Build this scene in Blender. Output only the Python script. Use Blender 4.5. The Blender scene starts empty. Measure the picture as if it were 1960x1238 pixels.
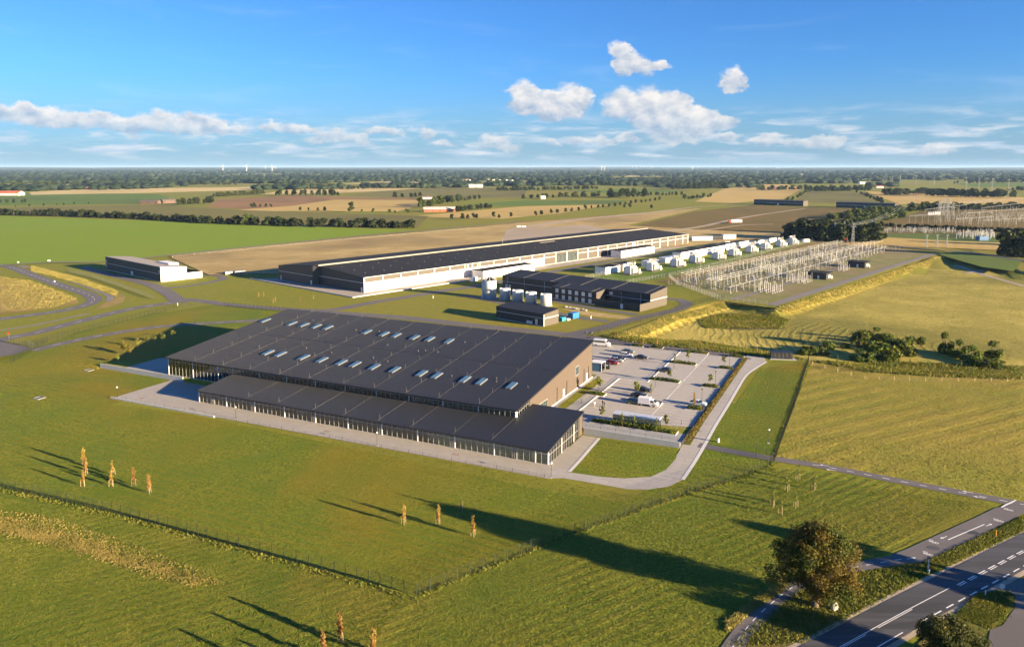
import bpy, bmesh, math, random
import numpy as np
from math import sin, cos, radians, pi, hypot, atan2, degrees
random.seed(7); RNG = np.random.default_rng(7)
scene = bpy.context.scene
COL = scene.collection
# ------------------------------------------------------------------ camera
CX, CY, FPX, HZ, CAMZ = 980.0, 480.0, 1465.0, 320.0, 66.6      # surveyed in the pixels of a 1960 wide frame
PITCH = math.atan((CY - HZ) / FPX)
cam_d = bpy.data.cameras.new("camera"); cam = bpy.data.objects.new("camera", cam_d); COL.objects.link(cam)
cam.location = (0, 0, CAMZ); cam.rotation_euler = (pi/2 - PITCH, 0, 0)
cam_d.sensor_fit = 'HORIZONTAL'; cam_d.sensor_width = 36; cam_d.lens = FPX/1960*36
cam_d.shift_y = (CY - 619)/1960; cam_d.clip_start = 1; cam_d.clip_end = 80000
scene.camera = cam
# ------------------------------------------------------------------ sun, sky, exposure
SUN_AZ, SUN_EL = radians(-29.5), radians(10.5)                  # azimuth as a plane angle from +X
sun_d = bpy.data.lights.new("sun", 'SUN'); sun_d.energy = 4.4; sun_d.angle = radians(0.5); sun_d.color = (1, .77, .47)
sun = bpy.data.objects.new("sun", sun_d); COL.objects.link(sun)
sun.rotation_euler = (pi/2 - SUN_EL, 0, SUN_AZ + pi/2); sun.location = (300, -200, 200)
scene.view_settings.view_transform = 'Standard'; scene.view_settings.look = 'None'
scene.view_settings.exposure = 2.35; scene.view_settings.gamma = 1.0; scene.view_settings.use_curve_mapping = False
scene.cycles.max_bounces = 5; scene.cycles.diffuse_bounces = 2; scene.cycles.glossy_bounces = 2
scene.cycles.transmission_bounces = 3; scene.cycles.transparent_max_bounces = 12; scene.cycles.volume_bounces = 0
scene.cycles.use_denoising = True; scene.cycles.use_adaptive_sampling = True; scene.cycles.adaptive_threshold = .025; scene.cycles.caustics_reflective = False; scene.cycles.caustics_refractive = False
def node(nt, t, **kw):
    n = nt.nodes.new(t)
    for k, v in kw.items(): setattr(n, k, v)
    return n
def L(nt, a, b): nt.links.new(a, b)
def mth(nt, op, a, b=None, clamp=False):
    n = node(nt, 'ShaderNodeMath', operation=op, use_clamp=clamp)
    for i, v in enumerate((a, b)):
        if v is None: continue
        if isinstance(v, (int, float)): n.inputs[i].default_value = v
        else: L(nt, v, n.inputs[i])
    return n.outputs[0]
def mixc(nt, f, a, b, mode='MIX'):
    n = node(nt, 'ShaderNodeMix', data_type='RGBA', blend_type=mode)
    for i, v in ((0, f), (6, a), (7, b)):
        if isinstance(v, (int, float)): n.inputs[i].default_value = v
        elif isinstance(v, tuple): n.inputs[i].default_value = (*v, 1)
        else: L(nt, v, n.inputs[i])
    return n.outputs[2]
def noise(nt, vec, scale, detail=4, rough=.55, dist=0):
    n = node(nt, 'ShaderNodeTexNoise'); n.inputs['Scale'].default_value = scale; n.inputs['Detail'].default_value = detail
    n.inputs['Roughness'].default_value = rough; n.inputs['Distortion'].default_value = dist
    if vec is not None: L(nt, vec, n.inputs['Vector'])
    return n.outputs[0]
def ramp(nt, v, lo, hi):
    n = node(nt, 'ShaderNodeMapRange', interpolation_type='SMOOTHSTEP'); L(nt, v, n.inputs[0])
    n.inputs[1].default_value = lo; n.inputs[2].default_value = hi
    return n.outputs[0]
# world: Nishita sky with procedural cumulus; clouds are laid out by azimuth and elevation all the way round
world = bpy.data.worlds.new("World"); scene.world = world; world.use_nodes = True
wt = world.node_tree; wt.nodes.clear()
sky = node(wt, 'ShaderNodeTexSky', sky_type='NISHITA'); sky.sun_disc = False
sky.sun_elevation = SUN_EL; sky.sun_rotation = pi/2 - SUN_AZ
sky.altitude = 60; sky.air_density = 1.0; sky.dust_density = .0; sky.ozone_density = 3.0
SKY_STRENGTH = .05
tc = node(wt, 'ShaderNodeTexCoord'); sp = node(wt, 'ShaderNodeSeparateXYZ'); L(wt, tc.outputs['Generated'], sp.inputs[0])
az = mth(wt, 'ARCTAN2', sp.outputs[0], sp.outputs[1])           # 0 = ahead, + = right, radians
hyp = mth(wt, 'SQRT', mth(wt, 'ADD', mth(wt, 'MULTIPLY', sp.outputs[0], sp.outputs[0]), mth(wt, 'MULTIPLY', sp.outputs[1], sp.outputs[1])))
el = mth(wt, 'ARCTAN2', sp.outputs[2], hyp)
def wvec(sx, sy, ox=0, oy=0, oz=0):
    c = node(wt, 'ShaderNodeCombineXYZ')
    L(wt, mth(wt, 'MULTIPLY_ADD', az, sx), c.inputs[0]); c.inputs[0].links[0].from_node.inputs[2].default_value = ox
    L(wt, mth(wt, 'MULTIPLY_ADD', el, sy), c.inputs[1]); c.inputs[1].links[0].from_node.inputs[2].default_value = oy
    c.inputs[2].default_value = oz
    return c.outputs[0]
def angles(px, py):
    v = -(py - CY)/FPX; x = (px - CX)/FPX
    d = (x, cos(PITCH) + sin(PITCH)*v, -sin(PITCH) + cos(PITCH)*v)
    return atan2(d[0], d[1]), atan2(d[2], hypot(d[0], d[1]))
# puffs: centre and half sizes in frame pixels
PUFFS = [(1000,185,26,28),(1045,200,50,24),(1085,195,40,30),(1120,186,24,14),(1060,212,46,12),
 (1190,202,32,26),(1242,205,36,36),(1265,225,56,34),(1290,195,30,20),(1300,235,46,22),(1350,234,44,20),(1388,236,26,12),(1330,250,30,10),
 (1184,105,16,26),(1205,122,28,20),(1235,130,36,13),(1262,128,22,8),(1404,154,22,20),(1400,162,24,12),
 (20,212,44,10),(75,220,56,13),(100,236,60,8),(165,228,34,12),(215,234,44,12),(262,238,30,16),(310,232,26,18),(330,246,60,9),(385,235,34,18),(410,248,60,9),(520,244,24,9),(575,250,30,7),(640,262,34,12),(690,266,22,9),(735,250,46,8),(820,256,18,9),(850,275,16,6),(945,272,34,13),(975,284,24,9),(610,272,26,6),
 (1200,266,30,8),(1290,266,40,8),(1395,262,22,6),(1475,268,36,9),(1560,270,50,9),(1110,272,22,7),(1150,268,20,7),(1790,288,26,6),(1060,276,18,6),(1590,276,30,7)]
dn = noise(wt, wvec(30, 48), 1.0, 4, .62); dn2 = noise(wt, wvec(34, 44, 7.3, 3.1), 1.0, 4, .6)
fld = None
wx = mth(wt, 'MULTIPLY_ADD', mth(wt, 'SUBTRACT', dn, .5), .045); L(wt, az, wx.node.inputs[2])
wy = mth(wt, 'MULTIPLY_ADD', mth(wt, 'SUBTRACT', dn2, .5), .030); L(wt, el, wy.node.inputs[2])
wcoord = node(wt, 'ShaderNodeCombineXYZ'); L(wt, wx, wcoord.inputs[0]); L(wt, wy, wcoord.inputs[1])
for (px, py, rx, ry) in PUFFS:
    a0, e0 = angles(px, py)
    mp = node(wt, 'ShaderNodeVectorMath', operation='MULTIPLY_ADD'); L(wt, wcoord.outputs[0], mp.inputs[0])
    sx, sy = FPX/(rx*1.25), FPX/(ry*1.35)
    mp.inputs[1].default_value = (sx, sy, 0); mp.inputs[2].default_value = (-a0*sx, -e0*sy, 1)
    ln = node(wt, 'ShaderNodeVectorMath', operation='LENGTH'); L(wt, mp.outputs[0], ln.inputs[0])
    w_ = mth(wt, 'SUBTRACT', 1.4142, ln.outputs[1], True)
    sc_ = node(wt, 'ShaderNodeVectorMath', operation='SCALE'); L(wt, mp.outputs[0], sc_.inputs[0]); L(wt, w_, sc_.inputs['Scale'])
    if fld is None: fld = sc_.outputs[0]
    else: ad = node(wt, 'ShaderNodeVectorMath', operation='ADD'); L(wt, fld, ad.inputs[0]); L(wt, sc_.outputs[0], ad.inputs[1]); fld = ad.outputs[0]
fs = node(wt, 'ShaderNodeSeparateXYZ'); L(wt, fld, fs.inputs[0]); wsum = mth(wt, 'ADD', fs.outputs[2], .001)
upn = mth(wt, 'DIVIDE', fs.outputs[1], wsum); rgt = mth(wt, 'DIVIDE', fs.outputs[0], wsum); fld = mth(wt, 'MULTIPLY', fs.outputs[2], 3.0)
# thin cloud streets low over the whole horizon
band = noise(wt, wvec(14, 95, 2.2, 1.4), 1.0, 5, .58, .4)
bmask = mth(wt, 'MULTIPLY', ramp(wt, el, .002, .02), ramp(wt, el, .085, .03))
street = mth(wt, 'MULTIPLY', ramp(wt, band, .44, .66), bmask)
cirr = mth(wt, 'MULTIPLY', ramp(wt, noise(wt, wvec(5, 30, 9, 4), 1.0, 6, .6, .8), .52, .8), mth(wt, 'MULTIPLY', ramp(wt, el, .03, .07), ramp(wt, el, .5, .1)))
fine = noise(wt, wvec(95, 120, 1.7, 5.1), 1.0, 5, .65)
fld2 = mth(wt, 'MULTIPLY', fld, mth(wt, 'MULTIPLY_ADD', fine, 2.6)); fld2.node.inputs[2].default_value = -.55
cum = ramp(wt, fld2, .0, 1.7)
# cloud brightness: billows catch the low sun from the right, thick undersides stay blue grey
b1 = noise(wt, wvec(48, 62, .5, .2), 1.0, 3, .6); b2 = noise(wt, wvec(48, 62, .5+.33, .2+.42), 1.0, 3, .6)
lit = mth(wt, 'ADD', .52, mth(wt, 'MULTIPLY', mth(wt, 'SUBTRACT', b1, b2), 1.5))
lit = mth(wt, 'ADD', lit, mth(wt, 'MULTIPLY', upn, .48)); lit = mth(wt, 'ADD', lit, mth(wt, 'MULTIPLY', rgt, .10), True)
ccol = mixc(wt, lit, (.40, .50, .66), (1.0, .95, .90))
bgs = node(wt, 'ShaderNodeVectorMath', operation='SCALE'); L(wt, mixc(wt, 1.0, sky.outputs[0], (.27, .52, .90), 'MULTIPLY'), bgs.inputs[0]); bgs.inputs['Scale'].default_value = SKY_STRENGTH
hzn = ramp(wt, el, .13, -.01)
skyc = mixc(wt, mth(wt, 'MULTIPLY', hzn, .75), bgs.outputs[0], (.056, .090, .132))
c1 = mixc(wt, mth(wt, 'MULTIPLY', street, .75), skyc, mixc(wt, ramp(wt, noise(wt, wvec(20, 120, 3.3, 8.), 1., 4), .4, .62), (.115, .14, .175), (.185, .185, .19)))
c1 = mixc(wt, mth(wt, 'MULTIPLY', cirr, .14), c1, (.15, .18, .21))
CLOUD_LEVEL = .20
cs = node(wt, 'ShaderNodeVectorMath', operation='SCALE'); L(wt, ccol, cs.inputs[0]); cs.inputs['Scale'].default_value = CLOUD_LEVEL
c2 = mixc(wt, mth(wt, 'MULTIPLY', cum, mth(wt, 'ADD', .62, mth(wt, 'MULTIPLY', ramp(wt, el, .03, .075), .33))), c1, cs.outputs[0])
bg = node(wt, 'ShaderNodeBackground'); L(wt, c2, bg.inputs[0]); bg.inputs[1].default_value = 1.0
wo = node(wt, 'ShaderNodeOutputWorld'); L(wt, bg.outputs[0], wo.inputs[0])
world.cycles.sampling_method = 'MANUAL'; world.cycles.sample_map_resolution = 512
# ------------------------------------------------------------------ survey helpers
class Fr:
    def __init__(s, o, a): s.o = o; s.deg = a; s.a = radians(a); s.c = cos(s.a); s.s = sin(s.a)
    def loc(s, X, Y): dx, dy = X - s.o[0], Y - s.o[1]; return dx*s.c + dy*s.s, -dx*s.s + dy*s.c
    def w(s, u, v, z=0): return (s.o[0] + u*s.c - v*s.s, s.o[1] + u*s.s + v*s.c, z)
A = Fr((7.93, 169.74), -25.6); B = Fr((-79.1, 404.1), 48.5)
def sm(t): t = max(0., min(1., t)); return t*t*(3 - 2*t)
LOW = -1.4
def terr_uv(u, v):
    if u < -170: w = .02 + .9*(-170 - u); return LOW*(1 - sm((v - 12.9 + w)/(2*w)))
    if u < -14: return LOW if v < 12.9 else 0.
    r = LOW*(1 - sm((v - 10)/35.))
    if u < 25.5:
        if v > 22.5: return 0.
        return LOW + (r - LOW)*sm((u - 2)/23.5)
    return r
def G(px, py, z=0.):
    x = (px - CX)/FPX; v = -(py - CY)/FPX
    dz = -sin(PITCH) + cos(PITCH)*v; t = (z - CAMZ)/dz
    return (x*t, (cos(PITCH) + sin(PITCH)*v)*t, z)
# the mown field and wetland lie in a shallow basin below the ring road and the substation
BASIN = [G(*p)[:2] for p in ((1168,646),(1200,634),(1262,612),(1330,588),(1386,575),(1483,591),(1560,566),(1640,540),(1788,493),(1850,486),(1960,520),(2250,560),(2250,735),(1960,728),(1800,722),(1660,712),(1556,692),(1462,684),(1330,668),(1200,652))]
BX0, BX1 = min(p[0] for p in BASIN), max(p[0] for p in BASIN); BY0, BY1 = min(p[1] for p in BASIN), max(p[1] for p in BASIN)
def basin(x, y, fall=8., depth=2.6):
    if not (BX0 < x < BX1 and BY0 < y < BY1): return 0.
    ins = False; dm = 1e9; n = len(BASIN)
    for i in range(n):
        (x0, y0), (x1, y1) = BASIN[i], BASIN[(i + 1) % n]
        if (y0 > y) != (y1 > y) and x < (x1 - x0)*(y - y0)/(y1 - y0) + x0: ins = not ins
        ex, ey = x1 - x0, y1 - y0; t = max(0, min(1, ((x - x0)*ex + (y - y0)*ey)/(ex*ex + ey*ey))); dm = min(dm, hypot(x - x0 - t*ex, y - y0 - t*ey)*(.35 if i > 10 else 1.))
    return -depth*sm(dm/fall) if ins else 0.
def terr(x, y): return terr_uv(*A.loc(x, y)) + basin(x, y)
def GT(px, py):
    z = 0.
    for _ in range(12):
        p = G(px, py, z); z = terr(p[0], p[1])
    return (p[0], p[1], z)
def mpp(py, z=0.): return (CAMZ - z)/(py - HZ)                   # metres in one frame pixel at a ground row
# ------------------------------------------------------------------ materials
MATS = {}
def newmat(name):
    m = bpy.data.materials.new(name); m.use_nodes = True; nt = m.node_tree
    MATS[name] = m
    return m, nt, nt.nodes['Principled BSDF']
def pos(nt, rot=0, sx=1, sy=1, sz=1):
    t = node(nt, 'ShaderNodeTexCoord'); mp = node(nt, 'ShaderNodeMapping')
    L(nt, t.outputs['Object'], mp.inputs[0]); mp.inputs['Rotation'].default_value = (0, 0, rot); mp.inputs['Scale'].default_value = (sx, sy, sz)
    return mp.outputs[0]
def bump(nt, b, h, dist, strength=1.):
    n = node(nt, 'ShaderNodeBump'); n.inputs['Distance'].default_value = dist; n.inputs['Strength'].default_value = strength
    L(nt, h, n.inputs['Height']); L(nt, n.outputs[0], b.inputs['Normal'])
def plain(name, col, rough=.7, var=.12, scale=.6, metal=0., spec=.5, bmp=0., rnd=0.):
    m, nt, b = newmat(name); p = pos(nt)
    n = noise(nt, p, scale, 5, .6)
    c = mixc(nt, n, tuple(q*(1 - var) for q in col), tuple(min(1, q*(1 + var)) for q in col))
    if rnd:
        oi = node(nt, 'ShaderNodeObjectInfo'); hs = node(nt, 'ShaderNodeHueSaturation'); L(nt, c, hs.inputs['Color'])
        L(nt, mth(nt, 'MULTIPLY_ADD', oi.outputs['Random'], 2*rnd), hs.inputs['Value']); hs.inputs['Value'].links[0].from_node.inputs[2].default_value = 1 - rnd
        c = hs.outputs[0]
    L(nt, c, b.inputs['Base Color']); b.inputs['Roughness'].default_value = rough; b.inputs['Metallic'].default_value = metal
    b.inputs['Specular IOR Level'].default_value = spec
    if bmp: bump(nt, b, n, bmp)
    return m
def grass(name, ca, cb, cc, s_fine=2.2, s_mid=.16, s_big=.018, stripe=None, bmp=.35, cs=(.16, .14, .05), rough=.95, rings=None):
    """ca/cb fine mix, cc = large patches; stripe = (angle deg, spacing m, strength) for mown or drilled rows"""
    m, nt, b = newmat(name); p = pos(nt)
    f = noise(nt, p, s_fine, 6, .7); md = noise(nt, p, s_mid, 5, .6, .5); bg_ = noise(nt, p, s_big, 4, .55, .6)
    c = mixc(nt, ramp(nt, f, .30, .70), ca, cb)
    c = mixc(nt, mth(nt, 'MULTIPLY', ramp(nt, md, .40, .62), .6), c, cc)
    c = mixc(nt, mth(nt, 'MULTIPLY', ramp(nt, bg_, .46, .66), .62), c, cs)
    h = f
    if stripe:
        ang, sp_, st = stripe
        w = node(nt, 'ShaderNodeTexWave', wave_type='RINGS' if rings else 'BANDS', bands_direction='Y', rings_direction='Z')
        pv_ = pos(nt, 0 if rings else -radians(ang))
        if rings: pv_.node.inputs['Location'].default_value = (-rings[0], -rings[1], 0)
        L(nt, pv_, w.inputs[0])
        w.inputs['Scale'].default_value = 2*pi/(20*sp_); w.inputs['Distortion'].default_value = 7. if rings else 1.2; w.inputs['Detail'].default_value = 3
        w.inputs['Detail Scale'].default_value = .6
        wv = mth(nt, 'MULTIPLY', ramp(nt, w.outputs[0], .55 if rings else .2, .95 if rings else .8), mth(nt, 'MULTIPLY', ramp(nt, noise(nt, p, s_mid*.4, 3), .33 if rings else .35, .62 if rings else .6), st))
        c = mixc(nt, wv, c, cs, 'MIX')
        h = mth(nt, 'ADD', f, mth(nt, 'MULTIPLY', wv, .8))
    L(nt, c, b.inputs['Base Color']); b.inputs['Roughness'].default_value = rough; b.inputs['Specular IOR Level'].default_value = .15
    if bmp: bump(nt, b, h, bmp)
    return m
def leafmat(name, ca, cb, rnd=.25, scale=.35):
    m, nt, b = newmat(name); p = pos(nt); n = noise(nt, p, scale, 4, .6)
    c = mixc(nt, ramp(nt, n, .35, .65), ca, cb)
    oi = node(nt, 'ShaderNodeObjectInfo'); hs = node(nt, 'ShaderNodeHueSaturation'); L(nt, c, hs.inputs['Color'])
    v = mth(nt, 'MULTIPLY_ADD', oi.outputs['Random'], 2*rnd); v.node.inputs[2].default_value = 1 - rnd; L(nt, v, hs.inputs['Value'])
    hu = mth(nt, 'MULTIPLY_ADD', oi.outputs['Random'], .03); hu.node.inputs[2].default_value = .485; L(nt, hu, hs.inputs['Hue'])
    L(nt, hs.outputs[0], b.inputs['Base Color']); b.inputs['Roughness'].default_value = .7; b.inputs['Specular IOR Level'].default_value = .25
    t = node(nt, 'ShaderNodeBsdfTranslucent'); L(nt, hs.outputs[0], t.inputs[0]); mx = node(nt, 'ShaderNodeMixShader'); mx.inputs[0].default_value = .28
    out = nt.nodes['Material Output']; L(nt, b.outputs[0], mx.inputs[1]); L(nt, t.outputs[0], mx.inputs[2]); L(nt, mx.outputs[0], out.inputs[0])
    return m
def cladding(name, col, pitch=.9, vertical=True, rough=.55, var=.08, depth=.03):
    m, nt, b = newmat(name); t = node(nt, 'ShaderNodeTexCoord'); n = noise(nt, t.outputs['Object'], .25, 4, .6)
    c = mixc(nt, n, tuple(q*(1 - var) for q in col), tuple(q*(1 + var) for q in col))
    st = noise(nt, pos(nt, 0, 1.2, 1.2, .12), 1.0, 4, .6)
    c = mixc(nt, mth(nt, 'MULTIPLY', ramp(nt, st, .5, .8), .25), c, tuple(q*.6 for q in col))
    L(nt, c, b.inputs['Base Color']); b.inputs['Roughness'].default_value = rough
    s = node(nt, 'ShaderNodeSeparateXYZ'); L(nt, t.outputs['Object'], s.inputs[0])
    src = mth(nt, 'ADD', s.outputs[0], s.outputs[1]) if vertical else s.outputs[2]
    fr = mth(nt, 'FRACT', mth(nt, 'DIVIDE', src, pitch)); g = ramp(nt, mth(nt, 'ABSOLUTE', mth(nt, 'SUBTRACT', fr, .5)), .0, .12)
    bump(nt, b, g, depth)
    return m
def glassmat(name, tint, refl=1.0, through=.75):
    m, nt, b = newmat(name); out = nt.nodes['Material Output']; nt.nodes.remove(b)
    tr = node(nt, 'ShaderNodeBsdfTransparent'); tr.inputs[0].default_value = (*tuple(q*through for q in tint), 1)
    gl = node(nt, 'ShaderNodeBsdfGlossy'); gl.inputs['Roughness'].default_value = .03; gl.inputs[0].default_value = (.9, .95, .95, 1)
    fz = node(nt, 'ShaderNodeFresnel'); fz.inputs[0].default_value = 1.65
    mx = node(nt, 'ShaderNodeMixShader'); L(nt, mth(nt, 'ADD', mth(nt, 'MULTIPLY', fz.outputs[0], refl), .03, True), mx.inputs[0])
    L(nt, tr.outputs[0], mx.inputs[1]); L(nt, gl.outputs[0], mx.inputs[2]); L(nt, mx.outputs[0], out.inputs[0])
    return m
def meshmat(name, col, alpha):
    m, nt, b = newmat(name); out = nt.nodes['Material Output']; b.inputs['Base Color'].default_value = (*col, 1); b.inputs['Roughness'].default_value = .6
    tr = node(nt, 'ShaderNodeBsdfTransparent'); mx = node(nt, 'ShaderNodeMixShader'); mx.inputs[0].default_value = alpha
    L(nt, tr.outputs[0], mx.inputs[1]); L(nt, b.outputs[0], mx.inputs[2]); L(nt, mx.outputs[0], out.inputs[0])
    return m
lawn_m = grass('lawn', (.048, .090, .007), (.215, .232, .020), (.086, .146, .010), 1.7, .07, .012, (-25.6, 2.6, .28), .34, (.235, .165, .014))
rough_m = grass('rough_grass', (.085, .092, .012), (.19, .165, .030), (.065, .090, .010), 1.5, .12, .03, None, .5, (.17, .13, .045))
pasture_m = grass('pasture', (.165, .180, .016), (.245, .228, .026), (.185, .205, .018), .3, .03, .004, None, .2, (.26, .195, .04))
green_m = grass('young_crop', (.165, .250, .010), (.195, .285, .014), (.178, .268, .012), .5, .05, .006, (18, 6, .25), .10, (.20, .265, .018))
green2_m = grass('green_field', (.095, .165, .020), (.125, .190, .026), (.110, .175, .022), .3, .03, .004, None, .1, (.09, .11, .03))
stubble_m = grass('stubble', (.46, .325, .105), (.54, .385, .13), (.48, .34, .11), .4, .03, .004, (60, 9, .3), .1, (.40, .29, .09))
pale_m = grass('pale_stubble', (.56, .43, .18), (.62, .48, .21), (.54, .41, .17), .4, .03, .004, None, .1, (.42, .33, .14))
olive_m = grass('olive_field', (.165, .150, .034), (.20, .178, .044), (.175, .155, .036), .3, .03, .004, (10, 12, .2), .1, (.11, .10, .03))
brown_m = grass('brown_field', (.27, .150, .065), (.32, .185, .08), (.28, .16, .066), .3, .03, .004, (5, 10, .2), .1, (.16, .10, .04))
moor_m = grass('moor', (.15, .095, .028), (.21, .145, .042), (.13, .115, .028), .25, .03, .006, None, .3, (.085, .08, .025))
sand_m = grass('bare_sand', (.43, .31, .115), (.55, .41, .18), (.33, .25, .085), .5, .035, .006, (50, 7, .4), .12, (.21, .155, .07))
gravel_m = grass('gravel', (.36, .30, .22), (.46, .385, .29), (.40, .33, .24), 1.5, .08, .01, None, .08, (.34, .27, .18))
dry_m = grass('dry_grass', (.24, .175, .055), (.34, .25, .085), (.20, .165, .05), .9, .10, .02, None, .6, (.19, .115, .04))
mown_m = grass('mown_meadow', (.37, .305, .062), (.52, .42, .105), (.29, .27, .050), .9, .06, .010, (35, 3.4, .55), .25, (.12, .125, .022), rings=G(1890, 660)[:2])
meadow_m = grass('meadow', (.16, .175, .020), (.31, .275, .050), (.19, .20, .022), 1.3, .06, .012, (28, 6, .5), .3, (.32, .245, .045))
wet_m = grass('wetland', (.14, .10, .032), (.085, .10, .025), (.055, .090, .022), .8, .10, .03, None, .5, (.20, .12, .04))
yard_m = grass('substation_ground', (.19, .185, .07), (.30, .25, .13), (.15, .185, .035), .8, .07, .012, None, .15, (.235, .165, .09))
concrete_m = plain('concrete', (.40, .37, .32), .85, .10, .35, bmp=.01)
wallconc_m = plain('wall_concrete', (.44, .44, .43), .8, .16, .6, bmp=.01)
kerb_m = plain('kerb', (.62, .60, .56), .8, .08, 1.)
def paving(name, col, s=1.6, rot=0):
    m, nt, b = newmat(name); p = pos(nt, rot); br = node(nt, 'ShaderNodeTexBrick'); L(nt, p, br.inputs[0])
    br.inputs['Scale'].default_value = 1/s; br.inputs['Color1'].default_value = (*col, 1); br.inputs['Color2'].default_value = (*tuple(q*.9 for q in col), 1)
    br.inputs['Mortar'].default_value = (*tuple(q*.72 for q in col), 1); br.inputs['Mortar Size'].default_value = .015; br.inputs['Brick Width'].default_value = 1.0; br.inputs['Row Height'].default_value = .5
    st = noise(nt, p, .09, 5, .6, .5); c = mixc(nt, mth(nt, 'MULTIPLY', ramp(nt, st, .4, .7), .3), br.outputs[0], tuple(q*.72 for q in col))
    L(nt, c, b.inputs['Base Color']); b.inputs['Roughness'].default_value = .85
    return m
slab_m = paving('slab_paving', (.40, .365, .31), 2.0, radians(25.6)); park_m = paving('parking_pavers', (.43, .395, .345), 1.0, radians(25.6))
bluepave_m = paving('grey_pavers', (.33, .335, .335), 1.0, radians(25.6)); path_m = paving('concrete_road', (.42, .39, .345), 4., radians(25.6))
hallpave_m = paving('hall_paving', (.40, .345, .285), 3., radians(-48.5))
def asphalt(name, col, wheel=0):
    m, nt, b = newmat(name); p = pos(nt); n = noise(nt, p, 3, 5, .7); n2 = noise(nt, p, .12, 5, .6, .6)
    c = mixc(nt, n, tuple(q*.82 for q in col), tuple(q*1.15 for q in col)); c = mixc(nt, mth(nt, 'MULTIPLY', ramp(nt, n2, .45, .7), .4), c, tuple(q*1.35 for q in col))
    if wheel:
        st = noise(nt, pos(nt, -radians(32), .015, .55), 1., 4, .6); c = mixc(nt, mth(nt, 'MULTIPLY', ramp(nt, st, .42, .62), .55), c, tuple(q*1.9 for q in col))
        pt = noise(nt, pos(nt, -radians(32), .05, .3), 1., 2, .5); c = mixc(nt, mth(nt, 'MULTIPLY', ramp(nt, pt, .60, .62), .5), c, tuple(q*.55 for q in col))
    L(nt, c, b.inputs['Base Color']); b.inputs['Roughness'].default_value = .85; bump(nt, b, n, .01)
    return m
road_m = asphalt('asphalt_dark', (.050, .051, .057), 1); lane_m = asphalt('asphalt_grey', (.125, .112, .108)); bike_m = asphalt('asphalt_path', (.135, .122, .118)); lgrey_m = asphalt('asphalt_pale', (.19, .17, .155))
paint_m = plain('road_paint', (.78, .77, .74), .7, .12, 2.)
roof_m = plain('dark_roof_metal', (.0115, .0140, .0245), .5, .30, .09, spec=.5); rib_m = plain('roof_rib_metal', (.022, .025, .034), .5, .05)
wire_m = plain('lightning_wire', (.105, .102, .10), .6); fascia_m = plain('fascia_dark', (.018, .018, .022), .5)
bit_m = plain('hall_roof_felt', (.011, .012, .016), .85, .35, .05, spec=.3); parap_m = plain('parapet_grey', (.22, .20, .17), .6)
taupe_m = cladding('taupe_cladding', (.088, .068, .055), 1.1); dark_m = cladding('dark_cladding', (.022, .023, .029), 1.1); taupe2_m = cladding('hall_taupe_panel', (.075, .063, .052), 1.2)
white_m = cladding('white_panel', (.80, .78, .74), 1.2, depth=.015); whitep_m = plain('white_paint', (.80, .79, .77), .5, .05); alu_m = plain('aluminium_frame', (.42, .43, .43), .4, .05, metal=.3)
grey_m = plain('pale_grey_metal', (.60, .62, .64), .45, .08, metal=.2); galv_m = plain('galvanised_steel', (.25, .26, .27), .45, .15, 1., .4)
glass_m = glassmat('window_glass', (.72, .86, .82), 1.5); skyl_m = plain('skylight_glazing', (.085, .18, .29), .5, .06, spec=.3); dkglass_m = plain('dark_window_glass', (.035, .05, .055), .12, .05, spec=.6); sframe_m = plain('skylight_frame', (.13, .135, .14), .5); roof2_m = plain('grey_roof_metal', (.024, .023, .023), .6, .12, .15, spec=.3)
inter_m = plain('interior_wall', (.22, .16, .12), .8, .2, .3); floor_in_m = plain('interior_floor', (.30, .27, .22), .7); blind_m = plain('window_blind', (.55, .58, .46), .8)
black_m = plain('black_metal', (.02, .02, .022), .5); post_m = plain('fence_post_dark', (.018, .028, .020), .6); mesh_m = meshmat('fence_wire_mesh', (.02, .035, .022), .13)
postg_m = plain('fence_post_galvanised', (.42, .42, .38), .5); meshg_m = meshmat('galvanised_wire_mesh', (.34, .33, .28), .12)
ins_m = plain('insulator_porcelain', (.40, .40, .39), .45, .15); insb_m = plain('insulator_brown', (.30, .16, .09), .4); cer_m = plain('steel_support', (.24, .24, .25), .5)
trf_m = plain('transformer_grey', (.62, .64, .66), .45, .06); fin_m = plain('radiator_grey', (.42, .44, .47), .5); rust_m = plain('rusty_stone', (.42, .27, .20), .9)
bark_m = plain('bark', (.10, .075, .05), .9, .3, 3., bmp=.03); stake_m = plain('wooden_stake', (.40, .30, .18), .8); rock_m = plain('field_stone', (.34, .32, .29), .9, .25, 2., bmp=.05)
red_m = plain('red_paint', (.45, .03, .02), .5); blue_m = plain('blue_container', (.02, .16, .42), .5); cyan_m = plain('cyan_container', (.03, .38, .52), .5); ltblue_m = plain('light_blue_panel', (.36, .50, .66), .5)
brickred_m = plain('red_roof_tile', (.42, .11, .05), .8, .2, .4); farmwhite_m = plain('farm_white_wall', (.70, .66, .58), .8); farmred_m = plain('farm_red_wall', (.36, .09, .06), .8); slate_m = plain('slate_roof', (.10, .085, .08), .8); fibre_m = plain('fibre_cement_roof', (.55, .52, .48), .7)
yellow_m = plain('yellow_post', (.62, .26, .03), .6); steel_m = plain('tank_steel', (.58, .59, .60), .42, .05, .4, .1)
oak_leaf = leafmat('autumn_leaves', (.135, .088, .014), (.055, .082, .009), .1, .22); green_leaf = leafmat('green_leaves', (.040, .058, .010), (.085, .088, .016), .15)
dk_leaf = leafmat('dark_leaves', (.022, .036, .010), (.046, .056, .014), .3, .2); mid_leaf = leafmat('mid_leaves', (.046, .070, .012), (.088, .100, .020), .28, .2); bush_leaf = leafmat('bush_leaves', (.058, .105, .010), (.13, .15, .020), .2, .3)
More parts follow.
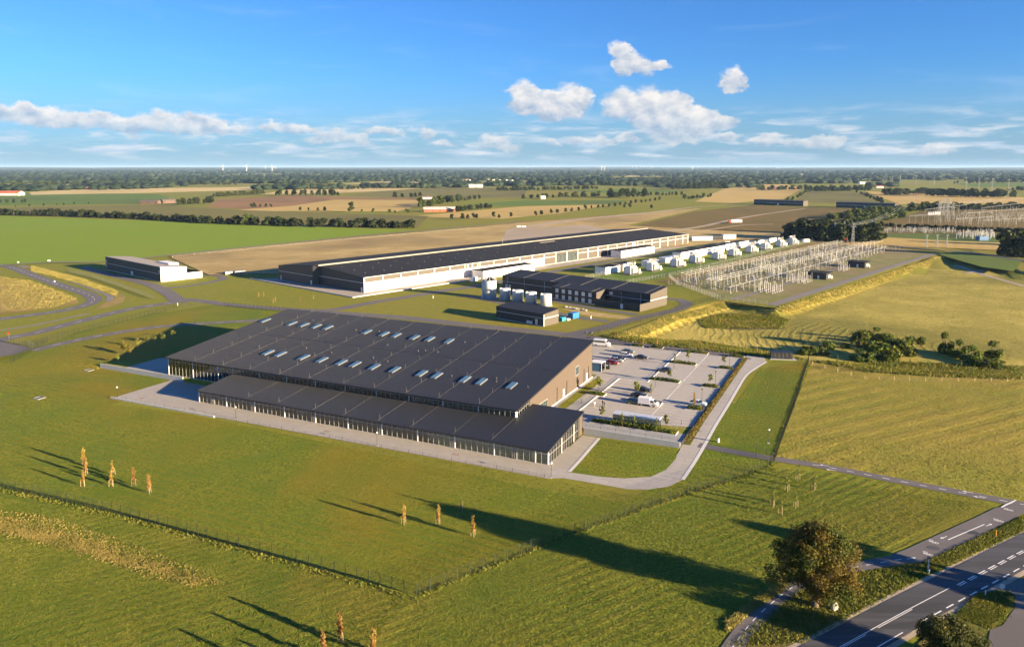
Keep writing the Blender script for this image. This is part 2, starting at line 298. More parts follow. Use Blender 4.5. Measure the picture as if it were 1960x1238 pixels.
orange_leaf = leafmat('orange_leaves', (.32, .165, .045), (.28, .21, .05), .2, 1.); yel_leaf = leafmat('yellow_leaves', (.22, .18, .03), (.12, .14, .022), .2, 1.); young_leaf = leafmat('young_leaves', (.12, .155, .03), (.18, .19, .04), .2, 1.)
hedge_leaf = leafmat('hedge_leaves', (.080, .115, .012), (.14, .15, .02), .1, .8); tuft_m = leafmat('dry_tufts', (.34, .28, .08), (.20, .19, .04), .05, .15); tuftg_m = leafmat('green_tufts', (.11, .135, .012), (.20, .19, .03), .05, .12)
forest_m = leafmat('forest_canopy', (.013, .026, .012), (.028, .044, .017), 0., .004)
# ------------------------------------------------------------------ object helpers
def link(o, parent=None):
    COL.objects.link(o)
    if parent is not None: o.parent = parent
    return o
def tag(o, label=None, cat=None, group=None, kind=None):
    if label: o['label'] = label
    if cat: o['category'] = cat
    if group: o['group'] = group
    if kind: o['kind'] = kind
    return o
def thing(name, loc, rz=0., label=None, cat=None, group=None):
    o = bpy.data.objects.new(name, None); o.location = loc; o.rotation_euler = (0, 0, rz); o.empty_display_size = .5
    return tag(link(o), label, cat, group)
class MB:
    def __init__(s): s.v = []; s.f = []; s.sm = False
    def add(s, vs, fs): n = len(s.v); s.v += [tuple(p) for p in vs]; s.f += [tuple(i + n for i in q) for q in fs]; return s
    def box(s, c, d, rz=0):
        x, y, z = d[0]/2, d[1]/2, d[2]/2; ca, sa = cos(rz), sin(rz)
        vs = [(c[0] + a*x*ca - b*y*sa, c[1] + a*x*sa + b*y*ca, c[2] + e*z) for e in (-1, 1) for a, b in ((-1, -1), (1, -1), (1, 1), (-1, 1))]
        return s.add(vs, [(3, 2, 1, 0), (4, 5, 6, 7), (0, 1, 5, 4), (1, 2, 6, 5), (2, 3, 7, 6), (3, 0, 4, 7)])
    def hexa(s, bot, top):
        n = len(bot); return s.add(list(bot) + list(top), [tuple(range(n - 1, -1, -1)), tuple(range(n, 2*n))] + [(i, (i + 1) % n, n + (i + 1) % n, n + i) for i in range(n)])
    def prism(s, pts, z0, z1): return s.hexa([(p[0], p[1], z0) for p in pts], [(p[0], p[1], z1) for p in pts])
    def tube(s, a, b, r0, r1=None, n=8):
        r1 = r0 if r1 is None else r1; a = np.array(a, float); b = np.array(b, float); d = b - a; d /= (np.linalg.norm(d) + 1e-9)
        t = np.array((0, 0, 1.)) if abs(d[2]) < .9 else np.array((1., 0, 0)); e = np.cross(d, t); e /= np.linalg.norm(e); g = np.cross(d, e)
        R = [(cos(2*pi*i/n), sin(2*pi*i/n)) for i in range(n)]
        return s.hexa([tuple(a + r0*(x*e + y*g)) for x, y in R][::-1], [tuple(b + r1*(x*e + y*g)) for x, y in R][::-1])
    def lathe(s, prof, n=16, c=(0, 0, 0)):
        vs = [(c[0] + r*cos(2*pi*i/n), c[1] + r*sin(2*pi*i/n), c[2] + z) for r, z in prof for i in range(n)]
        fs = [(k*n + i, k*n + (i + 1) % n, (k + 1)*n + (i + 1) % n, (k + 1)*n + i) for k in range(len(prof) - 1) for i in range(n)]
        fs += [tuple(range(n - 1, -1, -1)), tuple((len(prof) - 1)*n + i for i in range(n))]
        return s.add(vs, fs)
    def mesh(s, name, mat, smooth=False):
        me = bpy.data.meshes.new(name); me.from_pydata(s.v, [], s.f); me.materials.append(mat)
        if smooth: me.shade_smooth()
        me.update(); return me
    def build(s, name, mat, parent=None, loc=(0, 0, 0), rz=0, smooth=False):
        o = bpy.data.objects.new(name, s.mesh(name, mat, smooth)); o.location = loc; o.rotation_euler = (0, 0, rz)
        return link(o, parent)
UNIT = {}
def ubox(name, mat, parent, c, d, rz=0):
    """one block that shares a unit mesh with every other block of its material"""
    if mat.name not in UNIT: UNIT[mat.name] = MB().box((0, 0, 0), (1, 1, 1)).mesh('block_' + mat.name, mat)
    o = bpy.data.objects.new(name, UNIT[mat.name]); o.location = c; o.scale = d; o.rotation_euler = (0, 0, rz)
    return link(o, parent)
def inst(name, me, parent=None, loc=(0, 0, 0), rz=0, sc=1.):
    o = bpy.data.objects.new(name, me); o.location = loc; o.rotation_euler = (0, 0, rz); o.scale = (sc,)*3 if isinstance(sc, (int, float)) else sc
    return link(o, parent)
def copy_tree(o, loc=None, rz=None, label=None, group=None, parent=None):
    c = o.copy(); COL.objects.link(c)
    if parent is not None: c.parent = parent
    if loc is not None: c.location = loc
    if rz is not None: c.rotation_euler = (0, 0, rz)
    if label: c['label'] = label
    if group: c['group'] = group
    for ch in o.children: copy_tree(ch, parent=c)
    return c
def npmesh(name, V, F, mat, parent=None, kind=None):
    me = bpy.data.meshes.new(name); nv, nf, k = len(V), len(F), F.shape[1]
    me.vertices.add(nv); me.vertices.foreach_set('co', np.ascontiguousarray(V, dtype=np.float32).ravel())
    me.loops.add(nf*k); me.loops.foreach_set('vertex_index', np.ascontiguousarray(F, dtype=np.int32).ravel())
    me.polygons.add(nf); me.polygons.foreach_set('loop_start', np.arange(0, nf*k, k, dtype=np.int32))
    me.update(calc_edges=True); me.materials.append(mat)
    return me
def structure(o): o['kind'] = 'structure'; return o
def conform(o, step=5., dz=.03):
    """cut a sheet along a grid and drape it on the terrain"""
    bm = bmesh.new(); bm.from_mesh(o.data)
    xs = [v.co.x for v in bm.verts]; ys = [v.co.y for v in bm.verts]
    for ax, (lo, hi) in enumerate(((min(xs), max(xs)), (min(ys), max(ys)))):
        k = math.ceil(lo/step)*step
        while k < hi:
            p = [0, 0, 0]; p[ax] = k; nrm = [0, 0, 0]; nrm[ax] = 1
            bmesh.ops.bisect_plane(bm, geom=bm.verts[:] + bm.edges[:] + bm.faces[:], plane_co=p, plane_no=nrm); k += step
    for v in bm.verts: v.co.z = terr(v.co.x, v.co.y) + dz
    bm.to_mesh(o.data); bm.free(); return o
def sheet(name, pts, mat, z=.02, drape=False, label=None, step=5.):
    if drape: pts = [(p[0], p[1], 0) for p in pts]
    me = bpy.data.meshes.new(name); me.from_pydata([(p[0], p[1], 0 if drape else z) for p in pts], [], [tuple(range(len(pts)))]); me.materials.append(mat)
    bm = bmesh.new(); bm.from_mesh(me); bmesh.ops.recalc_face_normals(bm, faces=bm.faces)
    if bm.faces[0].normal.z < 0: bmesh.ops.reverse_faces(bm, faces=bm.faces)
    bm.to_mesh(me); bm.free()
    o = link(bpy.data.objects.new(name, me))
    if drape: conform(o, step, z)
    structure(o)
    if label: o['label'] = label
    return o
def spline(pts, n=8):
    P = [np.array(p[:2], float) for p in pts]; P = [2*P[0] - P[1]] + P + [2*P[-1] - P[-2]]; out = []
    for i in range(1, len(P) - 2):
        for k in range(n):
            t = k/n; out.append(.5*((2*P[i]) + (P[i+1] - P[i-1])*t + (2*P[i-1] - 5*P[i] + 4*P[i+1] - P[i+2])*t*t + (3*P[i] - P[i-1] - 3*P[i+1] + P[i+2])*t**3))
    out.append(P[-2]); return out
def ribbon(name, pts, width, mat, dz=.05, off=0., n=8, parent=None, smooth=True):
    S = spline(pts, n) if smooth else [np.array(p[:2], float) for p in pts]; vs = []; fs = []
    for i, p in enumerate(S):
        d = S[min(i + 1, len(S) - 1)] - S[max(i - 1, 0)]; d /= np.linalg.norm(d) + 1e-9; nr = np.array((-d[1], d[0]))
        w = width[0] + (width[1] - width[0])*i/(len(S) - 1) if isinstance(width, tuple) else width
        for e in (-.5, .5): q = p + nr*(off + e*w); vs.append((q[0], q[1], terr(q[0], q[1]) + dz))
    for i in range(len(S) - 1): fs.append((2*i, 2*i + 2, 2*i + 3, 2*i + 1))
    me = bpy.data.meshes.new(name); me.from_pydata(vs, [], [f[::-1] for f in fs]); me.materials.append(mat)
    bm = bmesh.new(); bm.from_mesh(me)
    for f in bm.faces:
        if f.normal.z < 0: f.normal_flip()
    bm.to_mesh(me); bm.free()
    o = link(bpy.data.objects.new(name, me), parent)
    if parent is None: structure(o)
    return o
def dashes(pts, off, dash, gap, w, parent, dz=.062, name='lane_marking', t0=0., t1=1e9):
    S = spline(pts, 16); acc = [0.]
    for i in range(1, len(S)): acc.append(acc[-1] + np.linalg.norm(S[i] - S[i-1]))
    def at(t):
        i = int(np.searchsorted(acc, t)); i = max(1, min(len(S) - 1, i)); a = (t - acc[i-1])/(acc[i] - acc[i-1] + 1e-9); d = S[i] - S[i-1]; d = d/(np.linalg.norm(d) + 1e-9)
        return S[i-1] + (S[i] - S[i-1])*a + np.array((-d[1], d[0]))*off, d
    t = t0; mb = None; k = 0
    while t + dash < min(acc[-1], t1):
        n = max(1, int(dash/6)); mb = MB()
        for j in range(n):
            (a, d0), (b, d1) = at(t + dash*j/n), at(t + dash*(j + 1)/n); q = []
            for p, d, e in ((a, d0, -1), (b, d1, -1), (b, d1, 1), (a, d0, 1)): r = p + np.array((-d[1], d[0]))*e*w/2; q.append((r[0], r[1], terr(r[0], r[1]) + dz))
            mb.add(q, [(0, 1, 2, 3)])
        mb.build(name, paint_m, parent); k += 1; t += dash + gap
# ================================================================== THE SETTING
def ticks(lo, hi, step, extra, far):
    t = list(np.arange(lo, hi + .1, step)) + extra
    s = step; a, b = lo, hi
    while b < far: s *= 1.45; b += s; a -= s; t += [a, b]
    return sorted(set(round(q, 3) for q in t))
U = ticks(-260, 330, 4, [-170., -14.02, -13.98, .6, 2., 25.48, 25.52], 45000); V = ticks(-120, 330, 4, [12.88, 12.92, 22.48, 22.52], 45000)
gv = [A.w(u, v) for v in V for u in U]; gv = [(x, y, terr_uv(*uv) + basin(x, y)) for (x, y, z), uv in zip(gv, [(u, v) for v in V for u in U])]; nu = len(U)
gf = np.array([(j*nu + i, j*nu + i + 1, (j + 1)*nu + i + 1, (j + 1)*nu + i) for j in range(len(V) - 1) for i in range(nu - 1)])
ground = link(bpy.data.objects.new('ground', npmesh('ground', np.array(gv), gf, pasture_m))); structure(ground)
def polyG(pts, t=False): return [(GT if t else G)(*p) for p in pts]
# lawns and near grassland
sheet('lawn', polyG([(-150,935),(0,935),(400,1030),(800,1140),(1100,1018),(1300,945),(1478,893),(1520,870),(1480,800),(1400,770),(1300,900),(1200,960),(1052,940),(600,842),(350,790),(217,775),(170,740),(180,700),(235,640),(420,628),(480,612),(540,595),(400,584),(300,600),(150,635),(60,672),(-150,700)], True), lawn_m, .02, True, step=4.)
sheet('lawn', polyG([(60,668),(150,636),(300,598),(420,588),(560,598),(500,625),(340,690),(185,700),(170,760),(0,730),(0,690)], True), lawn_m, .012, True)
sheet('lawn', [A.w(*p) for p in ((-200, -20), (-130, -20), (-131.4, 12.6), (-172, 12.6), (-200, 10))], lawn_m, .026, True, step=4.)
sheet('grass_field', polyG([(-200,925),(0,936),(400,1034),(800,1144),(1100,1022),(1478,896),(1600,905),(1870,955),(1900,968),(1800,1020),(1640,1080),(1500,1130),(1420,1210),(1380,1290),(1000,1400),(300,1400),(-300,1400)], True),
      grass('field_grass', (.042, .084, .007), (.212, .226, .022), (.080, .138, .010), 1.5, .06, .016, (34, 2.2, .32), .36, (.215, .155, .022)), .016, True)
sheet('lawn', polyG([(1340,880),(1410,770),(1455,705),(1560,690),(1550,694),(1480,886),(1345,862)], True), lawn_m, .024, True, step=4.)
def uvz(pts, z): return [A.loc(*G(px, py, z)[:2]) for px, py in pts]
oval = [(max(u, .8), min(v, 22.3)) for u, v in uvz([(1150,838),(1304,851),(1294,877),(1275,898),(1246,911),(1196,914.5),(1147,911),(1089,902.5)], -1.25)]
sheet('oval_lawn', [A.w(*p) for p in oval], lawn_m, .07, True, step=3.)
sheet('meadow', polyG([(1553,692),(1650,710),(1800,722),(1960,724),(2150,724),(2150,1000),(1960,962),(1858,944),(1710,916),(1577,890),(1484,876)], True), meadow_m, .03, True)
sheet('mown_field', [(*p, 0) for p in BASIN], mown_m, .03, True, step=4.)
sheet('wetland', polyG([(1335,612),(1390,598),(1480,602),(1510,612),(1500,630),(1420,632),(1350,628)], True), wet_m, .06, True)
sheet('weedy_verge', polyG([(1556,692),(1700,690),(1860,700),(1960,700),(2100,700),(2100,730),(1960,727),(1800,722),(1660,712)], True), rough_m, .06, True, step=4.)
sheet('weedy_verge', polyG([(1150,643),(1180,636),(1330,652),(1470,672),(1550,690),(1462,684),(1330,669),(1200,654)], True), rough_m, .06, True, step=4.)
bank_m = grass('bank_grass', (.27, .205, .030), (.36, .27, .05), (.22, .185, .03), .8, .12, .03, None, .5, (.30, .20, .045))
for pts in (((1168,646),(1200,634),(1262,612),(1330,588),(1386,575)), ((1386,575),(1483,591)), ((1483,591),(1560,566),(1640,540),(1788,493))):
    P = [np.array(G(*p)[:2]) for p in pts]; Q = []
    for i, p in enumerate(P):
        d = P[min(i + 1, len(P) - 1)] - P[max(0, i - 1)]; d /= np.linalg.norm(d); Q.append(p + np.array((d[1], -d[0]))*10.)
    sheet('grass_bank', [(*p, 0) for p in P] + [(*q, 0) for q in Q[::-1]], bank_m, .09, True, step=2.5)
sheet('rough_meadow', polyG([(0,530),(60,538),(110,556),(148,570),(150,580),(100,590),(0,602),(-60,606),(-60,525)]), dry_m, .03)
sheet('rough_bank', polyG([(60,512),(150,535),(215,556),(240,568),(235,580),(200,590),(180,592),(200,580),(222,570),(205,556),(130,533),(50,513)]), dry_m, .03)
# wide farmland
FIELDS = [('green_field', green_m, [(-500,408),(0,413),(300,423),(520,431),(700,438),(800,439),(640,455),(520,468),(330,487),(200,501),(0,506),(-500,520)]),
 ('green_field', green2_m, [(-300,370),(0,369),(300,372),(335,380),(290,390),(0,393),(-300,398)]), ('stubble_field', pale_m, [(55,368),(160,362),(560,357),(640,359),(300,369),(60,373)]),
 ('stubble_field', pale_m, [(500,372),(560,362),(620,361),(840,358),(760,364),(640,370)]),
 ('ploughed_field', brown_m, [(395,396),(420,382),(560,374),(700,378),(840,380.5),(838,383),(640,382),(560,394),(470,401)]), ('stubble_field', stubble_m, [(430,404),(560,394),(640,382.5),(806,383),(800,395),(760,405),(600,404.5)]),
 ('stubble_field', stubble_m, [(800,413),(1000,395),(1170,391.5),(1070,409),(960,419),(830,416)]), ('green_field', green2_m, [(870,393),(1000,384),(1205,383.5),(1180,390.5),(990,394.5)]),
 ('olive_field', olive_m, [(660,374),(760,364),(900,358),(1010,363),(1000,378),(850,380)]), ('ploughed_field', brown_m, [(700,358),(840,351),(960,353),(820,357)]),
 ('stubble_field', stubble_m, [(1330,386),(1385,362),(1440,353),(1505,353),(1535,362),(1500,381),(1400,389)]), ('olive_field', olive_m, [(1518,387),(1548,367),(1655,368),(1690,386),(1600,389)]),
 ('stubble_field', stubble_m, [(1655,366),(1780,372),(1960,378),(2100,380),(2100,396),(1960,393),(1800,389),(1720,391)]), ('moor_field', moor_m, [(1180,441),(1330,405),(1440,393),(1720,403),(1560,432),(1480,446),(1320,452)]),
 ('olive_field', olive_m, [(0,398),(300,392),(450,402),(820,414),(800,436),(520,430),(300,421),(0,411)]), ('green_field', green2_m, [(1080,366),(1210,362),(1330,366),(1200,371)]),
 ('stubble_field', pale_m, [(1250,352),(1400,347),(1480,349),(1330,354)]), ('stubble_field', pale_m, [(1560,344),(1720,341),(1760,343),(1600,347)]), ('stubble_field', stubble_m, [(1800,340),(1990,336),(1990,340),(1850,343)]),
 ('green_field', green2_m, [(1830,352),(1990,349),(1990,358),(1860,358)]), ('stubble_field', pale_m, [(650,352),(760,347),(900,348),(780,353)]), ('stubble_field', stubble_m, [(1700,329.6),(1900,328.6),(1900,330.6),(1720,331.2)]), ('stubble_field', pale_m, [(640,328.3),(760,327.6),(770,328.8),(650,329.4)]),
 ('stubble_field', stubble_m, [(1400,331),(1560,330),(1580,332),(1420,333)]), ('green_field', green2_m, [(860,339),(1010,337),(1040,339.5),(900,341.5)]), ('stubble_field', pale_m, [(1180,336),(1290,335),(1300,337),(1190,338.5)]),
 ('bare_ground', sand_m, [(325,493),(520,470),(700,453),(900,436),(1010,425),(1250,406),(1345,399),(1200,432),(1330,440),(1560,448),(1560,462),(1330,470),(900,500),(600,505),(545,524),(400,527)]), ('gravel_lot', gravel_m, [(970,440),(1120,431),(1170,440),(1100,452),(960,462)]),
 ('stubble_field', stubble_m, [(1600,470),(1680,452),(1760,440),(1960,452),(2100,458),(2100,500),(1960,482),(1830,476)]), ('switchyard_ground', moor_m, [(1600,441),(1660,430),(1720,418),(1780,400),(1960,391),(2100,388),(2100,454),(1960,451),(1800,447),(1650,449)]), ('switchyard_grass', green2_m, [(1650,449),(1800,447),(1930,451),(1930,466),(1820,462),(1700,455)]), ('green_verge', green2_m, [(1795,488),(1830,482),(1960,497),(1940,520),(1880,512)])]
for i, (nm, m, pts) in enumerate(FIELDS): sheet(nm, polyG(pts), m, .03 + .012*i)
ribbon('dry_grass_bank', polyG([(330,492),(520,471),(700,454),(860,440),(1000,426),(1180,412)]), 9, dry_m, .5)
ribbon('gravel_track', polyG([(985,439),(1110,421),(1240,408),(1335,397),(1445,391)]), (14, 6), gravel_m, .55); ribbon('gravel_track', polyG([(1280,444),(1345,434),(1390,424),(1455,412),(1540,400)]), (10, 5), gravel_m, .55)
ribbon('gravel_track', polyG([(1300,448),(1360,440),(1420,432),(1480,430)]), 5, gravel_m, .53); ribbon('field_road', polyG([(0,509),(100,503),(200,502),(330,489),(520,469),(700,452),(860,437),(1000,424)]), 4, lgrey_m, .56)
# site roads (surfaces sit 4 cm proud of the grass, kerbs where the photo shows them)
R1 = polyG([(-30,498),(24,512),(53,523),(93,537.7),(127,549.6),(154,557.6),(172,565),(181,573),(170,581.5),(143,589.4),(106,596),(53,602.7),(-40,614)])
r1 = ribbon('curved_road', R1, 7.2, lane_m, .06); dashes(R1, 0, 4, 5, .22, r1, .075)
for s in (-1, 1): dashes(R1, s*3.3, 300, 1, .15, r1, .075, t1=301)
ribbon('cycle_path', polyG([(40,508),(106,527),(159,545.6),(186,556),(204,563),(211,570),(206,577)]), 3.2, lgrey_m, .06)
ribbon('cycle_path', polyG([(-40,636),(60,622),(120,610),(170,600)]), 2.4, lgrey_m, .06)
R2 = polyG([(-30,655),(20,644),(66,636),(119,622.6),(170,610.6),(212,600),(255,590.7),(297,584),(335,579)])
r2 = ribbon('access_road', R2, 7.0, lane_m, .066); dashes(R2, 0, 4, 6, .22, r2, .082); dashes(R2, 3.2, 165, 1, .3, r2, .082, t1=166); dashes(R2, -3.2, 60, 1, .25, r2, .082, t0=105)
R3 = polyG([(345,580),(325,563),(292,546.5),(252,535.5),(212,526),(180,518),(160,512)]); ribbon('access_road', R3, 7.5, lane_m, .07)
ribbon('service_road', polyG([(312,552),(371,546),(414,537.7),(428,533),(414,527.5),(380,527)]), 5, lane_m, .064)
ribbon('site_road', polyG([(320,573),(345,573),(385,576),(435,583),(520,590),(590,594),(631,593.5),(664,588.5),(711,579.5),(782,568),(852,556),(911,548),(1000,530)]), 6.6, lane_m, .072)
ribbon('site_road', polyG([(560,594),(760,607),(900,622),(1020,634),(1090,641),(1135,648),(1220,660),(1316,670),(1440,684)]), 7., lane_m, .068)
ribbon('site_road', polyG([(1092,640),(1128,633),(1162,625.5),(1192,616),(1232,606.7),(1267,599.7),(1300,591),(1314,583),(1308,576),(1292,573),(1260,572)]), 6., lane_m, .076)
ribbon('service_road', polyG([(880,565),(920,571),(957,579),(1010,588),(1072,601),(1115,609),(1165,615)]), 5., lane_m, .062); ribbon('service_road', polyG([(1050,574),(1115,586),(1160,594),(1220,602)]), 5., lane_m, .058)
sheet('bare_ground', polyG([(1072,590),(1110,594),(1190,604),(1215,608),(1190,611),(1120,604)]), sand_m, .05)
R5 = polyG([(60,668),(133,653),(199,641),(265,630.5),(318,624),(398,618.6),(500,613)]); r5 = ribbon('gate_road', R5, 5.5, lane_m, .06); dashes(R5, 0, 3, 5, .2, r5, .075)
sheet('entrance_apron', polyG([(-120,640),(0,653),(62,667),(30,678),(0,683),(-120,700)]), lane_m, .055)
# foreground road and cycle paths
def mid(a, b): return tuple((p + q)/2 for p, q in zip(a, b))
RM = polyG([(1300,1400),(1470,1313),(1612,1238),(1739.5,1168),(1895,1087),(1960,1053),(2080,993),(2250,915)], True)
verge = ribbon('gravel_shoulder', RM, 8.4, gravel_m, .05); rm = ribbon('main_road', RM, 6.7, road_m, .09)
dashes(RM, 2.75, 150, 1, .18, rm, .105, t1=151); dashes(RM, -2.75, 42, 1, .18, rm, .105, t1=43); dashes(RM, -2.75, 2., 1.4, .22, rm, .105, t0=47, t1=140)
dashes(RM, .14, 60, 1, .14, rm, .105, t1=61); dashes(RM, -.14, 9, 3, .12, rm, .105, t0=16, t1=60); dashes(RM, 0, 2.2, 1., .2, rm, .105, t0=62, t1=140); dashes(RM, -.36, 2.2, 1., .14, rm, .105, t0=62, t1=92)
sheet('side_road', polyG([(1960,1105),(2100,1040),(2200,1150),(2100,1300),(1900,1330),(1890,1240),(1895,1205),(1920,1196),(1945,1160),(1930,1130),(1900,1130)], True), lane_m, .07, True)
sheet('grass_island', polyG([(1750,1238),(1820,1180),(1872,1135),(1915,1128),(1945,1140),(1942,1162),(1920,1190),(1892,1205),(1880,1240),(1880,1300),(1700,1300)], True), rough_m, .10, True, step=3.)
sheet('road_verge', polyG([(1377,1250),(1440,1195),(1530,1122),(1640,1090),(1760,1076),(1800,1060),(1960,985),(2060,940),(2060,985),(1960,1020),(1780,1102),(1640,1178),(1545,1232),(1500,1260),(1500,1320),(1340,1320)], True), rough_m, .034, True, step=3.)
BP = polyG([(1370,1290),(1403,1238),(1436,1194),(1469.5,1161),(1517,1124),(1569,1103),(1636,1086),(1739,1068)], True); bp = ribbon('cycle_path', BP, 2.8, bike_m, .09); dashes(BP, 0, 1.4, 1.6, .16, bp, .105)
wp = sheet('wide_cycle_path', polyG([(1706,1062),(1735,1051),(1820,1012),(1905,972),(1960,962),(2060,940),(2060,965),(1960,982),(1905,1010),(1800,1062),(1770,1075),(1715,1080)], True), bike_m, .095, True, step=3.)
BP2 = polyG([(1338,852),(1400,864),(1484,878.5),(1577,893),(1710,918.7),(1858,946.5),(1960,966),(2100,992)], True); bp2 = ribbon('cycle_path', BP2, 2.7, bike_m, .085); dashes(BP2, 0, 1.4, 2.2, .16, bp2, .1, t0=26)
def mark(pts, parent, z=.112, name='lane_marking'):
    mb = MB()
    P = [GT(*p) for p in pts]; mb.add([(p[0], p[1], terr(p[0], p[1]) + z) for p in P], [tuple(range(len(P)))]); o = mb.build(name, paint_m, parent)
    if o.data.polygons[0].normal.z < 0: o.data.flip_normals()
mark([(1813.5,1033),(1815.5,1034),(1885,1004.5),(1883,1003.5)], wp)
for k in range(5): mark([(1915 + k*4.4, 971 - k*2), (1918 + k*4.4, 972 - k*2), (1928 + k*4.4, 966 - k*2), (1925 + k*4.4, 965 - k*2)], wp)
def bike_symbol(px, py, parent, rz, s=1.):
    c = GT(px, py); mb = MB(); z = terr(c[0], c[1]) + .113; ca, sa = cos(rz), sin(rz)
    def q(x, y): return (c[0] + s*(x*ca - y*sa), c[1] + s*(x*sa + y*ca), z)
    for ox in (-.55, .55):
        n = 12; R = [(cos(2*pi*i/n), sin(2*pi*i/n)) for i in range(n)]
        mb.add([q(ox + .38*x, .38*y) for x, y in R] + [q(ox + .26*x, .26*y) for x, y in R], [(i, (i + 1) % n, n + (i + 1) % n, n + i) for i in range(n)])
    for (x0, y0, x1, y1) in ((-.55, 0, -.2, .55), (-.2, .55, .4, .55), (.4, .55, .55, 0), (-.2, .55, .0, 0), (0, 0, .4, .55), (-.55, 0, 0, 0), (.4, .55, .35, .8), (-.3, .62, -.1, .62)):
        d = hypot(x1 - x0, y1 - y0); nx, ny = -(y1 - y0)/d*.06, (x1 - x0)/d*.06; mb.add([q(x0 - nx, y0 - ny), q(x1 - nx, y1 - ny), q(x1 + nx, y1 + ny), q(x0 + nx, y0 + ny)], [(0, 1, 2, 3)])
    mb.build('bicycle_symbol', paint_m, parent)
def arrow(px, py, parent, rz, s=1.):
    c = GT(px, py); z = terr(c[0], c[1]) + .114; ca, sa = cos(rz), sin(rz)
    P = [(-1.2, -.1), (.3, -.1), (.3, -.4), (1.2, 0), (.3, .4), (.3, .1), (-1.2, .1)]
    MB().add([(c[0] + s*(x*ca - y*sa), c[1] + s*(x*sa + y*ca), z) for x, y in P], [tuple(range(7))]).build('arrow_marking', paint_m, parent)
for p, r in (((1787,1037), 2.0), ((1776,1060), 2.0), ((1911,996), 2.0), ((1930,975), 2.0)): bike_symbol(*p, wp, r)
for p, r in (((1806,1029), 3.6), ((1893,1005), .5), ((1745,1069), .3)): arrow(*p, wp, r, .8)
for p in ((1577,891), (1590,900), (1852,942), (1873,952)): arrow(*p, bp2, 2.7, .9)
for p in ((1786,1049), (1862,1020)):
    c = GT(*p); mb = MB(); mb.add([(c[0] + 1.1*cos(t*pi/8), c[1] + .9*sin(t*pi/8), terr(c[0], c[1]) + .108) for t in range(16)], [tuple(range(16))]); mb.build('asphalt_patch', road_m, wp)
# paved areas round the front building
sheet('front_terrace', [A.w(*p) for p in ((-136, -8.6), (3.5, -7.2), (8.5, -4.2), (7.8, 4), (5.6, 21.8), (.7, 21.8), (.7, 12.8), (-130.5, 12.8), (-136.2, 12.8))], slab_m, .05, True)
sheet('upper_terrace', [A.w(*p) for p in ((-158.5, 13.2), (-131, 13.2), (-131, 13.5), (-138, 13.5), (-138, 45), (-142, 40), (-159, 27))], slab_m, .05)
park = sheet('parking_lot', [A.w(*p) for p in ((-13.5, 36), (-13.5, 73), (-40, 73.5), (-40, 113), (-14, 116.5), (25.4, 117.6), (25.4, 36), (.9, 30), (-6, 30))], park_m, .03)
sheet('walkway', [A.w(*p) for p in ((.9, 22.9), (25.2, 22.9), (25.2, 30), (9, 31), (-6, 33), (-9, 52), (-13.3, 52), (-13.3, 22.9))], bluepave_m, .045)
sheet('walkway', [A.w(*p) for p in ((-7.5, 33), (-5.7, 33), (-5.7, 72), (3.6, 72), (3.6, 118), (1.8, 118), (1.8, 75), (-7.5, 75))], bluepave_m, .05)
sheet('grass_strip', [A.w(*p) for p in ((-12.4, 37), (-9.5, 36), (-9.5, 68), (-12.4, 68))], lawn_m, .055)
cpath = polyG([(1309,843),(1428,683.5),(1430,677),(1462,682),(1467,692.7),(1447,704.8),(1428,719.3),(1411,746),(1394,775),(1362,828),(1343,862),(1307,918),(1280,931),(1240,937),(1200,936),(1150,927),(1060,912),(1046,902),(1072,897),(1093.6,902),(1147,911),(1195,914),(1244,911),(1273,898.7),(1292,877),(1304,851)], True)
cpath = [A.w(max(u, 25.62), v) if v > 22 and u < 27 else A.w(u, v) for u, v in (A.loc(p[0], p[1]) for p in cpath)]
sheet('concrete_lane', cpath, path_m, .06, True, step=3.)
sheet('hedge_bed', [A.w(*p) for p in ((25.7, 25), (27.4, 25), (27.4, 117), (25.7, 117))], rough_m, .075, True, step=4.)
for pts in ([(1307,918),(1343,862),(1362,828),(1394,775),(1411,746),(1428,719.3),(1447,704.8),(1467,692.7)], [(1090,903),(1112,879),(1130,858),(1147,839)]): ribbon('gravel_edge', polyG(pts, True) if pts[0][0] > 1200 else [G(*p, -1.4) for p in pts], .8, kerb_m, .09)
# kerbs and bay lines of the car park
def kerb(name, pts, h=.12, w=.25):
    mb = MB()
    for (u0, v0), (u1, v1) in zip(pts, pts[1:]):
        a, b = A.w(u0, v0), A.w(u1, v1); mb.box(((a[0] + b[0])/2, (a[1] + b[1])/2, h/2 + .02), (hypot(b[0] - a[0], b[1] - a[1]), w, h), atan2(b[1] - a[1], b[0] - a[0]))
    return structure(mb.build(name, kerb_m))
kerb('kerb', ((-5.6, 33), (-5.6, 71.8), (3.7, 71.8), (3.7, 117.5)))
for u0, u1, lo, hi in ((-5.2, -.2, 38, 72), (8.2, 13.4, 38, 116), (13.6, 18.6, 38, 116), (20.2, 25.2, 34, 116), (3.9, 8.2, 76, 116), (-13, -8, 80, 112)):
    k = lo
    while k < hi:
        c = A.w((u0 + u1)/2, k, .042); ubox('bay_line', paint_m, park, c, (u1 - u0, .11, .008), A.a); k += 2.5
for u, v0, v1 in ((13.5, 38, 116), (-5.2, 38, 72)): c = A.w(u, (v0 + v1)/2, .040); ubox('bay_line', paint_m, park, c, (.16, v1 - v0, .012), A.a)
for k in range(5): c = A.w(1 + k*2.6, 33.2 + k*.1, .042); ubox('bay_line', paint_m, park, c, (.11, 4.6, .008), A.a)
